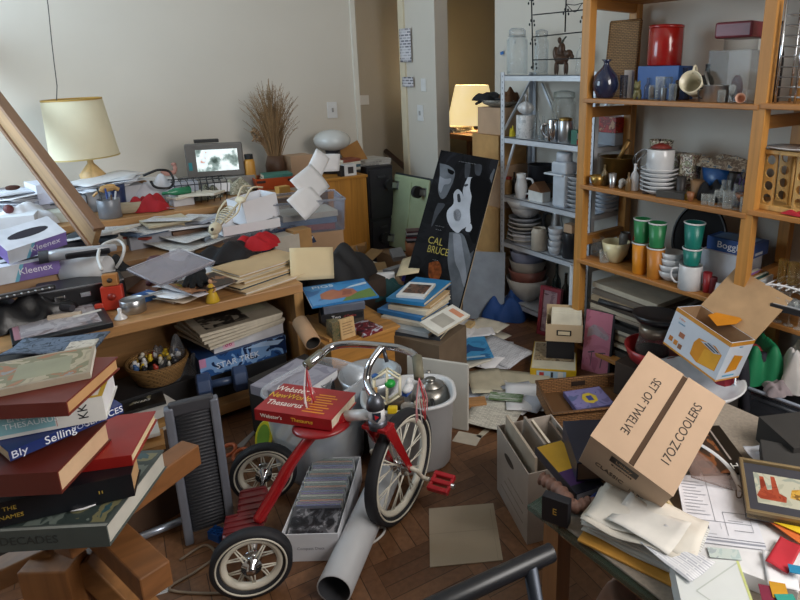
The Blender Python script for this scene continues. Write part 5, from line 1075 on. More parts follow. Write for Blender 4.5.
# green platform cart standing on its end
a, c = P(387, 247, .15), P(423, 259, .15)
M = axes(a, c - a, V((.08, .12, 1)) + RT * .10); w = (c - a).length; L = .56
bx('brown carton on the floor under the green cart', 'carton', 'box', (a + c) / 2 + V((.02, .06, -.15)), .36, .26, .149, KRAFT, yaw=math.degrees(math.atan2((c - a).y, (c - a).x)))
t = thing('platform_cart', 'green platform cart stood on its end showing its castors', 'cart', M)
B().box(0, 0, -.03, w, L, -.018).out('deck_rim', mt('2a3238', .5), t, .012); B().box(.012, .012, -.018, w - .012, L - .012, .0).out('deck', mt('a6b391', .5, var=.06), t, .01)
B().tube([(w * .52, .05, .003), (w * .52, L - .05, .003)], .006, 6).out('centre_ridge', mt('a6b391', .5), t)
for x, y in ((.05, .08), (w - .05, .08), (.05, L - .09), (w - .06, L - .1)):
    o = B().cb(.06, .06, .006, 0, 0, None, x, y).box(x - .022, y - .02, .006, x - .018, y + .02, .05).box(x + .018, y - .02, .006, x + .022, y + .02, .05).out('castor_fork', STEEL, t); B().cyl(.042, -.015, .015, 20, T3(x, y, .058) @ Mx.Rotation(R(90), 4, 'Y')).out('castor_wheel', RUB, o)
# poster board leaning on the white shelving
tl, tr = P(441, 150, Y=2.72), P(499, 160, X=2.11); bl, br = P(399, 330, Y=2.52), P(464, 345, Y=2.23)
ex = (tr - tl); dn = ((bl - tl) + (br - tr)) / 2
M = axes(tl + dn, ex, -dn); w, L = ex.length, dn.length; M.translation = tl - (M.to_3x3() @ V((0, L, 0))); zz_ = (M @ V((w / 2, 0, 0))).z
ext = max(0, zz_ / (dn.normalized().z * -1)); 
t = thing('poster_board', 'tall black and white film poster on a board leaning by the shelving', 'poster', M)
B().box(0, -ext * .9, -.012, w, L, 0).out('board', mt('c9b28c', .7), t, .001)
pb = prn('0e0e10', '131315', '19191c', '222328', sc=5, rough=.55); PK = mt('08080a', .6)
b = B(); ms = [pb, mt('5b6067', .5, var=.35, scale=9), mt('a9afb9', .5, var=.18, scale=8), PK, mt('3d4046', .55, var=.4, scale=10), mt('7a5c3a', .5), mt('6b3818', .5, var=.6, scale=40), mt('7d828b', .5, var=.25, scale=9)]
b.poly([(0, -ext * .9, .0004), (w, -ext * .9, .0004), (w, L, .0004), (0, L, .0004)], 0)
MIp = M.inverted(); Np = M.to_3x3() @ V((0, 0, 1)); Op = M.translation
def onb(zx, zy):
    d = P(420 + zx * .3, 140 + zy * .3, z=0) - V((0, 0, EYE)); q = V((0, 0, EYE)) + d * ((Op - V((0, 0, EYE))).dot(Np) / d.dot(Np)); return MIp @ q
def pp(mi, pts, k):
    q = smooth([onb(*a) for a in pts + pts[:1]], 3)[:-1]
    b.poly([(min(max(v.x, .008), w - .008), min(v.y, L - .008), .0006 + k * .0002) for v in q], mi)
pp(1, [(66, 78), (95, 85), (116, 104), (112, 135), (101, 160), (86, 190), (70, 195), (60, 165), (66, 120)], 1)
pp(3, [(92, 95), (114, 105), (108, 116), (94, 108)], 2)
pp(4, [(60, 210), (84, 215), (60, 250), (38, 290), (48, 240)], 1)
pp(4, [(130, 400), (190, 368), (216, 385), (190, 470), (160, 560), (115, 570), (92, 500)], 1)
pp(1, [(98, 308), (140, 312), (158, 350), (172, 420), (160, 520), (140, 575), (112, 560), (104, 480), (92, 400)], 2); pp(7, [(110, 312), (134, 316), (142, 360), (152, 420), (156, 470), (146, 490), (132, 440), (116, 400)], 3)
pp(1, [(246, 96), (262, 110), (262, 160), (250, 150), (232, 128)], 1); pp(4, [(226, 300), (250, 230), (240, 330), (205, 420), (196, 350)], 1)
pp(7, [(66, 120), (84, 130), (104, 128), (98, 146), (80, 150), (70, 176), (62, 160)], 2)
pp(4, [(150, 80), (168, 78), (164, 120), (150, 125)], 1); pp(4, [(182, 80), (206, 84), (200, 118), (184, 112)], 1)
pp(2, [(160, 124), (180, 132), (182, 200), (174, 240), (178, 262), (156, 288), (140, 298), (125, 310), (103, 292), (90, 262), (92, 235), (112, 212), (112, 180), (126, 164), (140, 176), (145, 190), (143, 168), (150, 145)], 3); pp(7, [(112, 238), (128, 230), (138, 250), (128, 272), (114, 262)], 3); pp(4, [(146, 150), (158, 146), (160, 152), (150, 156)], 5); pp(4, [(124, 182), (132, 180), (136, 205), (126, 206)], 5)
pp(3, [(170, 128), (195, 120), (228, 138), (252, 165), (246, 220), (226, 292), (200, 336), (178, 345), (164, 312), (170, 288), (166, 232), (172, 190), (166, 160)], 4)
pp(2, [(156, 286), (168, 278), (174, 292), (166, 306), (152, 302)], 5)
pp(6, [(30, 410), (62, 405), (72, 440), (58, 468), (30, 458)], 2)
b.out('poster_print', ms, t)
for m_ in ms: m_.node_tree.nodes['Principled BSDF'].inputs['Specular IOR Level'].default_value = .08
tq1, tq2 = onb(52, 338), onb(60, 370)
for s_, sz, x, y, c, sx in (('CAL', .056, tq1.x / w, tq1.y / L, '9a8c34', .85), ('BRUCE', .056, tq2.x / w, tq2.y / L, '9a8c34', .72), ('-- ---- --- ---- -- ---', .014, .5, .955, '9a9da4', 1), ('--- -- ---- -- ---', .011, tq1.x / w, tq1.y / L + .085, 'a6a9b0', .8), ('---- -- ----', .011, tq1.x / w, tq1.y / L + .065, 'a6a9b0', .8), ('-- ---- --', .011, tq2.x / w, tq2.y / L - .05, 'a6a9b0', .9)):
    text(t, s_, sz, T3(x * w, y * L, .0022), mt(c, .4), 'lettering', sx)
# ================================================================ cabinet top and bench: clutter
CZ = CT + .0008
def ct(px, Y, z=CZ): return S(px, z, Y=Y)
# tissue boxes
def tissue(lb, M, w=.205, d=.12, h=.065, op=True):
    t = thing('tissue_box', lb, 'tissue box', M); b = B()
    crate(w, d, h, .002, b); b.out('box_body', mt('7d68ab', .5), t)
    pen(t, w, d, h, (('Kleenex', .036, .62, .55, 'e9e6f2', 's', .9),), art=[('d5dbe6', ('s', (0, 0), (.28, 0), (.40, 1), (0, 1))), ('6fb3cf', ('s', (.28, 0), (.34, 0), (.46, 1), (.40, 1))), ('7a63a6', ('s',) + tuple(SQ(.5, .0, 1, .14)))])
    B().box(-w / 2, -d / 2 - .001, h, w / 2, d / 2, h + .002).out('top_panel', mt('cfd2dc', .6), t)
    B().prism([(.07 * math.cos(a), .022 * math.sin(a)) for a in (i * math.pi / 8 for i in range(16))], h + .002, h + .0026).out('opening', mt('26222e', .8), t)
    return t
bx('brown carton hidden under the tissue boxes', 'carton', 'box', ct(28, 2.92), .30, .22, .10, KRAFT, yaw=4)
tissue('purple and white tissue box lying level, lower of two', at(26, 276, CZ + .105, 8))
tissue('purple and blue tissue box tilted on top of the other', pose(P(30, 246, CZ + .215), 20, 26, -8))
bx('grey plastic crate propping up the tilted tissue box', 'plastic_crate', 'crate', ct(30, 3.06), .26, .12, .17, mt('55555c', .5), yaw=8)
# black leather bag with frills, at the left edge
cloth('black leather bag slumped at the left edge of the cabinet', ct(22, 2.62), 0, 0, .16, .10, .10, mt('17171b', .35, bump=.004, scale=30), name='leather_bag', cat='bag', seed=51)
t = thing('leather_wallet', 'black leather case with metal studs on the slumped bag', 'case', pose(ct(26, 2.60) + V((0, 0, .102)), 6, -14)); B().cb(.20, .12, .02).out('body', mt('1c1c20', .3), t, .008)
b = B(); [b.ball((-.08 + i * .02, -.062, .01), .004, 8) for i in range(9)]; b.out('studs', STEEL, t)
# framed picture case at the front
slab('framed picture under plastic lying at the front left of the cabinet', 'framed_picture', 'picture', (12, 345), (113, 322), (105, 299), CZ, .02, mt('1d1e22', .3), bev=.002, art=[(prn('8d8488', 'a69a9c', '7d6d6c', '5e5a60', sc=9), SQ(.03, .12, .90, .92)), (prn('b6aeb0', '9d9598', sc=20), SQ(.1, .25, .8, .85)), ('a3747e', SQ(.03, .12, .09, .92))])
# measuring cup, cone, red toy, brown card
p = ct(134, 2.47); t = vessel('small steel measuring cup at the front edge of the cabinet', 'measuring_cup', 'cup', p, .085, .05, 'can', STEEL, scale_px=False); 
o = B().cb(.07, .014, .004, .044, 0, Mx.Rotation(R(12), 4, 'Z'), .075).out('handle', STEEL, t)
p = ct(121, 2.42); solo(B().lathe([(.022, 0), (.021, .004), (.006, .022), (.007, .04), (1e-5, .042)], 16), 'white_cone', PL, 'small white plastic cone left of the measuring cup', 'cone', pose(p))
p = ct(115, 2.55); t = thing('wooden_toy_robot', 'red block toy with an orange square head near the measuring cup', 'toy', pose(p, -14, -8))
B().cb(.07, .05, .09).out('body', mt('b5331f', .4), t, .004); B().cb(.05, .045, .045, .091).out('head', mt('a8713a', .5), t, .004)
B().lathe([(1e-5, 0), (.014, 0), (.014, .003), (1e-5, .003)], 16, T3(0, -.0255, .05) @ FRONT).out('dial', mt('8a2417', .4), t); B().lathe([(1e-5, 0), (.009, 0), (.009, .003), (1e-5, .003)], 12, T3(0, -.023, .113) @ FRONT).out('eye', mt('3a2818', .5), t); B().cb(.03, .03, .03, 0, 0, T3(-.045, -.02, .0)).out('arm', mt('b5331f', .4), t, .004)
bx('small bright blue tray behind the measuring cup', 'blue_tray', 'tray', ct(145, 2.57), .07, .05, .03, mt('2a62a8', .5), yaw=20)
slab('square brown leather card standing behind the red toy', 'leather_card', 'card', (124, 284), (146, 290), (152, 272), CZ + .04, .006, mt('6b4028', .6), rx=25)
# plastic lid, maroon glove, magazine, papers
bx('box of papers under the clear plastic lid', 'paper_box', 'box', ct(148, 2.80), .24, .16, .07, mt('6b5a4e', .8), yaw=14)
M0, w, d = rect((127, 268), (160, 283), (172, 252), CZ + .13); t = thing('plastic_cover', 'clear grey plastic container cover tilted on the clutter', 'cover', M0 @ Mx.Rotation(R(10), 4, 'X')); B().cb(w, d, .012).out('lid_plate', glass('8f8790', .75, .25), t, .003); b = B(); b.tube([(-w / 2, -d / 2, .012), (w / 2, -d / 2, .012), (w / 2, d / 2, .012), (-w / 2, d / 2, .012)], .004, 6, True); b.out('lid_rim', glass('b7b2b8', .8, .2), t)
def glove(lb, M, mat, k=1, name='glove'):
    b = B(); b.ball((0, 0, .012), (.045, .04, .013), 16)
    for i, (a, l) in enumerate(((-22, .068), (-7, .08), (7, .078), (22, .066))): b.tube(smooth([V((.03 * math.cos(R(a)), .05 * math.sin(R(a)) * 1.3, .012)), V(((.03 + l * .6) * math.cos(R(a)), (.05 + l * .6) * math.sin(R(a)), .014)), V(((.03 + l) * math.cos(R(a)), (.045 + l) * math.sin(R(a)), .006))]), [.012] * 5 + [.011] * 5 + [.006], 8)
    b.tube(smooth([V((-.01, -.035, .012)), V((.02, -.065, .014)), V((.045, -.08, .008))]), [.013] * 5 + [.011] * 5 + [.006], 8)
    b.tube([(-.03, 0, .014), (-.09, 0, .014)], [.036, .04], 10)
    o = solo(b, name, mat, lb, 'glove', M); md = o.modifiers.new('merge', 'REMESH'); md.mode = 'VOXEL'; md.voxel_size = .0045; md.use_smooth_shade = True; return o
glove('maroon leather glove drooping beside the plastic lid', pose(P(164, 276, CZ + .05), -80, 0, 20), mt('4a2029', .6))
glove('black knitted glove hanging over the cabinet front beside the figurine', pose(ct(199, 2.50) + V((0, 0, .085)), -105, 0, 14), mt('121214', .9, bump=.002, scale=80))
bx('flat stack of white cards under the black glove', 'card_stack', 'cards', ct(190, 2.58), .26, .18, .028, mt('d2cdc6', .8), yaw=20)
sheet('white magazine page with a dark photograph and yellow heading', (152, 288), (198, 298), (210, 268), CZ + .04, mt('d8d6da', .5), name='magazine_page', curl=.02)
t = slab('dark photograph of a face printed on the loose magazine page', 'photo_print', 'photograph', (168, 284), (192, 294), (203, 268), CZ + .062, .002, prn('15110f', '3a2318', '9a6a4a', 'c08a66', sc=9), title=(('SUNO', .022, .3, .1, 'd2b52a', 'c'),))
sheet('white curled sheet hanging over the cabinet edge beside the glove', (146, 296), (176, 303), (180, 280), CZ + .03, PAPER, curl=.03)
sheet('cream folded card at the front edge beside the measuring cup', (152, 300), (183, 305), (186, 292), CZ + .012, mt('d3c4b0', .8), curl=.015)
sheet('grey printed newspaper page spread behind the plastic lid', (140, 246), (185, 254), (197, 232), CT + .10, lines('c9c6c0', '77767a', .008, .04), curl=.02)
sheet('white printed newspaper page beside the grey one', (150, 238), (188, 244), (193, 229), CT + .12, lines('d7d5d2', '8a8a8e', .008, .04), curl=.02)
bx('brown slatted wooden crate behind the loose newspaper', 'wooden_crate', 'crate', S(160, CT + .001, Y=2.98), .34, .20, .09, wood('8d6a48', 0), yaw=6)
# roller, hairdryer, cables, game console, tools at the left
mailtube('fat white paper towel roll lying beside the black bag', P(66, 271, CT + .10), P(108, 268, CT + .11), .05, mt('d6d6d8', .8), mt('a9a6a4', .8), name='paper_towel_roll')
t = thing('hair_dryer', 'black and silver handheld iron lying on the clutter at the left', 'iron', pose(P(80, 252, CT + .19), -6, 20)); B().lathe([(.012, -.11), (.022, -.1), (.024, -.04), (.018, .05), (.015, .12), (1e-5, .125)], 20, Mx.Rotation(R(90), 4, 'Y')).out('body', mt('b9bcc4', .25, .5), t); B().box(-.05, -.026, -.012, .10, -.012, .014).out('grip_inset', mt('1b1b20', .4), t, .008); B().cyl(.025, -.13, -.1, 20, Mx.Rotation(R(90), 4, 'Y')).out('end_cap', DKSTEEL, t)
solo(B().tube(smooth([P(x, y, CT + z) for x, y, z in ((102, 270, .14), (98, 256, .18), (103, 245, .2), (116, 240, .2), (124, 246, .18), (122, 258, .14), (116, 268, .10))]), .006, 8), 'looped_cable', mt('c9c8c6', .5), 'white looped appliance cord beside the plastic lid', 'cord')
cloth('black rumpled camera bag inside the white cord loop', ct(112, 2.86), 0, 0, .10, .08, .13, mt('141417', .8), name='camera_bag', cat='bag', seed=52)
t = thing('toolbox', 'dark toolbox with chrome latches under the white roll', 'toolbox', pose(ct(84, 2.70), -4)); B().cb(.28, .14, .09).out('case', mt('222226', .4), t, .01)
for x in (-.07, .01, .08): B().cb(.035, .008, .02, .045, 0, None, x, -.073).out('latch', CHROME, t, .002)
B().box(-.14, -.0715, .085, .14, -.069, .09).out('trim_strip', STEEL, t)
for px, Y, z, c, r, L, lb in ((66, 2.52, 0, 'b3a08c', .016, .1, 'tan marker lying before the dark toolbox'), (88, 2.50, .0, 'c9c4bd', .012, .09, 'white marker lying beside the tan one'), (74, 2.56, 0, '6b3a2c', .010, .13, 'red brown pencil stub behind the tan marker'), (60, 2.60, .02, '3d3d44', .013, .12, 'dark marker by the leather bag')):
    solo(B().cyl(r, -L / 2, L / 2, 14, Mx.Rotation(R(90), 4, 'Y')), 'marker', mt(c, .5), lb, 'marker', pose(ct(px, Y) + V((0, 0, r + z)), rnd.uniform(-60, 60)), 'markers before the toolbox')
# clothes and folders at the right of the cabinet
cloth('black crumpled scarf before the grey storage box', ct(230, 2.72) + V((0, 0, .06)), 0, 0, .12, .07, .08, mt('1b1a1d', .9), name='scarf', seed=61)
cloth('bright red crumpled cloth before the grey storage box', ct(259, 2.76) + V((0, 0, .075)), 0, 0, .11, .06, .075, mt('ab1420', .85), name='red_cloth', seed=62)
cloth('dark maroon cloth under the red cloth', ct(240, 2.62), 0, 0, .14, .07, .05, mt('37202a', .9), name='maroon_cloth', seed=63)
cloth('navy blue cloth behind the cream book', S(285, CT + .001, Y=2.98), 0, 0, .15, .08, .10, mt('23304d', .9), name='navy_cloth', seed=64)
bx('grey cream book box behind the manila folders', 'book_box', 'box', S(284, CT + .001, Y=2.90), .13, .10, .085, mt('b6aea2', .7), yaw=4)
bx('tan cardboard box beside the grey cream one', 'carton', 'box', S(300, CT + .001, Y=2.90), .10, .08, .10, mt('a98253', .8), yaw=8)
for i, (z, dx, dy, a, c, lb) in enumerate(((0, .0, .0, 16, 'cdb592', 'manila folder lowest on the right corner of the cabinet'), (.014, -.02, .03, 19, 'd6c19c', 'manila folder second lowest on the cabinet corner'), (.028, .02, .05, 14, 'c8ad84', 'manila folder in the middle on the cabinet corner'), (.042, -.03, .06, 21, 'd9c8a8', 'manila folder second from the top on the cabinet corner'), (.056, .0, .07, 17, 'bfa27a', 'manila folder topmost on the cabinet corner'))):
    M = pose(ct(266, 2.50) + V((dx, dy, z)), a); t = thing('manila_folder', lb, 'folder', M, 'manila folders on the cabinet corner'); B().cb(.33, .20, .002).out('back_leaf', mt(c, .8, var=.05), t); B().cb(.32, .185, .009, .002).out('sheets', mt(('d8d3ca', '3c4a55', 'cfc8bb', 'b8b2a6', 'd8d3ca')[i], .8), t); B().box(-.165, -.1, .011, .165, .095, .013).out('front_leaf', mt(c, .8, var=.05), t)
wsheet('cream manila folder standing upright behind the book box', ((291, 281, 2.43), (338, 278, 2.44), (328, 243, 2.49), (292, 252, 2.48)), mat=mt('d8c69f', .8, var=.03), name='manila_folder', cat='folder')
# small yellow figurine at the edge
p = ct(213, 2.375); t = thing('doll_figurine', 'tiny doll in a yellow gown standing at the cabinet edge', 'figurine', pose(p, -40)); YL = mt('c9a227', .5)
B().lathe([(.024, 0), (.026, .004), (.018, .035), (.009, .055), (.012, .066), (.007, .075), (1e-5, .077)], 16).out('gown', YL, t); B().ball((0, 0, .087), (.0085, .0085, .011), 12).out('head', mt('c99a78', .6), t); B().ball((0, .003, .09), (.0095, .009, .011), 12).out('hair', mt('4a2c1a', .7), t)
for s_ in (-1, 1): B().tube(smooth([V((s_ * .010, 0, .07)), V((s_ * .018, -.004, .055)), V((s_ * .012, -.012, .045))]), .0028, 6).out('arm', mt('c99a78', .6), t)
# black bag and things right of the cabinet
bx('dark trunk on the floor under the black dome shaped bag', 'trunk', 'trunk', V((1.23, 2.60, 0)), .36, .22, .40, mt('3a2c22', .7), yaw=4)
p = S(335, .401, Y=2.60); cloth('black domed bag resting behind the upright folder', p, 0, 0, .20, .12, .17, mt('18181b', .75), name='domed_bag', cat='bag', seed=71, yaw=-10)
# spread: envelopes and boxes across the desk and bench to fill the heaps
HEAP = (('white envelope', 'envelope', (.22, .11, .004)), ('small white carton', 'carton', (.11, .08, .05)), ('cream booklet', 'booklet', (.19, .13, .012)), ('blue grey booklet', 'booklet', (.2, .14, .014)), ('lilac sheet', 'paper', (.28, .2, .0015)), ('brown card box', 'carton', (.13, .1, .06)))
HC = ('d9dae0', 'e1e1e5', 'c8bfae', '7d8796', 'c9cade', '8d6a45')
q = random.Random(77)
spots = [(2 + i * 17 + q.uniform(-6, 6), q.uniform(3.32, 3.75)) for i in range(15)] + [(120 + i * 13 + q.uniform(-5, 5), q.uniform(2.86, 3.16)) for i in range(14)]
beside = ('by the left frame edge', 'left of the plank foot', 'behind the plank', 'just right of the plank', 'below the cream lamp', 'left of the pen cup', 'right of the pen cup', 'before the navy cup', 'left of the red bag', 'behind the red bag', 'right of the red bag', 'before the television', 'under the wire basket', 'right of the wire basket', 'before the orange tray',
 'behind the white cord', 'above the plastic lid', 'left of the newspapers', 'among the newspapers', 'right of the newspapers', 'behind the maroon glove', 'left of the white ledge box', 'before the white ledge box', 'left of the grey storage box', 'before the grey storage box', 'behind the red cloth', 'right of the grey storage box', 'left of the navy cloth', 'before the navy cloth')
for i, (px, Y) in enumerate(spots):
    k = (i * 5 + i // 6) % 6; nm, cat, (w, d, h) = HEAP[k]; hi = i < 15
    z = (DZ if hi else CT + .001) + q.uniform(.0, .06); p = S(px, z, Y=Y)
    bx('%s lying on the heap %s' % (nm, beside[i]), cat if cat != 'paper' else 'paper_sheet', cat, p, w, d, h, mt(HC[k], .7, var=.06), 'odds and ends heaped on the desk and bench', yaw=q.uniform(-50, 50), rx=q.uniform(-14, 4), ry=q.uniform(-9, 9))
for i, (px, Y, w, d, h, c, lb) in enumerate(((112, 3.14, .16, .12, .17, 'a8a49c', 'pale box at the back of the bench below the pen cup'), (131, 3.16, .18, .1, .13, '7d6a55', 'brown box at the back of the bench below the zip pouch'), (150, 3.12, .18, .14, .15, '8d8f98', 'grey box at the back of the bench below the red bag'), (170, 3.15, .14, .12, .18, 'b9a98c', 'tan box at the back of the bench below the green bottle'), (190, 3.13, .17, .13, .14, '6d5240', 'dark brown box at the back of the bench near the white ledge box'), (90, 3.13, .16, .14, .16, '4a4a50', 'dark grey box at the back of the bench at the plank foot'), (208, 3.15, .12, .12, .16, 'c4c2c0', 'whitish box at the back of the bench behind the toy skeleton'))):
    bx(lb, 'carton', 'box', S(px, CT + .001, Y=Y), w, d, h, mt(c, .75, var=.08), 'cartons at the back of the bench', yaw=q.uniform(-14, 14))
    for j in range(2):
        z = CT + h + .004 + j * .012; p = S(px + q.uniform(-5, 5), z, Y=Y - .03)
        bx('%s lying on the %s' % (('booklet', 'leaflet')[j], lb.replace(' at the back of the bench', '')), ('booklet', 'leaflet')[j], ('booklet', 'leaflet')[j], p, (.19, .22)[j], (.14, .16)[j], (.011, .0015)[j], [mt(('c9c6c0', '8a4038', '4d5f78', 'b5a98f', 'd8d8dc', '2f3a44', 'a4a8b4')[i], .6), lines('d5d4d4', '8a8a90', .008, .04)][j], 'prints on the bench cartons', yaw=q.uniform(-50, 50), rx=q.uniform(-10, 3), ry=q.uniform(-5, 5))
# ================================================================ inside the low cabinet
IZ = .0758
def inn(px, Y, z=IZ): return S(px, z, Y=Y)
p0 = inn(238, 2.56)
bx('dark flat game box at the bottom of the cabinet stack', 'game_box', 'box', p0, .36, .26, .11, mt('202227', .5), yaw=-2)
t = bx('blue space themed board game box with white lettering', 'board_game_box', 'box', p0 + V((.0, -.0, .111)), .36, .26, .085, mt('25406e', .35), yaw=2, title=(('STAR TREK', .036, .42, .42, 'dfe6f2', 's', 1.0),), art=[(prn('1b3564', '2c5590', '7fa6d8', '162a52', sc=9), ('s',) + tuple(SQ(0, 0, 1, 1))), ('cc8fb4', ('s',) + tuple(SQ(0, .55, .07, 1))), ('a9c6ea', ('s', (.5, .9), (.9, .6), (.98, .8), (.7, 1)))])
bx('white game box with pink emblems on the blue game', 'game_box', 'box', p0 + V((.03, .01, .197)), .30, .24, .05, mt('d3d3d8', .5), yaw=4, title=(('86', .03, .2, .5, 'c43a72', 's'),), art=[('e6b8cc', ('s',) + tuple(SQ(.12, .15, .28, .85)))])
for i, lb in enumerate(('lowest', 'second up', 'middle', 'second from the top', 'topmost')):
    M = pose(p0 + V((-.01 + rnd.uniform(-.015, .015), -.02, .248 + i * .013)), 8 + rnd.uniform(-6, 6)); t = thing('magazine', 'old magazine of the pile on the game boxes, ' + lb, 'magazine', M, 'magazines on the game boxes')
    B().cb(.34, .26, .011).out('pages', mt('c4bba9', .8, var=.1, scale=40), t); B().cb(.342, .262, .0012, .011).out('cover', [mt('9b9283', .5), mt('b0a697', .5)][i % 2], t)
    if i == 4: pen(t, .34, .26, .0124, (), [(prn('8d8578', '2a2826', '5d584f', sc=12), SQ(.1, .12, .62, .9)), ('a7a68e', SQ(.62, .4, .92, .85)), ('2f2c2a', SQ(.3, .5, .5, .72))])
cloth('crumpled clear plastic sack beside the magazine pile', inn(178, 2.55), 0, 0, .10, .12, .26, glass('77787c', .75, .25), name='plastic_sack', cat='bag', seed=81)
# woven basket with toys
p = P(160, 378, .20); bx('black flat box under the woven basket', 'black_box', 'box', V((p.x, p.y + .02, IZ)), .34, .20, .118, mt('1d1d20', .6), yaw=4)
p.z = .196; t = thing('woven_basket', 'round woven straw basket full of small toys', 'basket', pose(p))
B().lathe([(.075, 0), (.08, .004), (.108, .07), (.112, .085), (.104, .086), (.098, .07), (.072, .012), (1e-5, .012)], 40).out('basket_wall', weave('b98d55'), t); B().torus(.109, .006, 40, 8, T3(0, 0, .086)).out('rim', weave('a87d48'), t)
b = B(); b.lathe([(.09, .05), (1e-5, .066)], 24); b.out('toy_bed', mt('2a2622', .8), t)
TC = ('d9b52a', 'e2e2e0', 'b03a2c', '2b2b2e', 'd8d8d8', 'c9a030', '3a5a8a', 'e0dccf')
for i in range(26):
    a, r_ = q.uniform(0, 6.28), .085 * math.sqrt(q.random()); s_ = q.uniform(.009, .016)
    fig('tiny %s toy figure in the straw basket' % ('yellow', 'white', 'red', 'black', 'pale grey', 'gold', 'blue', 'cream')[i % 8], 'toy_figure', 'toy', p + V((r_ * math.cos(a), r_ * math.sin(a), .068 + q.random() * .018)), [(0, 0, 0, s_, s_ * .8, s_), (s_ * .4, 0, s_ * 1.2, s_ * .6, s_ * .6, s_ * .6)], mt(TC[i % 8], .4), q.uniform(0, 360), 1, .004, 'toy figures in the straw basket')
# dumbbell
pa, pb_ = P(207, 392, .20), P(236, 384, .21); pa.z = pb_.z = .055 + IZ; pa = V((.50, 2.34, .14)); pa, pb_ = P(204, 386, .19), P(240, 378, .19)
M = axes((pa + pb_) / 2, pb_ - pa, V((0, 0, 1))); t = thing('dumbbell', 'blue grey hexagonal dumbbell lying in the cabinet opening', 'dumbbell', M); DB = mt('3a4d72', .4); Lh = (pb_ - pa).length / 2
for s_ in (-1, 1): B().lathe([(.03, -.028), (.042, -.022), (.042, .022), (.03, .028)], 8, T3(s_ * Lh, 0, 0) @ Mx.Diagonal((1, 1.3, 1.3, 1)) @ Mx.Rotation(R(90), 4, 'Y'), sm=False).out('weight', DB, t, .003)
B().tube([(-Lh, 0, 0), (Lh, 0, 0)], .016, 14).out('grip', mt('3a4c6c', .35), t)
# fashion magazine, white books and boards to the left in the cabinet
book('dark fashion magazine with yellow heading in the cabinet opening', (105, 418), (166, 401), (150, 376), .17, .012, prn('121214', '1c1c1e', '2b2a26', '8f8a70', sc=14), hard=False, name='magazine', cat='magazine', title=(('VANITY FAIR', .034, .42, .88, 'c9c23a', 'c', .85), ('STAR', .03, .5, .38, 'd8d8d4', 'c'), ('WARS', .02, .62, .2, 'd8d8d4', 'c')))
for z, dx, c, lb in ((.134, 0, 'd0cfcc', 'white hardback right under the fashion magazine'), (.096, .02, 'b9905a', 'brown spined book below the white hardback'), (.077, -.02, 'c9c6c0', 'grey paperback at the bottom below the fashion magazine')):
    book(lb, 0, 0, 0, 0, .034 if z > .1 else .018, mt(c, .5), M=pose(V((.24 + dx, 2.40, z)), 14), size=(.26, .2), group='books under the fashion magazine')
# ================================================================ bottom left: book pile on a timber stand
OKD = wood('8a5a34', 0)
t = thing('timber_stand', 'heavy wooden timber stand carrying the nearest book pile', 'stand', pose(P(70, 540, .50)))
MI = t.matrix_world.inverted()
def beam(a, c, s, mat, nm='beam', up=(0, 0, 1)):
    a, c = V(a), V(c); M = axes(a, c - a, V(up).cross(c - a)); B().box(0, -s / 2, -s / 2, (c - a).length, s / 2, s / 2).out(nm, mat, t, .003, MI @ M)
def par(o): o.parent = t
e1 = P(192, 452, .57); s1 = P(60, 545, .57); 
for a, c, s in ((e1, s1, .05), (P(157, 582, .53), P(40, 470, .53), .052)):
    M = axes(a, c - a, V((0, 0, 1)).cross(c - a)); b = B().box(0, -s / 2, -s / 2, (c - a).length, s / 2, s / 2, 0, MI @ M); b.out('beam', wood('7d522f', 0), t, .003)
pp_ = P(52, 560, .50); B().box(-.045, -.03, -.5, .045, .03, .0, 0, MI @ pose(pp_, -38)).out('post', wood('8a5c34', 2), t, .003)
a, c = P(84, 555, .48), P(150, 620, .30); M = axes(a, c - a, V((0, 0, 1)).cross(c - a)); B().box(0, -.03, -.02, (c - a).length * 1.6, .03, .02, 0, MI @ M).out('brace', wood('8a6038', 0), t, .003)
a, c = P(60, 545, .50), P(-10, 578, .44); M = axes(a, c - a, V((0, 0, 1)).cross(c - a)); B().box(0, -.03, -.02, (c - a).length, .03, .02, 0, MI @ M).out('brace', wood('8a6038', 0), t, .003)
Z = .60
gp = mt('4a5250', .5)
book('large grey illustrated hardback at the bottom of the nearest pile', (-40, 534), (106, 526), (155, 450), Z, .042, gp, pages=mt('b9b7ae', .8), art=[(prn('56605c', '6f7a74', '3b4644', '7d7a5a', '37565e', sc=9), SQ(.02, .05, .97, .95)), ('8f9490', SQ(0, .0, 1, .03))], title=(('DECADES', .022, .45, .5, '2e3332', 's'),))
Z += .043
wsheet('folded white flyer tucked between the grey and black books', ((70, 512, .80), (94, 500, .88), (108, 492, .93), (80, 504, .86)), th=.003) if False else sheet('folded white flyer tucked on the grey illustrated book', (71, 514), (96, 507), (108, 493), Z + .001, PAPER, name='flyer', curl=.008)
book('thick black bible with gold lettering on its rounded spine', (-40, 512), (131, 474), (136, 450), Z + .003, .046, mt('16181d', .35), pages=mt('b9946a', .8), title=(('THE', .011, .26, .7, 'a48a3a', 's'), ('NAMES', .011, .26, .35, 'a48a3a', 's'), ('=', .02, .80, .5, 'a48a3a', 's', .6, 90)))
Z += .05
book('bright red hardback sticking out under the red brown one', (20, 470), (131, 455), (120, 415), Z, .022, mt('8e1c18', .4), pages=CREAM)
Z += .023
book('thick red brown hardback with cream page edges', (-60, 478), (57, 472), (116, 420), Z, .042, mt('5f241b', .5), pages=mt('c9a988', .8))
Z += .043
book('dark paperback with small white lettering under the blue spine', (-40, 446), (60, 430), (62, 405), Z, .016, mt('18191d', .4), hard=False, title=(('The Motley Fool', .013, .62, .5, 'd8d8d8', 's'),))
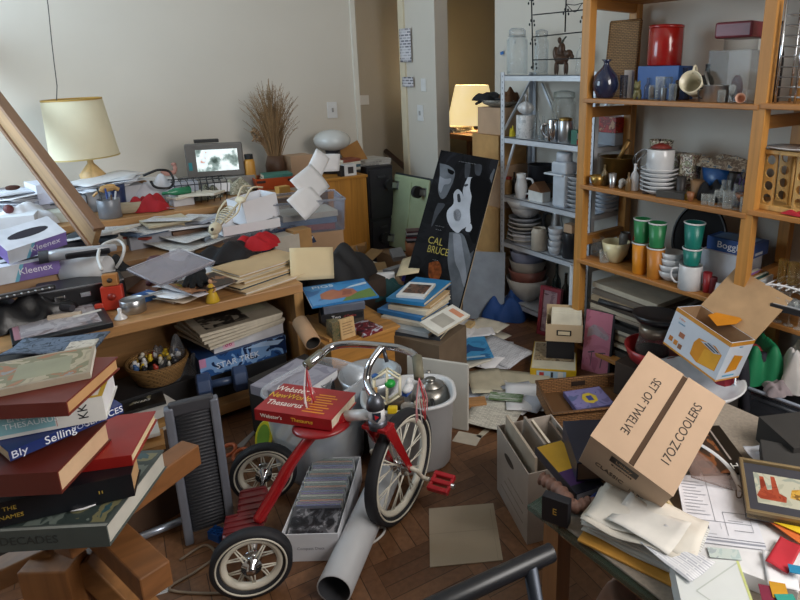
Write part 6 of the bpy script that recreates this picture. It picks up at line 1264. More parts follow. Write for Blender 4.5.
book('blue paperback on selling standing out at the right', (8, 452), (122, 404), (124, 380), Z + .0165, .018, mt('1c2f6b', .35), hard=False, title=(('Bly', .019, .08, .5, 'd8dcec', 's'), ('Selling', .021, .42, .5, 'e8ecf4', 's', .9), ('YOUR', .013, .62, .5, 'b9c4e4', 's'), ('SERVICES', .017, .82, .5, 'e8ecf4', 's', .9)))
Z += .036
book('thick white dictionary with a pale blue panel on its spine', (-30, 420), (102, 396), (110, 366), Z, .046, mt('d6d6d2', .4), pages=mt('d9d9dc', .8), title=(('KK', .021, .83, .5, '24262a', 's', 1, 90), ('ENGLISH', .014, .40, .72, 'e6eef0', 's'), ('THESAURUS', .014, .42, .45, 'e6eef0', 's')), art=[('86b4bd', ('s',) + tuple(SQ(.12, .14, .60, .92))), ('b5564a', ('s',) + tuple(SQ(.61, .1, .614, .95))), ('b59a34', SQ(.0, .0, 1, .06)), ('b59a34', SQ(.96, 0, 1, 1))])
Z += .047
book('worn red hardback with tan page edges near the top', (-40, 407), (66, 402), (107, 357), Z, .026, mt('6b2820', .5), pages=mt('b98f62', .8))
Z += .027
book('beige illustrated paperback on top of the nearest pile', (-30, 396), (90, 372), (84, 347), Z, .012, mt('a79c8a', .5), pages=mt('d6d2c8', .8), hard=False, art=[(prn('9d947f', 'b3a98f', '7d7c5c', 'a3683c', '8a8f94', sc=14), SQ(.02, .05, .97, .95)), (mt('9a9c84', .5), SQ(.3, .2, .8, .75))])
sheet('folded blue grey denim patterned cloth behind the top books', (0, 360), (92, 354), (88, 338), .545, prn('4a5566', '606b7d', '39434f', sc=30, rough=.9), name='denim_cloth', cat='cloth', curl=.02, th=.006)
slab('beige printed brochure lying on the denim cloth', 'brochure', 'brochure', (60, 356), (90, 352), (86, 340), .56, .004, prn('b3a99b', 'c9c0b2', '8d8478', sc=25))
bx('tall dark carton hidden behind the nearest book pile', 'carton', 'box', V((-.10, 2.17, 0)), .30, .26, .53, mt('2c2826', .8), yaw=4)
# boards and white things between the stand and the ribbed board
for A, Bq, Cq, z, th_, mat, lb, nm in (((112, 500), (178, 478), (170, 462), .16, .02, wood('8f6540', 0), 'brown wooden board low behind the timber beam', 'wooden_board'), ((112, 446), (160, 432), (150, 420), .23, .012, mt('d2d2d0', .6), 'white flat board end below the fashion magazine', 'white_board'), ((115, 458), (165, 444), (156, 430), .20, .018, wood('b0814c', 0), 'tan wooden board under the white board end', 'wooden_board')):
    slab(lb, nm, 'board', A, Bq, Cq, z, th_, mat)
t = slab('white sign with black lettering standing low behind the beam', 'lettered_sign', 'sign', (112, 478), (178, 462), (172, 455), .185, .01, mt('d8d8d4', .6), title=(('parel', .04, .6, .5, '1b1b1e', 'c'),))
solo(B().tube([P(118, 546, .02), P(183, 520, .03)], .012, 8), 'aluminium_bar', mt('b9c4d4', .3, .7), 'pale aluminium bar on the floor left of the ribbed board', 'bar')
slab('small white printed leaflet on the floor under the timber beam', 'leaflet', 'leaflet', (140, 600), (168, 592), (160, 580), .0, .001, lines('cfcfd0', '6a6a70', .006, .03))
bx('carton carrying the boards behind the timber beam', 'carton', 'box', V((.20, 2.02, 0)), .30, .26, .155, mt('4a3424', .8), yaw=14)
# ================================================================ middle: crate, book stacks, tub, papers on the floor
t = thing('wooden_crate', 'honey coloured wooden crate with a plain front behind the tricycle', 'crate', pose((1.085, 2.12, 0)))
B().box(-.155, 0, 0, .155, .02, .298).out('front_panel', wood('b5803f', 0), t, .002); B().box(-.155, .02, 0, -.137, .34, .298).box(.137, .02, 0, .155, .34, .298).out('side_panel', wood('a97638', 2), t); B().box(-.17, -.012, .298, .17, .36, .315).out('lid', wood('bb8747', 0), t, .002)
b_ = bx('short brown plank lying left of the wooden crate', 'wooden_plank', 'plank', V((.96, 2.30, .316)), .10, .30, .014, wood('b98a52', 1), yaw=10)
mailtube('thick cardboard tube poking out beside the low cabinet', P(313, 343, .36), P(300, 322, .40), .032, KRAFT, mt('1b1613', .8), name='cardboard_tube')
p = S(348, .3155, Y=2.14); t = thing('wooden_plaque', 'upright tan wooden plaque with engraved lines on the crate', 'plaque', pose(p, 4, -6)); B().box(-.034, -.008, 0, .034, .008, .088).out('board', wood('c9a878', 2), t, .002); b = B(); [b.box(-.024, -.0088, .02 + i * .012, .024 - .008 * (i % 2), -.008, .023 + i * .012) for i in range(5)]; b.out('engraved_lines', mt('8a6a48', .8), t)
bx('mottled green brown box beside the wooden plaque', 'mosaic_box', 'box', S(335, .3155, Y=2.17), .045, .06, .085, prn('5a5a3c', '7a6a4c', '3f4a38', sc=60))
bx('dark red magazine file lying flat right of the wooden plaque', 'magazine', 'magazine', S(365, .3155, Y=2.16), .10, .12, .02, prn('3a2630', '7a2a34', 'b8b8c4', sc=20), yaw=8)
bx('dark carton lifting the disc boxes behind the plaque', 'carton', 'box', S(342, .3155, Y=2.28), .16, .12, .07, mt('3c3630', .8))
for z, dx, lb, c in ((.388, 0, 'black boxed set with white spine lettering under the pig magazine', '1e1e22'), (.422, .008, 'grey boxed set second under the pig magazine', '5d6270')):
    M = pose(S(341, z, Y=2.23) + V((dx, 0, 0)), -20 + 200 * dx); t = thing('boxed_set', lb, 'boxed set', M); B().cb(.17, .13, .032).out('box_body', mt(c, .35), t, .001); pen(t, .17, .13, .032, (('Two', .02, .35, .5, 'd8d8dc', 's'), ('of Twelve', .013, .68, .5, 'b03a3a', 's')) if dx == 0 else (), [('9aa4b8', ('r',) + tuple(SQ(.02, .05, .98, .95))), ('d0d4dc', ('r',) + tuple(SQ(.3, .1, .33, .9)))])
book('glossy magazine with a pig on blue sky, leaning on the boxed sets', (312, 307), (379, 296), (358, 279), .455, .008, mt('2f79b8', .25), hard=False, name='magazine', cat='magazine', title=(('PIGS', .045, .30, .86, 'd9e6f2', 'c', 1.1),), pages=WHITE,
     art=[(prn('2f79b8', '3f8cc6', '2468a8', sc=5), SQ(.02, .03, .98, .97)), ('5d7a3a', [(.45, .03), (.98, .03), (.98, .45), (.8, .38), (.6, .3)]), ('a8674f', [(.18, .28), (.3, .18), (.6, .2), (.75, .35), (.72, .55), (.6, .62), (.5, .55), (.42, .66), (.3, .6), (.2, .5)]), ('8a4f3f', [(.5, .3), (.66, .32), (.68, .5), (.55, .5)]), ('c4d4e2', [(.6, .6), (.98, .7), (.98, .8), (.7, .7)])])
# book stack in the centre, over a dark carton
bx('dark carton on the floor under the central book stack', 'carton', 'box', V((1.37, 2.09, 0)), .30, .24, .27, mt('6b5a48', .8), yaw=-67)
ST = (('large dark atlas at the bottom of the central stack', (370, 329), (440, 338), (462, 312), .271, .014, '3a4048', CREAM), ('grey white paperback low in the central stack', (376, 324), (428, 334), (448, 312), .287, .018, '9ca3a8', PAGES), ('cream paperback in the central stack above the grey one', (381, 316), (422, 324), (440, 304), .307, .018, 'd0c6b4', PAGES), ('blue hardback in the middle of the central stack', (377, 309), (421, 318), (441, 298), .327, .018, '2a72b0', CREAM), ('cream hardback above the blue one in the central stack', (388, 305), (426, 312), (444, 294), .347, .02, 'd6cdb8', PAGES), ('tan paperback near the top of the central stack', (390, 300), (430, 306), (446, 290), .369, .014, 'c2a070', PAGES), ('blue topped hardback near the top of the central stack', (386, 298), (424, 303), (435, 279), .384, .018, '2878ac', PAGES))
for lb, A, Bq, Cq, z, th_, c, pg in ST: book(lb, A, Bq, Cq, z, th_, mt(c, .4), pages=pg)
book('small white book with a dark photograph on top of the central stack', (396, 295), (424, 297), (429, 283), .403, .012, mt('d8d8d6', .4), hard=False, art=[(prn('3a2a24', '6b4a3a', '2a2020', 'a88a74', sc=16), SQ(.12, .2, .92, .85))])
M0, w, d = rect((421, 322), (436, 326), (452, 304), .36); t = thing('book', 'white paperback sliding down the right side of the central stack', 'book', M0 @ T3(.0, 0, -.03) @ Mx.Rotation(R(18), 4, 'Y')); B().cb(w * 1.3, d, .012).out('pages', PAGES, t); B().cb(w * 1.3, d, .0015, .012).out('cover', mt('d9d8d0', .5), t); pen(t, w * 1.3, d, .0136, (), [('c98a6a', SQ(.2, .75, .85, .9)), ('a8a49a', SQ(.15, .2, .85, .6))])
# things behind the stack
bx('carton on the floor under the clutter behind the central stack', 'carton', 'box', V((1.46, 2.72, 0)), .34, .30, .27, KRAFT, yaw=-20)
bx('second carton on the floor left of the clutter behind the stack', 'carton', 'box', V((1.50, 3.08, 0)), .46, .40, .20, mt('8d6a48', .8), yaw=-8)
cloth('dark teal cloth bag behind the central book stack', P(385, 296, .28), 0, 0, .12, .07, .09, mt('123f42', .8), name='cloth_bag', cat='bag', seed=91)
bx('plain white box standing behind the central book stack', 'white_box', 'box', P(383, 284, .28), .13, .04, .062, mt('e0e0e2', .6), yaw=-26, rx=-8)
cloth('deep purple cap behind the central book stack', P(411, 279, .29), 0, 0, .055, .05, .05, mt('2d1d6b', .85), name='knit_cap', cat='hat', seed=92)
wsheet('cream file folder lying behind the purple cap', ((396, 276, 2.60), (420, 272, 2.52), (421, 259, 2.72), (404, 258, 2.80)), mat=mt('d8c8a6', .8), name='file_folder', cat='folder')
p = P(415, 256, .272); t = thing('leather_bin', 'round brown leather bin holding disc cases before the poster', 'bin', pose(p)); B().lathe([(.05, 0), (.056, .005), (.06, .10), (.055, .10), (.052, .008), (1e-5, .008)], 24).out('bin_wall', mt('9a6440', .55), t)
for i, c in enumerate(('2a2a30', 'b0b0b8', '7a1f2a', '3d3d48', 'c4c4c8', '55303a')): bx('disc case of the pile in the leather bin, %s' % ('lowest', 'second up', 'third up', 'fourth up', 'fifth up', 'topmost')[i], 'disc_case', 'disc case', p + V((0, 0, .1 + i * .0125)), .10, .08, .012, mt(c, .4), 'disc cases in the leather bin', yaw=-30 + rnd.uniform(-14, 14))
RB = ('cardboard scrap', 'paper scrap', 'small carton', 'grey packet'); q = random.Random(9)
where = ('left of the green cart', 'under the green cart', 'before the filing cabinet', 'beside the side cabinet', 'behind the white box', 'left of the leather bin', 'near the black domed bag', 'above the white box', 'beyond the teal bag', 'below the filing cabinet', 'between the cart and the bin', 'right of the domed bag')
for i in range(12):
    px, py = q.uniform(346, 402), q.uniform(242, 276); k = i % 4; w, d, h = ((.14, .1, .004), (.2, .15, .002), (.1, .08, .05), (.12, .08, .03))[k]
    bx('%s on the heap %s' % (RB[k], where[i]), RB[k].replace(' ', '_'), 'scrap', P(px, py, .205 if px < 386 else .272), w, d, h, mt(('a88a62', 'cfc9be', 'b28a5a', '8f9298')[k], .8, var=.1), 'scraps behind the central stack', yaw=q.uniform(0, 180), rx=q.uniform(-20, 5), ry=q.uniform(-15, 15))
book('tall black boxed book slanting right of the domed bag', 0, 0, 0, 0, .03, mt('17181c', .4), M=pose(P(356, 288, .32), 60, 60, 0), size=(.12, .17))
# white tub with kettle, steel bowl with toy, white panel, clear cup, grey book
t = thing('storage_tub', 'oval white plastic tub with a kettle inside, behind the front wheel', 'tub', pose((1.01, 1.66, 0), -30)); b = B(); n = 40
def oval(k, z): return [((.165 * k) * math.copysign(abs(math.cos(a)) ** .7, math.cos(a)), (.125 * k) * math.copysign(abs(math.sin(a)) ** .7, math.sin(a)), z) for a in (2 * math.pi * i / n for i in range(n))]
rings(b, [oval(.84, 0), oval(.88, .01), oval(.98, .26), oval(1.04, .265), oval(1.04, .275), oval(.95, .275), oval(.85, .02)]); b.out('tub_wall', mt('c9cacc', .4, var=.03), t)
p = P(431, 400, .19); p.z = .17; bx('brown carton inside the white tub under the kettle', 'carton', 'box', V((1.01, 1.66, .012)), .16, .14, .15, mt('6b5038', .8), yaw=-30)
t = thing('kettle', 'dull steel kettle with a flat lid inside the white tub', 'kettle', pose(p, 60)); BS = mt('8d8a84', .3, .8); B().lathe([(.06, 0), (.075, .01), (.078, .05), (.06, .078), (.045, .085)], 28).out('body', BS, t); B().lathe([(.048, .085), (.048, .09), (.02, .098), (.016, .105), (.02, .11), (1e-5, .112)], 24).out('lid', BS, t); B().tube(smooth([V((.07, 0, .03)), V((.10, 0, .05)), V((.115, 0, .085))]), [.013] * 5 + [.01] * 5 + [.007], 10).out('spout', BS, t); B().tube(smooth([V((-.07, 0, .06)), V((-.11, 0, .07)), V((-.115, 0, .03)), V((-.075, 0, .015))]), .007, 8).out('handle', BLACK, t)
for i, (px, py, c, lb) in enumerate(((398, 408, '6a5a48', 'brown tin in the white tub left of the kettle'), (408, 415, '8f8a82', 'grey tin at the front of the white tub'), (421, 412, 'b0a898', 'pale jar at the front right of the white tub'))): vessel(lb, 'tin', 'tin', P(px, py, .20) - V((0, 0, .03)), .05, .07, 'can', mt(c, .4, .3), scale_px=False)
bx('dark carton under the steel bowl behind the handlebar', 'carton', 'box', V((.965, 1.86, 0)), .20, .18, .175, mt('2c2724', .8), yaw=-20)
p = V((.965, 1.86, .177)); t = vessel('wide dull steel bowl holding a coloured construction toy', 'steel_bowl', 'bowl', p, .24, .11, 'bowl', mt('a9adb2', .3, .6), scale_px=False, n=36)
M = axes(P(387, 404, .27), RT + FW * .1, UP) @ Mx.Diagonal((1.15, 1.15, 1.15, 1)); TW = mt('d8d2b8', .5); t = thing('construction_toy', 'cream plastic truss toy with green and yellow parts in the steel bowl', 'toy', M)
b = B(); hx = [(.045 * math.cos(R(a)), .055 + .05 * math.sin(R(a))) for a in range(30, 390, 60)]
for z in (-.02, .02):
    for i in range(6): b.tube([(hx[i][0], hx[i][1], z), (hx[(i + 1) % 6][0], hx[(i + 1) % 6][1], z)], .0035, 6)
    b.tube([(hx[1][0], hx[1][1], z), (hx[4][0], hx[4][1], z)], .003, 6)
for i in range(6): b.tube([(hx[i][0], hx[i][1], -.02), (hx[i][0], hx[i][1], .02)], .003, 6)
b.out('truss', TW, t); B().ball((.01, .065, .012), (.017, .014, .017), 14).out('green_wheel', mt('1f9a3c', .4), t); B().ball((-.035, .085, 0), (.012, .01, .01), 12).out('blue_block', mt('2a5a9a', .4), t); B().cb(.028, .02, .028, 0, 0, T3(.02, -.005, .03)).out('yellow_block', mt('d8b81f', .4), t, .003); B().cb(.008, .06, .01, 0, 0, T3(-.03, .03, .03)).out('wooden_peg', wood('c9a066', 1), t); B().cb(.008, .03, .01, 0, 0, T3(-.02, .01, .034)).out('red_peg', mt('b5252a', .4), t)
fig('white and blue toy boat leaning in the steel bowl', 'toy_boat', 'toy', P(408, 388, .30), [(0, 0, 0, .03, .018, .016), (.01, 0, .02, .016, .012, .016)], mt('d6d8dc', .4), 30)
bx('blue block under the toy boat in the steel bowl', 'toy_block', 'toy', P(407, 394, .275), .04, .02, .02, mt('2a4f9a', .4), yaw=30)
a, c, e = P(468, 431, 0), P(413, 412, 0), P(462, 369, Y=1.74)
a, c = P(469, 430, .0), V((1.14, 1.88, 0)); M = axes(a, c - a, V((.02, .06, 1))); solo(B().box(0, 0, -.012, (c - a).length, .29, 0), 'white_board', mt('b9b6ae', .5, var=.04), 'white board standing behind the white tub', 'board', M, bev=.004)
vessel('clear plastic cup standing behind the thesaurus', 'plastic_cup', 'cup', P(320, 398, .215), .10, .075, 'tumbler', glass('b9c0c6', .4), scale_px=False)
bx('brown carton under the grey book behind the tricycle seat', 'carton', 'box', V((.745, 2.08, 0)), .26, .18, .275, mt('2a2420', .8), yaw=14)
book('lilac grey hardback with white page edges behind the thesaurus', (250, 385), (294, 398), (327, 366), .277, .035, mt('8d8a96', .5), pages=mt('dadadd', .8), art=[(prn('8d8a96', '9a97a3', '807d8a', sc=10), SQ(.03, .03, .97, .97))])
# papers on the floor, first heap around the blue brochure
q = random.Random(4); LNS = lines('d4d6dc', '9a9ca6', .007, .035)
FP = ((440, 352, 40), (452, 346, 70), (466, 342, 15), (480, 340, 100), (490, 350, 50), (497, 360, 130), (478, 356, 20), (462, 362, 80), (445, 362, 140), (500, 352, 10), (470, 332, 60), (488, 326, 20), (456, 330, 120), (440, 338, 30))
LB1 = ('by the stack corner', 'left of the blue brochure', 'behind the blue brochure', 'far behind the blue brochure', 'right behind the blue brochure', 'at the right tip of the heap', 'under the blue brochure', 'front left of the blue brochure', 'beside the white panel', 'farthest right of the blue brochure', 'toward the poster foot', 'by the blue cap', 'between the stack and the poster', 'close to the large dark atlas')
for i, (x, y, a) in enumerate(FP):
    w, d = ((.21, .29), (.18, .25), (.14, .2))[i % 3]; M = at(x, y, .0012 + i * .0035, a, q.uniform(-3, 3), q.uniform(-3, 3))
    solo(B().grid(lambda u, v: ((u - .5) * w, (v - .5) * d, .002 + .012 * (1 + math.sin(4 * u + i) * math.cos(3 * v + i)) * .5), 6, 6, th=.0006), 'paper_sheet', [PAPER, LNS, PAPER, mt('d8d2c2', .7)][i % 4], 'white paper sheet on the floor heap ' + LB1[i], 'paper', M, 'papers on the floor by the brochure')
slab('bright blue brochure lying on the heap of floor papers', 'brochure', 'brochure', (454, 361), (494, 357), (485, 336), .058, .003, mt('2b86c2', .3), art=[(prn('2b86c2', '3f9ad2', '1d6ba6', sc=8), SQ(0, 0, 1, 1)), ('1a4f86', [(.3, .2), (.5, .35), (.8, .3), (.9, .4), (.6, .55), (.5, .7), (.42, .55), (.2, .45)]), ('a9d0e8', SQ(.1, .05, .8, .12))])
book('white booklet with a red photograph behind the blue brochure', (448, 342), (468, 338), (470, 326), .055, .008, mt('d0d2d8', .5), hard=False, name='booklet', cat='booklet', art=[(prn('8a8a92', '55404a', 'b8b8c0', sc=40), SQ(.3, .2, .9, .9))])
bx('small tan card box tilted behind the white booklet', 'card_box', 'box', P(470, 326, .05), .06, .04, .02, mt('c9ac7a', .7), yaw=30)
FP2 = ((478, 400, 60), (490, 394, 20), (505, 386, 100), (518, 384, 40), (530, 392, 75), (512, 402, 10), (497, 410, 120), (486, 382, 150), (522, 402, 20), (538, 398, 50))
LB2 = ('at its left end', 'left of the middle', 'at the back', 'at the right back', 'by the yellow game box', 'in the middle', 'at the front tip', 'toward the white panel', 'front right', 'nearest the woven tray')
for i, (x, y, a) in enumerate(FP2):
    w, d = ((.21, .28), (.16, .22), (.12, .2))[i % 3]; M = at(x, y, .0012 + i * .0035, a, q.uniform(-3, 3), q.uniform(-3, 3))
    solo(B().grid(lambda u, v: ((u - .5) * w, (v - .5) * d, .002 + .01 * (1 + math.sin(4 * u + i) * math.cos(3 * v + i)) * .5), 6, 6, th=.0006), 'paper_sheet', [mt('c6cbd8', .7), PAPER, lines('cfccc0', '8f8c84', .007, .03), mt('b9b29c', .7)][i % 4], 'loose sheet in the second floor heap ' + LB2[i], 'paper', M, 'papers on the floor by the woven tray')
slab('green striped leaflet in the second floor heap', 'leaflet', 'leaflet', (488, 399), (522, 402), (520, 394), .045, .002, prn('4f6a3a', '8a9a86', 'c4c6c0', sc=14, st=(1, 5, 1)))
bx('small wooden box lying by the white panel', 'small_wooden_box', 'box', P(473, 409, 0), .11, .06, .04, wood('a97c4e', 0), yaw=-30)
slab('beige index card on the floor left of the archive box', 'index_card', 'card', (452, 441), (476, 446), (484, 436), 0, .001, mt('b9b2a4', .8))
slab('thin beige strip of card beside the index card', 'card_strip', 'card', (476, 436), (481, 438), (490, 419), 0, .001, mt('b0a896', .8))
solo(B().tube([P(431, 453, .008), P(440, 441, .008)], .008, 8), 'toothpaste_tube', mt('5a7aa8', .4), 'small blue and red tube on the floor by the white tub', 'tube')
# blue cap, grey-blue panel beyond
cloth('bright blue quilted cap on the floor below the metal shelving', P(508, 316, 0), 0, 0, .15, .11, .16, mt('1d4584', .75), name='quilted_cap', cat='hat', seed=95)
a, c = P(473, 318, 0), P(500, 322, 0); a = V((1.96, 2.58, 0)); c = V((2.125, 2.40, 0)); M = axes(a, c - a, V((.12, .10, 1))); solo(B().box(0, 0, -.012, (c - a).length, .40, 0), 'grey_board', mt('8f9aa8', .4), 'pale blue grey board leaning beside the poster', 'board', M)
# ================================================================ right: before and under the shelving
YEL = mt('c9a51f', .45)
M0, w, d = rect((530, 378), (576, 381), (585, 353), .0); M = M0
t = thing('board_game', 'yellow boxed children board game on the floor below the card file', 'box', M); B().cb(w, d, .05).out('box_body', YEL, t, .001); pen(t, w, d, .05, (), [('cfc9b4', SQ(.02, .02, .98, .98)), (prn('8d7a5c', 'a8967a', '6b5a44', sc=20), SQ(.05, .3, .95, .95)), ('a8c4d8', ('s',) + tuple(SQ(.14, .15, .78, .85))), ('b03030', ('s',) + tuple(SQ(.2, .2, .3, .7))), ('3a3a3c', ('s',) + tuple(SQ(.45, .2, .5, .75))), ('d8d8d0', ('s',) + tuple(SQ(.6, .2, .72, .8))), ('b8252c', ('r',) + tuple(SQ(.2, .1, .8, .9)))])
pb = M.translation + V((0, 0, .051)); yw = math.degrees(math.atan2(*(M.to_3x3() @ V((1, 0, 0))).yx))
bx('plain black box between the game and the beige card file', 'black_box', 'box', pb + V((.01, .01, 0)) + RT * .03, .135, .10, .095, mt('1c1c22', .5), yaw=yw)
pf = pb + V((.01, .01, .096)) + RT * .045; t = thing('card_file', 'beige card file box with a black label holder, open and full of cards', 'card file', pose(pf, yw))
fw_, fd_, fh_ = .175, .13, .088; crate(fw_, fd_, fh_, .003).out('box_body', mt('cbb392', .7, var=.03), t)
B().box(-.035, -fd_ / 2 - .003, .032, .035, -fd_ / 2, .06).out('label_holder', BLACK, t, .002); B().box(-.028, -fd_ / 2 - .0036, .037, .028, -fd_ / 2 - .003, .055).out('label_card', mt('d8c8a8', .7), t)
B().box(-fw_ / 2 - .002, fd_ / 2, 0, fw_ / 2 + .002, fd_ / 2 + .003, fh_ + .05).out('raised_lid', mt('c4ab88', .7), t)
for i in range(12):
    solo(B().cb(.145, .0025, .128 - .001 * (i % 3)), 'index_card', mt(('e0d9c4', 'd6cfba', 'e6e0d0')[i % 3], .8), 'cream index card filed in the beige card file, %s' % ('frontmost', 'second', 'third', 'fourth', 'fifth', 'sixth', 'seventh', 'eighth', 'ninth', 'tenth', 'eleventh', 'rearmost')[i] + ' of the twelve', 'card', pose(pf, yw) @ pose((.01, -.045 + i * .0075, .004), 0, -8), 'cards in the beige card file')
def lean(lb, name, pts, z, tk, mats, dep=(-.25, 0), art=None, cat='picture', frame=None):
    """flat picture whose lower corners stand at height z and which leans back"""
    a, c = P(*pts[0], z), P(*pts[1], z); ex = c - a; nrm = V((ex.y, -ex.x, 0)).normalized()
    if nrm.dot(V((0, 0, EYE)) - a) < 0: nrm = -nrm
    up = V((0, 0, 1)) - nrm * .13; M = axes(a, ex, up)
    if (M.to_3x3() @ V((0, 0, 1))).dot(nrm) < 0: M = axes(c, -ex, up)
    w = ex.length; lo, hi = .05, 1.2
    for _ in range(30):
        m_ = (lo + hi) / 2
        if proj(M @ V((w / 2, m_, 0)))[1] > (pts[2][1] + pts[3][1]) / 2: lo = m_
        else: hi = m_
    L = lo; t = thing(name, lb, cat, M)
    B().box(0, 0, -tk, w, L, 0).out('backing', mats[0], t, .001)
    b = B()
    for i, (mi, pl) in enumerate(art): b.poly([(u * w, v * L, .0005 + i * .0002) for u, v in pl], i)
    b.out('picture_print', [mt(m_, .5) if isinstance(m_, str) else m_ for m_, _ in art], t)
    if frame:
        f = B(); [f.box(*q_) for q_ in ((0, 0, 0, w, frame[1], .008), (0, L - frame[1], 0, w, L, .008), (0, frame[1], 0, frame[1], L - frame[1], .008), (w - frame[1], frame[1], 0, w, L - frame[1], .008))]; f.out('picture_frame', frame[0], t)
    return t
lean('pink drawing in a dark edged portfolio leaning on the shelving', 'framed_drawing', ((581, 369), (609, 377), (628, 317), (589, 307)), .0, .02, [DARK], art=[(prn('b06a7e', 'b97386', 'a56074', 'c08894', sc=4), SQ(0, 0, .93, 1)), (prn('8f7f88', '9c8d94', 'a27a88', sc=14), [(.1, .55), (.35, .62), (.8, .56), (.88, .64), (.6, .76), (.3, .78), (.12, .7)]), ('5a4650', [(.2, .3), (.42, .34), (.40, .36), (.18, .32)]), ('5a4650', [(.55, .32), (.8, .35), (.8, .37), (.55, .34)]), ('5a4650', [(.64, .1), (.67, .1), (.72, .34), (.69, .34)]), ('5a4650', [(.3, .1), (.32, .1), (.34, .33), (.31, .33)]), ('1d1b20', SQ(.93, 0, 1, 1))])
lean('dark red framed print standing left of the card file', 'framed_print', ((537, 333), (557, 339), (568, 296), (545, 279)), .0, .02, [mt('7a2a34', .5)], art=[(prn('8a6a70', 'a8898c', '6b4a50', sc=10), SQ(.1, .08, .9, .92))], frame=(mt('8a2f3a', .4), .02))
# stacks of flat frames and mats below the third shelf
BS_ = z0 + .001; z = BS_; q = random.Random(15)
for i in range(15):
    h = q.uniform(.012, .028); 
    if z + h > z3 - .035: break
    c = ('2a2623', '8d8274', 'b3a894', '3d342c', '9c8b72', '6b6258', 'c2b8a4', '1f1d1c')[i % 8]
    bx('flat framed mat in the stack below the third shelf, %s' % ('lowest', 'second up', 'third up', 'fourth up', 'fifth up', 'sixth up', 'seventh up', 'eighth up', 'ninth up', 'tenth up', 'eleventh up', 'twelfth up', 'thirteenth up', 'fourteenth up', 'topmost')[i], 'framed_mat', 'frame', V((SX + .19 + q.uniform(-.02, .015), 1.55 + q.uniform(-.015, .015), z)), .26, .40 + q.uniform(-.03, .02), h - .001, mt(c, .6, var=.12), 'framed mats below the third shelf', yaw=q.uniform(-3, 3)); z += h
for i, (y, h, c) in enumerate(((1.235, .36, '6d675f'), (1.205, .33, '2c2826'), (1.17, .35, '4a443e'))):
    bx('upright picture frame standing beside the stack of mats, %s' % ('nearest the mats', 'middle one', 'farthest right')[i], 'framed_print', 'picture', V((SX + .15, y, BS_)), .27, .02, h, mt(c, .5), 'upright frames beside the mats', rx=3)
# cookware under the shelf
CKX = 1.97
bx('brown carton on the floor under the cookware', 'carton', 'box', V((1.93, 1.27, 0)), .20, .20, .24, mt('3a2d24', .8), yaw=4)
vessel('red enamel basin under the coffee maker', 'basin', 'bowl', V((1.91, 1.24, .242)), .24, .09, 'bowl', mt('8f1f24', .35), scale_px=False)
p = V((1.91, 1.25, .262)); t = thing('coffee_maker', 'glass and steel coffee maker with a black band behind the toaster box', 'coffee maker', pose(p, 30)); B().lathe([(.05, 0), (.062, .01), (.066, .06), (.055, .10), (.05, .11)], 24).out('glass_body', glass('6d6a66', .6), t); B().lathe([(.05, .11), (.056, .112), (.056, .15), (.05, .155), (1e-5, .16)], 24).out('top', mt('8a7f72', .3, .6), t); B().lathe([(.0665, .03), (.068, .03), (.068, .045), (.0665, .045)], 24).out('band', BLACK, t); B().tube(smooth([V((.06, 0, .11)), V((.10, 0, .1)), V((.10, 0, .03)), V((.066, 0, .02))]), .008, 8).out('handle', BLACK, t)
t = thing('frying_pan', 'black frying pan resting on top of the coffee maker', 'pan', pose(V((1.93, 1.24, .43)), 115, 6)); B().lathe([(.09, 0), (.11, .03), (.107, .03), (.088, .004), (1e-5, .004)], 32).out('pan', mt('1b1b1e', .35), t); B().tube([(.105, 0, .025), (.25, 0, .045)], [.010, .013], 10).out('handle', BLACK, t)
# toaster carton
TP = V((1.80, 1.132, .413)); TD = (.244, .139, .156); tr = Mx.Translation(TP) @ Mx.Rotation(-1.726, 4, 'Z') @ Mx.Rotation(.199, 4, 'Y') @ Mx.Rotation(-.175, 4, 'X') @ T3(TD[0] / 2, TD[1] / 2, 0)
t = thing('toaster_carton', 'open white and orange toaster carton with its lid flap raised', 'box', tr); w, d, h = TD
crate(w, d, h, .003).out('box_body', [mt('c9d2df', .5, var=.03)], t)
crate(w - .007, d - .007, h - .004, .001, floor=False, M=T3(0, 0, .0035)).out('inner_wall', mt('9c7c5c', .8), t)
OR, ORL = mt('d88a22', .5), mt('c9761c', .5)
pen(t, w, d, h, (('2-Slice', .011, .16, .80, 'd07a2a', 's'), ('toaster', .011, .18, .70, '3f8fb8', 's'), ('toast', .010, .5, .86, '3f8fb8', 'r')), art=[('c98a2c', ('s',) + tuple(SQ(0, .9, 1, 1))), ('c98a2c', ('s',) + tuple(SQ(0, 0, 1, .045))), ('d08a1c', ('s', (.48, .2), (.62, .12), (.93, .2), (.94, .62), (.80, .72), (.52, .66), (.47, .5))), ('dba02c', ('s', (.64, .14), (.92, .21), (.93, .6), (.66, .52))), ('b5c0d0', ('s', (.56, .62), (.82, .55), (.92, .62), (.72, .72))), ('3a3d45', ('s', (.62, .62), (.82, .57), (.84, .59), (.65, .645))), ('3a3d45', ('s', (.66, .67), (.87, .61), (.89, .63), (.69, .69))), ('b8722a', ('s',) + tuple(SQ(.06, .18, .13, .3))), ('c9832f', ('s',) + tuple(SQ(.16, .16, .23, .28))), ('8a5a3a', ('s',) + tuple(SQ(.25, .13, .32, .25))), ('a86a4a', ('s',) + tuple(SQ(.2, .4, .3, .52))), ('c98a2c', ('r',) + tuple(SQ(0, .9, 1, 1))), ('c98a2c', ('r',) + tuple(SQ(0, 0, 1, .045))), ('d08a1c', ('r', (.25, .2), (.7, .25), (.75, .6), (.35, .66))), ('4a9ac4', ('r',) + tuple(SQ(.2, .1, .7, .14)))])
ins = mt('b08f6a', .8)
B().box(-w / 2, 0, -.0015, w / 2, .20, .0015, 0, T3(0, d / 2, h) @ Mx.Rotation(R(52), 4, 'X')).out('lid_flap', [ins], t)
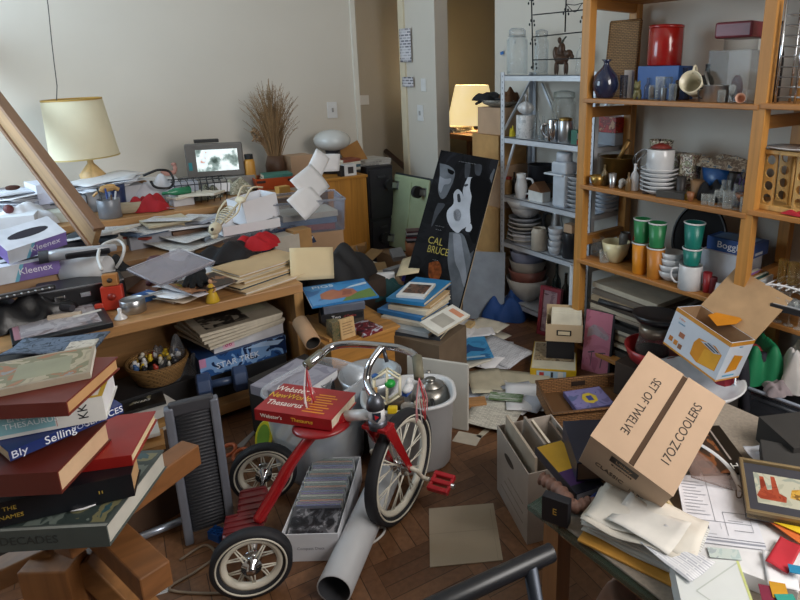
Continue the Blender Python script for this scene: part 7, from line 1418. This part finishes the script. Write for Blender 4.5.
B().prism([(-.04, -.02), (.04, -.02), (.05, .045), (.032, .075), (-.032, .075), (-.05, .045)], -.001, .001, 0, T3(-.02, d / 2 - .03, h) @ Mx.Rotation(R(-28), 4, 'Z') @ Mx.Rotation(R(24), 4, 'X')).out('tuck_flap', OR, t)
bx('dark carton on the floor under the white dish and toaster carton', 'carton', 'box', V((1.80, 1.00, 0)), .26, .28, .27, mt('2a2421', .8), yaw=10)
vessel('wide white dish on which the toaster carton is perched', 'serving_dish', 'dish', V((1.80, .985, .272)), .34, .06, 'bowl', PL, scale_px=False, n=40)
# bags and bin under the right section
t = thing('backpack', 'red and black backpack slumped right of the toaster carton', 'backpack', pose(V((2.02, .90, 0)), -24, 0, -8))
b = B().cb(.20, .10, .42); b.out('pack_body', mt('8a1a2a', .8), t, .04); [B().tube(smooth([V((x, -.055, .02)), V((x * .9, -.075, .2)), V((x * .8, -.055, .41))]), .02, 8).out('shoulder_strap', mt('1c1d28', .8), t) for x in (-.03, .07)]
B().tube([(-.07, -.058, .03), (-.06, -.062, .38)], .004, 6).out('zip', STEEL, t)
M = pose(V((2.10, .78, 0)), 4); t = thing('plastic_bin', 'dark clear plastic bin of black cloth under the right shelves', 'bin', M); crate(.34, .30, .30, .004, taper=.08).out('bin_body', glass('59606c', .75, .2), t); b = B(); b.tube([(-.17, -.15, .30), (.17, -.15, .30), (.17, .15, .30), (-.17, .15, .30)], .008, 8, True); b.out('rim', mt('8a93a2', .35), t)
solo(B().cb(.28, .25, .22), 'dark_fabric', mt('1c1c22', .9), 'black folded fabric packed inside the dark clear bin', 'cloth', M @ T3(0, 0, .006), bev=.03)
cloth('bright green shopping bag hanging over the clear bin', V((2.03, .86, .30)), 0, 0, .09, .09, .16, mt('12744a', .6), name='shopping_bag', cat='bag', seed=101)
cloth('teal blue folded cloth beside the green shopping bag', V((2.05, .97, .38)), 0, 0, .06, .07, .06, mt('173a5c', .8), seed=102)
cloth('white cotton bag at the right edge under the shelf', V((2.06, .74, .31)), 0, 0, .08, .07, .17, mt('c9c6c4', .8), name='cotton_bag', cat='bag', seed=103)
cloth('pale grey towel lying before the clear bin', V((1.97, .77, .305)), 0, 0, .05, .05, .04, mt('8f8488', .9), name='towel', seed=104)
b = B(); [b.tube([(-.11, -.22, z_), (-.11, .22, z_)], .006, 6) for z_ in (.24, .27)]; b.out('edge_strip', mt('8f959c', .3, .6), t); B().tube(smooth([V((-.112, -.06, .17)), V((-.135, -.05, .17)), V((-.135, .05, .17)), V((-.112, .06, .17))]), .008, 8).out('handle', BLACK, t)
bx('black shoe box heap filler between the suitcase and the dish', 'black_box', 'box', V((1.62, .86, 0)), .20, .18, .32, mt('1d1b1b', .8), yaw=-20)
# woven tray with purple box, on a carton
bx('brown carton under the rectangular woven tray', 'carton', 'box', V((1.56, 1.25, 0)), .30, .26, .085, mt('4a3526', .8), yaw=-42)
a, c, e = P(541, 424, .11), P(547, 385, .13), P(628, 377, .13); ex = V((e.x - c.x, e.y - c.y, 0)); M = axes(V(((a.x + e.x) / 2, (a.y + e.y) / 2, .087)), ex, V((-ex.y, ex.x, 0))); w, d = .36, .25
t = thing('woven_tray', 'rectangular woven cane tray on the floor before the shelving', 'tray', M); crate(w, d, .06, .008).out('tray_wall', weave('a8784a'), t); b = B(); b.tube([(-w / 2, -d / 2, .06), (w / 2, -d / 2, .06), (w / 2, d / 2, .06), (-w / 2, d / 2, .06)], .0085, 8, True); b.out('rim', weave('9c6c40'), t)
B().box(-.03, d / 2 - .012, .03, .03, d / 2 - .006, .05).out('handle_slot', mt('2a1a10', .8), t)
slab('purple game case with a yellow emblem lying in the woven tray', 'game_case', 'case', (577, 410), (615, 404), (608, 385), .10, .02, mt('5a5a86', .4), art=[(prn('6a6590', '7d78a8', '55628a', sc=10), SQ(.02, .02, .98, .98)), ('c9b13a', [(.35, .3), (.5, .2), (.68, .3), (.72, .55), (.6, .75), (.42, .72), (.32, .5)]), ('3f4a8a', SQ(.45, .35, .6, .6))])
# glass table and its load
TZ = .44; gx, gy = P(527, 505, TZ).x, P(527, 505, TZ).y
t = thing('glass_table', 'low glass topped table with wooden legs at the right foreground', 'table', pose((gx, gy, 0)))
B().box(0, -1.2, TZ - .012, .75, 0, TZ).out('glass_top', glass('2d5148', .75, .05), t, .002)
[B().box(x, -1.17, TZ - .05, x + .04, -.03, TZ - .013).out('rail', wood('7a5232', 1), t) for x in (.03, .68)]
for x, y in ((.05, -.05), (.67, -.05), (.05, -1.15), (.67, -1.15)): B().cb(.045, .045, TZ - .013, 0, 0, None, x, y).out('leg', wood('8a5f3a', 2), t)
th = solo(B().box(.012, -1.18, 0, .74, -.07, .006), 'table_runner', mt('8d8275', .95, var=.12, scale=120, bump=.003), 'thick beige woven cloth covering the glass table', 'tablecloth', pose((gx, gy, TZ + .0005)), bev=.002)
TC_ = TZ + .0072
cloth('pink brown crumpled paper bag on the floor under the glass table', V((gx + .22, gy - .22, 0)), 0, 0, .17, .17, .30, mt('a88a7c', .8, var=.1), name='paper_bag', cat='bag', seed=111)
# cardboard box of coolers
SP = V((.915, .771, .52)); SDm = (.193, .255, .159); Ms = Mx.Translation(SP) @ Mx.Rotation(-1.251, 4, 'Z') @ Mx.Rotation(.404, 4, 'Y') @ Mx.Rotation(.487, 4, 'X') @ T3(SDm[0] / 2, SDm[1] / 2, 0)
t = thing('cardboard_box', 'tan cardboard box lettered SET OF TWELVE tilted on the table', 'box', Ms); w, d, h = SDm; CB = mt('b89c82', .8, var=.04)
B().cb(w, d, h - .002).out('box_body', CB, t, .001)
B().box(-w / 2 - .001, -d / 2 - .001, h - .002, -.006, d / 2 + .001, h + .001).out('top_flap', CB, t); B().box(.006, -d / 2 - .001, h - .002, w / 2 + .001, d / 2 + .001, h + .001).out('top_flap', CB, t); B().box(-.006, -d / 2 + .002, h - .002, .006, d / 2 - .002, h - .0012).out('flap_gap', mt('4a3524', .9), t)
INK = mt('2a2018', .7)
text(t, 'SET OF TWELVE', .028, T3(-.046, 0, h + .0014) @ Mx.Rotation(R(-90), 4, 'Z'), INK, 'lettering', .78); text(t, '17OZ.COOLERS', .028, T3(.054, .0, h + .0014) @ Mx.Rotation(R(90), 4, 'Z'), INK, 'lettering', .84)
pen(t, w, d, h, (('Libbey', .015, .46, .80, 'bd9670', 's', 1), ('GLASSWARE', .009, .46, .64, '3a2a1c', 's'), ('CLASSIC', .024, .36, .34, '4a3626', 's', .8), ('12 PC', .02, .72, .30, '4a3626', 's', .8)), art=[('2a2018', ('s',) + tuple(SQ(.29, .71, .63, .89)))])
# books and small things around it
t = book('yellow and purple covered boxed book overhanging the table corner', (535, 447), (576, 494), (606, 486), TC_, .022, mt('232430', .4), pages=mt('c9ccd4', .7), art=[('d3a32a', SQ(.02, .04, .58, .97)), ('4b2a63', SQ(.58, .04, .98, .97)), ('1a1b22', SQ(.86, .04, .98, .97))], title=(('1000', .014, .5, .5, 'c9ccd4', 'r'),))
book('thick navy hardback propping up the cardboard box', (563, 421), (577, 463), (628, 446), TC_ + .023, .05, mt('20253a', .4), pages=mt('7a6250', .8))
bx('small black jewel box with a gold emblem at the table corner', 'jewel_box', 'box', P(556, 521, TC_), .022, .06, .062, mt('1b1c22', .5), yaw=22, rx=0, art=None, title=(('E', .022, .5, .5, 'a8873a', 'l'),))
solo(B().tube(smooth([P(x, y, TC_ + .018) for x, y in ((541, 478), (548, 482), (557, 488), (566, 497), (572, 506), (583, 505), (592, 503), (598, 512))]), [.014 + .003 * math.sin(i * 2.1) for i in range(36)], 10), 'snakeskin_strap', mt('8a6658', .6, var=.3, scale=60, bump=.003), 'crinkled brown strap snaking beside the jewel box', 'strap')
for i, (x, c, lb) in enumerate(((591, '3a4f9a', 'blue pen poking out below the boxed book'), (596, 'd6d8e0', 'white pen poking out below the boxed book'), (602, 'c94f8a', 'pink pen poking out below the boxed book'))): solo(B().tube([P(x - 4, 502 + i, TC_ + .01), P(x + 10, 490 - i, TC_ + .012)], .004, 8), 'pen', mt(c, .4), lb, 'pen')
# paper stack on an orange envelope
A, Bq, Cq = (577, 539), (688, 593), (728, 558)
slab('orange padded envelope under the stack of old papers', 'envelope', 'envelope', A, Bq, Cq, TC_, .006, mt('c8913c', .7), bev=.002)
M0, w, d = rect(A, Bq, Cq, TC_ + .008); q = random.Random(3)
lbn = ('lowest', 'second up', 'third up', 'fourth up', 'fifth up', 'sixth up', 'seventh up', 'third from the top', 'second from the top', 'topmost')
for i in range(10):
    M = M0 @ pose((q.uniform(-.012, .012), .012 + q.uniform(-.006, .016), i * .0045), q.uniform(-5, 5)); cr = .002 + (.004 if i > 7 else 0)
    solo(B().grid(lambda u, v: ((u - .5) * w * .97, (v - .5) * d * .92, .002 + cr * (1 + math.sin(9 * u + i) * math.cos(7 * v))), 14, 10, th=.0022), 'old_paper', [mt('c3bdb2', .85), mt('cfcac0', .85), lines('cfd0ce', 'a4a29c', .006, .04), mt('b9b0a0', .85)][i % 4], 'aged paper in the stack on the orange envelope, ' + lbn[i], 'paper', M, 'old papers on the orange envelope')
sheet('crumpled grey white sheet tossed on top of the old papers', (606, 520), (668, 556), (690, 528), TC_ + .056, mt('cfccc6', .8), curl=.014)
sheet('white drawn plan sheet slipping right of the old papers', (640, 545), (690, 585), (708, 560), TC_ + .05, lines('d9dadd', 'b0b2bc', .006, .04), curl=.012)
slab('olive tinted photo card beside the cardboard box', 'photo_card', 'card', (660, 530), (688, 524), (690, 490), TC_ + .05, .002, mt('c9b894', .7), art=[(prn('7d7338', '8d8244', '6b6430', sc=10), SQ(.2, .2, .9, .95))])
# plans, picture, folders, white case
DG = lines('d9dbe2', '7d808c', .012, .07, .3)
bx('stack of white sheets under the plan drawing', 'sheet_stack', 'paper', P(744, 526, TC_), .22, .34, .034, mt('d6d6d8', .8), yaw=-70)
t = slab('large white plan sheet with line drawings beside the box', 'plan_sheet', 'paper', (688, 540), (767, 550), (751, 482), TC_ + .036, .0012, mt('d8dae2', .7), art=[('9296a2', SQ(.0, .03, 1, .055)), ('6a6e7a', SQ(.0, .075, 1, .085)), ('8a8e9a', SQ(.0, .0, .004, 1)), ('8a8e9a', SQ(.42, .3, .428, 1)), ('8a8e9a', SQ(0, .3, .9, .31)), ('5b5f6c', SQ(.22, .17, .32, .24)), ('8a8e9a', SQ(.05, .12, .055, .3)), ('8a8e9a', SQ(.05, .12, .4, .126)), ('777b88', SQ(.55, .12, .556, .45)), ('777b88', SQ(.55, .45, .95, .456)), ('777b88', SQ(.65, .2, .9, .206)), ('777b88', SQ(.9, .2, .905, .38)), ('777b88', SQ(.48, .2, .484, .28)), ('777b88', SQ(.6, .33, .8, .336))] + [('a4a8b2', SQ(.06, .38 + .05 * i, .38 - .06 * (i % 3), .39 + .05 * i)) for i in range(11)])
M0, w, d = rect((747, 507), (838, 524), (842, 474), TC_ + .075); t = thing('framed_picture', 'framed picture of red shapes on pale ground at the right edge', 'picture', M0 @ T3(0, 0, -.022) @ Mx.Rotation(R(3), 4, 'X'))
B().cb(w, d, .012).out('backing', mt('3a3a40', .5), t); f = B(); k = .008
[f.box(*v) for v in ((-w / 2, -d / 2, 0, w / 2, -d / 2 + k, .02), (-w / 2, d / 2 - k, 0, w / 2, d / 2, .02), (-w / 2, -d / 2 + k, 0, -w / 2 + k, d / 2 - k, .02), (w / 2 - k, -d / 2 + k, 0, w / 2, d / 2 - k, .02))]; f.out('picture_frame', mt('8a7858', .35, .3), t, .002)
pen(t, w, d, .0122, (), [('3d3e46', SQ(.03, .05, .97, .95)), (prn('a9aa98', 'b9b8a6', '98a094', sc=20), SQ(.16, .22, .9, .78)), (prn('8f3a26', 'a04830', '7d3020', sc=30), [(.16, .35), (.2, .3), (.5, .3), (.52, .4), (.44, .45), (.42, .75), (.37, .75), (.36, .5), (.3, .48), (.28, .72), (.23, .72), (.22, .48)]), (prn('b98a2c', 'c9a04a', '7a5a2a', sc=40), [(.56, .4), (.8, .35), (.86, .5), (.75, .6), (.6, .55)])])
bx('flat grey carton under the framed picture', 'carton', 'box', P(795, 498, TC_), .14, .26, .055, mt('2e2d2c', .8), yaw=-60)
slab('yellow folder sticking out below the framed picture', 'paper_folder', 'folder', (770, 520), (815, 540), (825, 512), TC_ + .05, .002, mt('d9b81c', .6))
slab('orange folder below the yellow one at the right edge', 'paper_folder', 'folder', (762, 516), (812, 552), (822, 530), TC_ + .046, .002, mt('c9662a', .6))
sheet('bright red paper cut in a T shape at the right edge', (765, 562), (788, 574), (803, 548), TC_ + .045, mt('b92634', .7), name='red_paper', curl=.004)
sheet('white sheet corner under the red paper', (768, 585), (800, 592), (806, 560), TC_ + .038, PAPER, curl=.004)
for i, (A, Bq, Cq, c, lb) in enumerate((((762, 600), (778, 603), (782, 588), '7a1f3a', 'small maroon card at the bottom right'), ((773, 597), (790, 600), (793, 585), 'c9921f', 'small mustard card at the bottom right'), ((784, 612), (803, 612), (800, 594), '2f9a8a', 'small teal card at the bottom right'), ((790, 572), (806, 575), (806, 567), '1f7fa8', 'small blue card at the right edge'))): slab(lb, 'card', 'card', A, Bq, Cq, TC_ + .046 + .002 * i, .0015, mt(c, .6))
slab('white flat box with an envelope flap at the bottom edge', 'stationery_box', 'box', (690, 640), (770, 648), (762, 563), TC_, .05, mt('d3d7d6', .6, var=.03), art=[('b6bdb8', [(.26, .56), (.98, .97), (.97, .985), (.24, .565)]), ('b6bdb8', [(.26, .56), (.98, .1), (.97, .085), (.24, .555)]), ('c9cf8a', SQ(.96, 0, 1, 1))])
slab('pale blue green banknote like slip beside the white box', 'paper_slip', 'paper', (710, 557), (742, 560), (741, 550), TC_ + .037, .001, prn('b4c6c4', 'c4d0cc', 'a8b4b8', sc=30))
# clear domed lid with a white rim, magazine
p = P(650, 478, TC_ + .036); t = thing('clear_visor', 'clear curved plastic visor with a white rim beside the box', 'visor', pose(p)); a0 = math.atan2(RT.y, RT.x)
rv = (P(734, 476, TC_ + .036) - p).length
B().grid(lambda u, v: (rv * (.45 + .55 * v) * math.cos(a0 - .25 + 1.15 * u), rv * (.45 + .55 * v) * math.sin(a0 - .25 + 1.15 * u), .02 * (1 - v)), 16, 4, th=.002).out('visor_plate', glass('8f7a74', .55, .2), t)
B().tube([(rv * math.cos(a0 - .25 + 1.15 * k / 16), rv * math.sin(a0 - .25 + 1.15 * k / 16), 0) for k in range(17)], .008, 8).out('rim', PL, t)
t = slab('brown and black magazine lying behind the domed lid', 'magazine', 'magazine', (704, 474), (754, 472), (759, 424), TC_ + .035, .006, mt('15120f', .35), art=[(prn('1a1512', '3a2a20', '7a4a2c', 'a8714a', sc=9), SQ(0, 0, .62, 1)), (mt('8a7f78', .6), SQ(.7, .25, .74, .9))], title=(('HI', .03, .75, .12, 'd8d8d4', 'c'),))
for A, Bq, Cq, lb in (((757, 464), (776, 462), (784, 444), 'white sheet right of the brown magazine'), ((768, 470), (800, 468), (796, 452), 'white sheet above the framed picture')): sheet(lb, A, Bq, Cq, TC_ + .02, mt('cfd2dc', .7), curl=.01)
bx('grey open carton at the right edge behind the framed picture', 'carton', 'box', P(800, 452, TC_), .16, .14, .07, mt('2b2927', .8), yaw=-30)
solo(B().tube(smooth([P(738, 485, TC_ + .045), P(742, 490, TC_ + .045), P(741, 497, TC_ + .045), P(737, 497, TC_ + .045), P(736, 490, TC_ + .045)]), .0015, 6), 'wire_ring', mt('6b5a4a', .5), 'small wire ring lying on the plan sheet', 'ring')
# black tubular armrest at the bottom
a, c = P(552, 552, .56), P(436, 606, .56); t = thing('chair_armrest', 'black tubular chair armrest jutting in at the bottom edge', 'chair', pose((a + c) / 2)); MI = t.matrix_world.inverted()
B().tube([MI @ a, MI @ (c + (c - a) * .4)], .0165, 16).out('arm_tube', mt('1b1d22', .35), t, .002)
e = P(530, 566, .56); B().tube([MI @ e, MI @ (e + V((.02, -.12, -.56)))], .013, 10).out('arm_post', mt('3c424c', .4, .6), t)
bpy.context.view_layer.update()
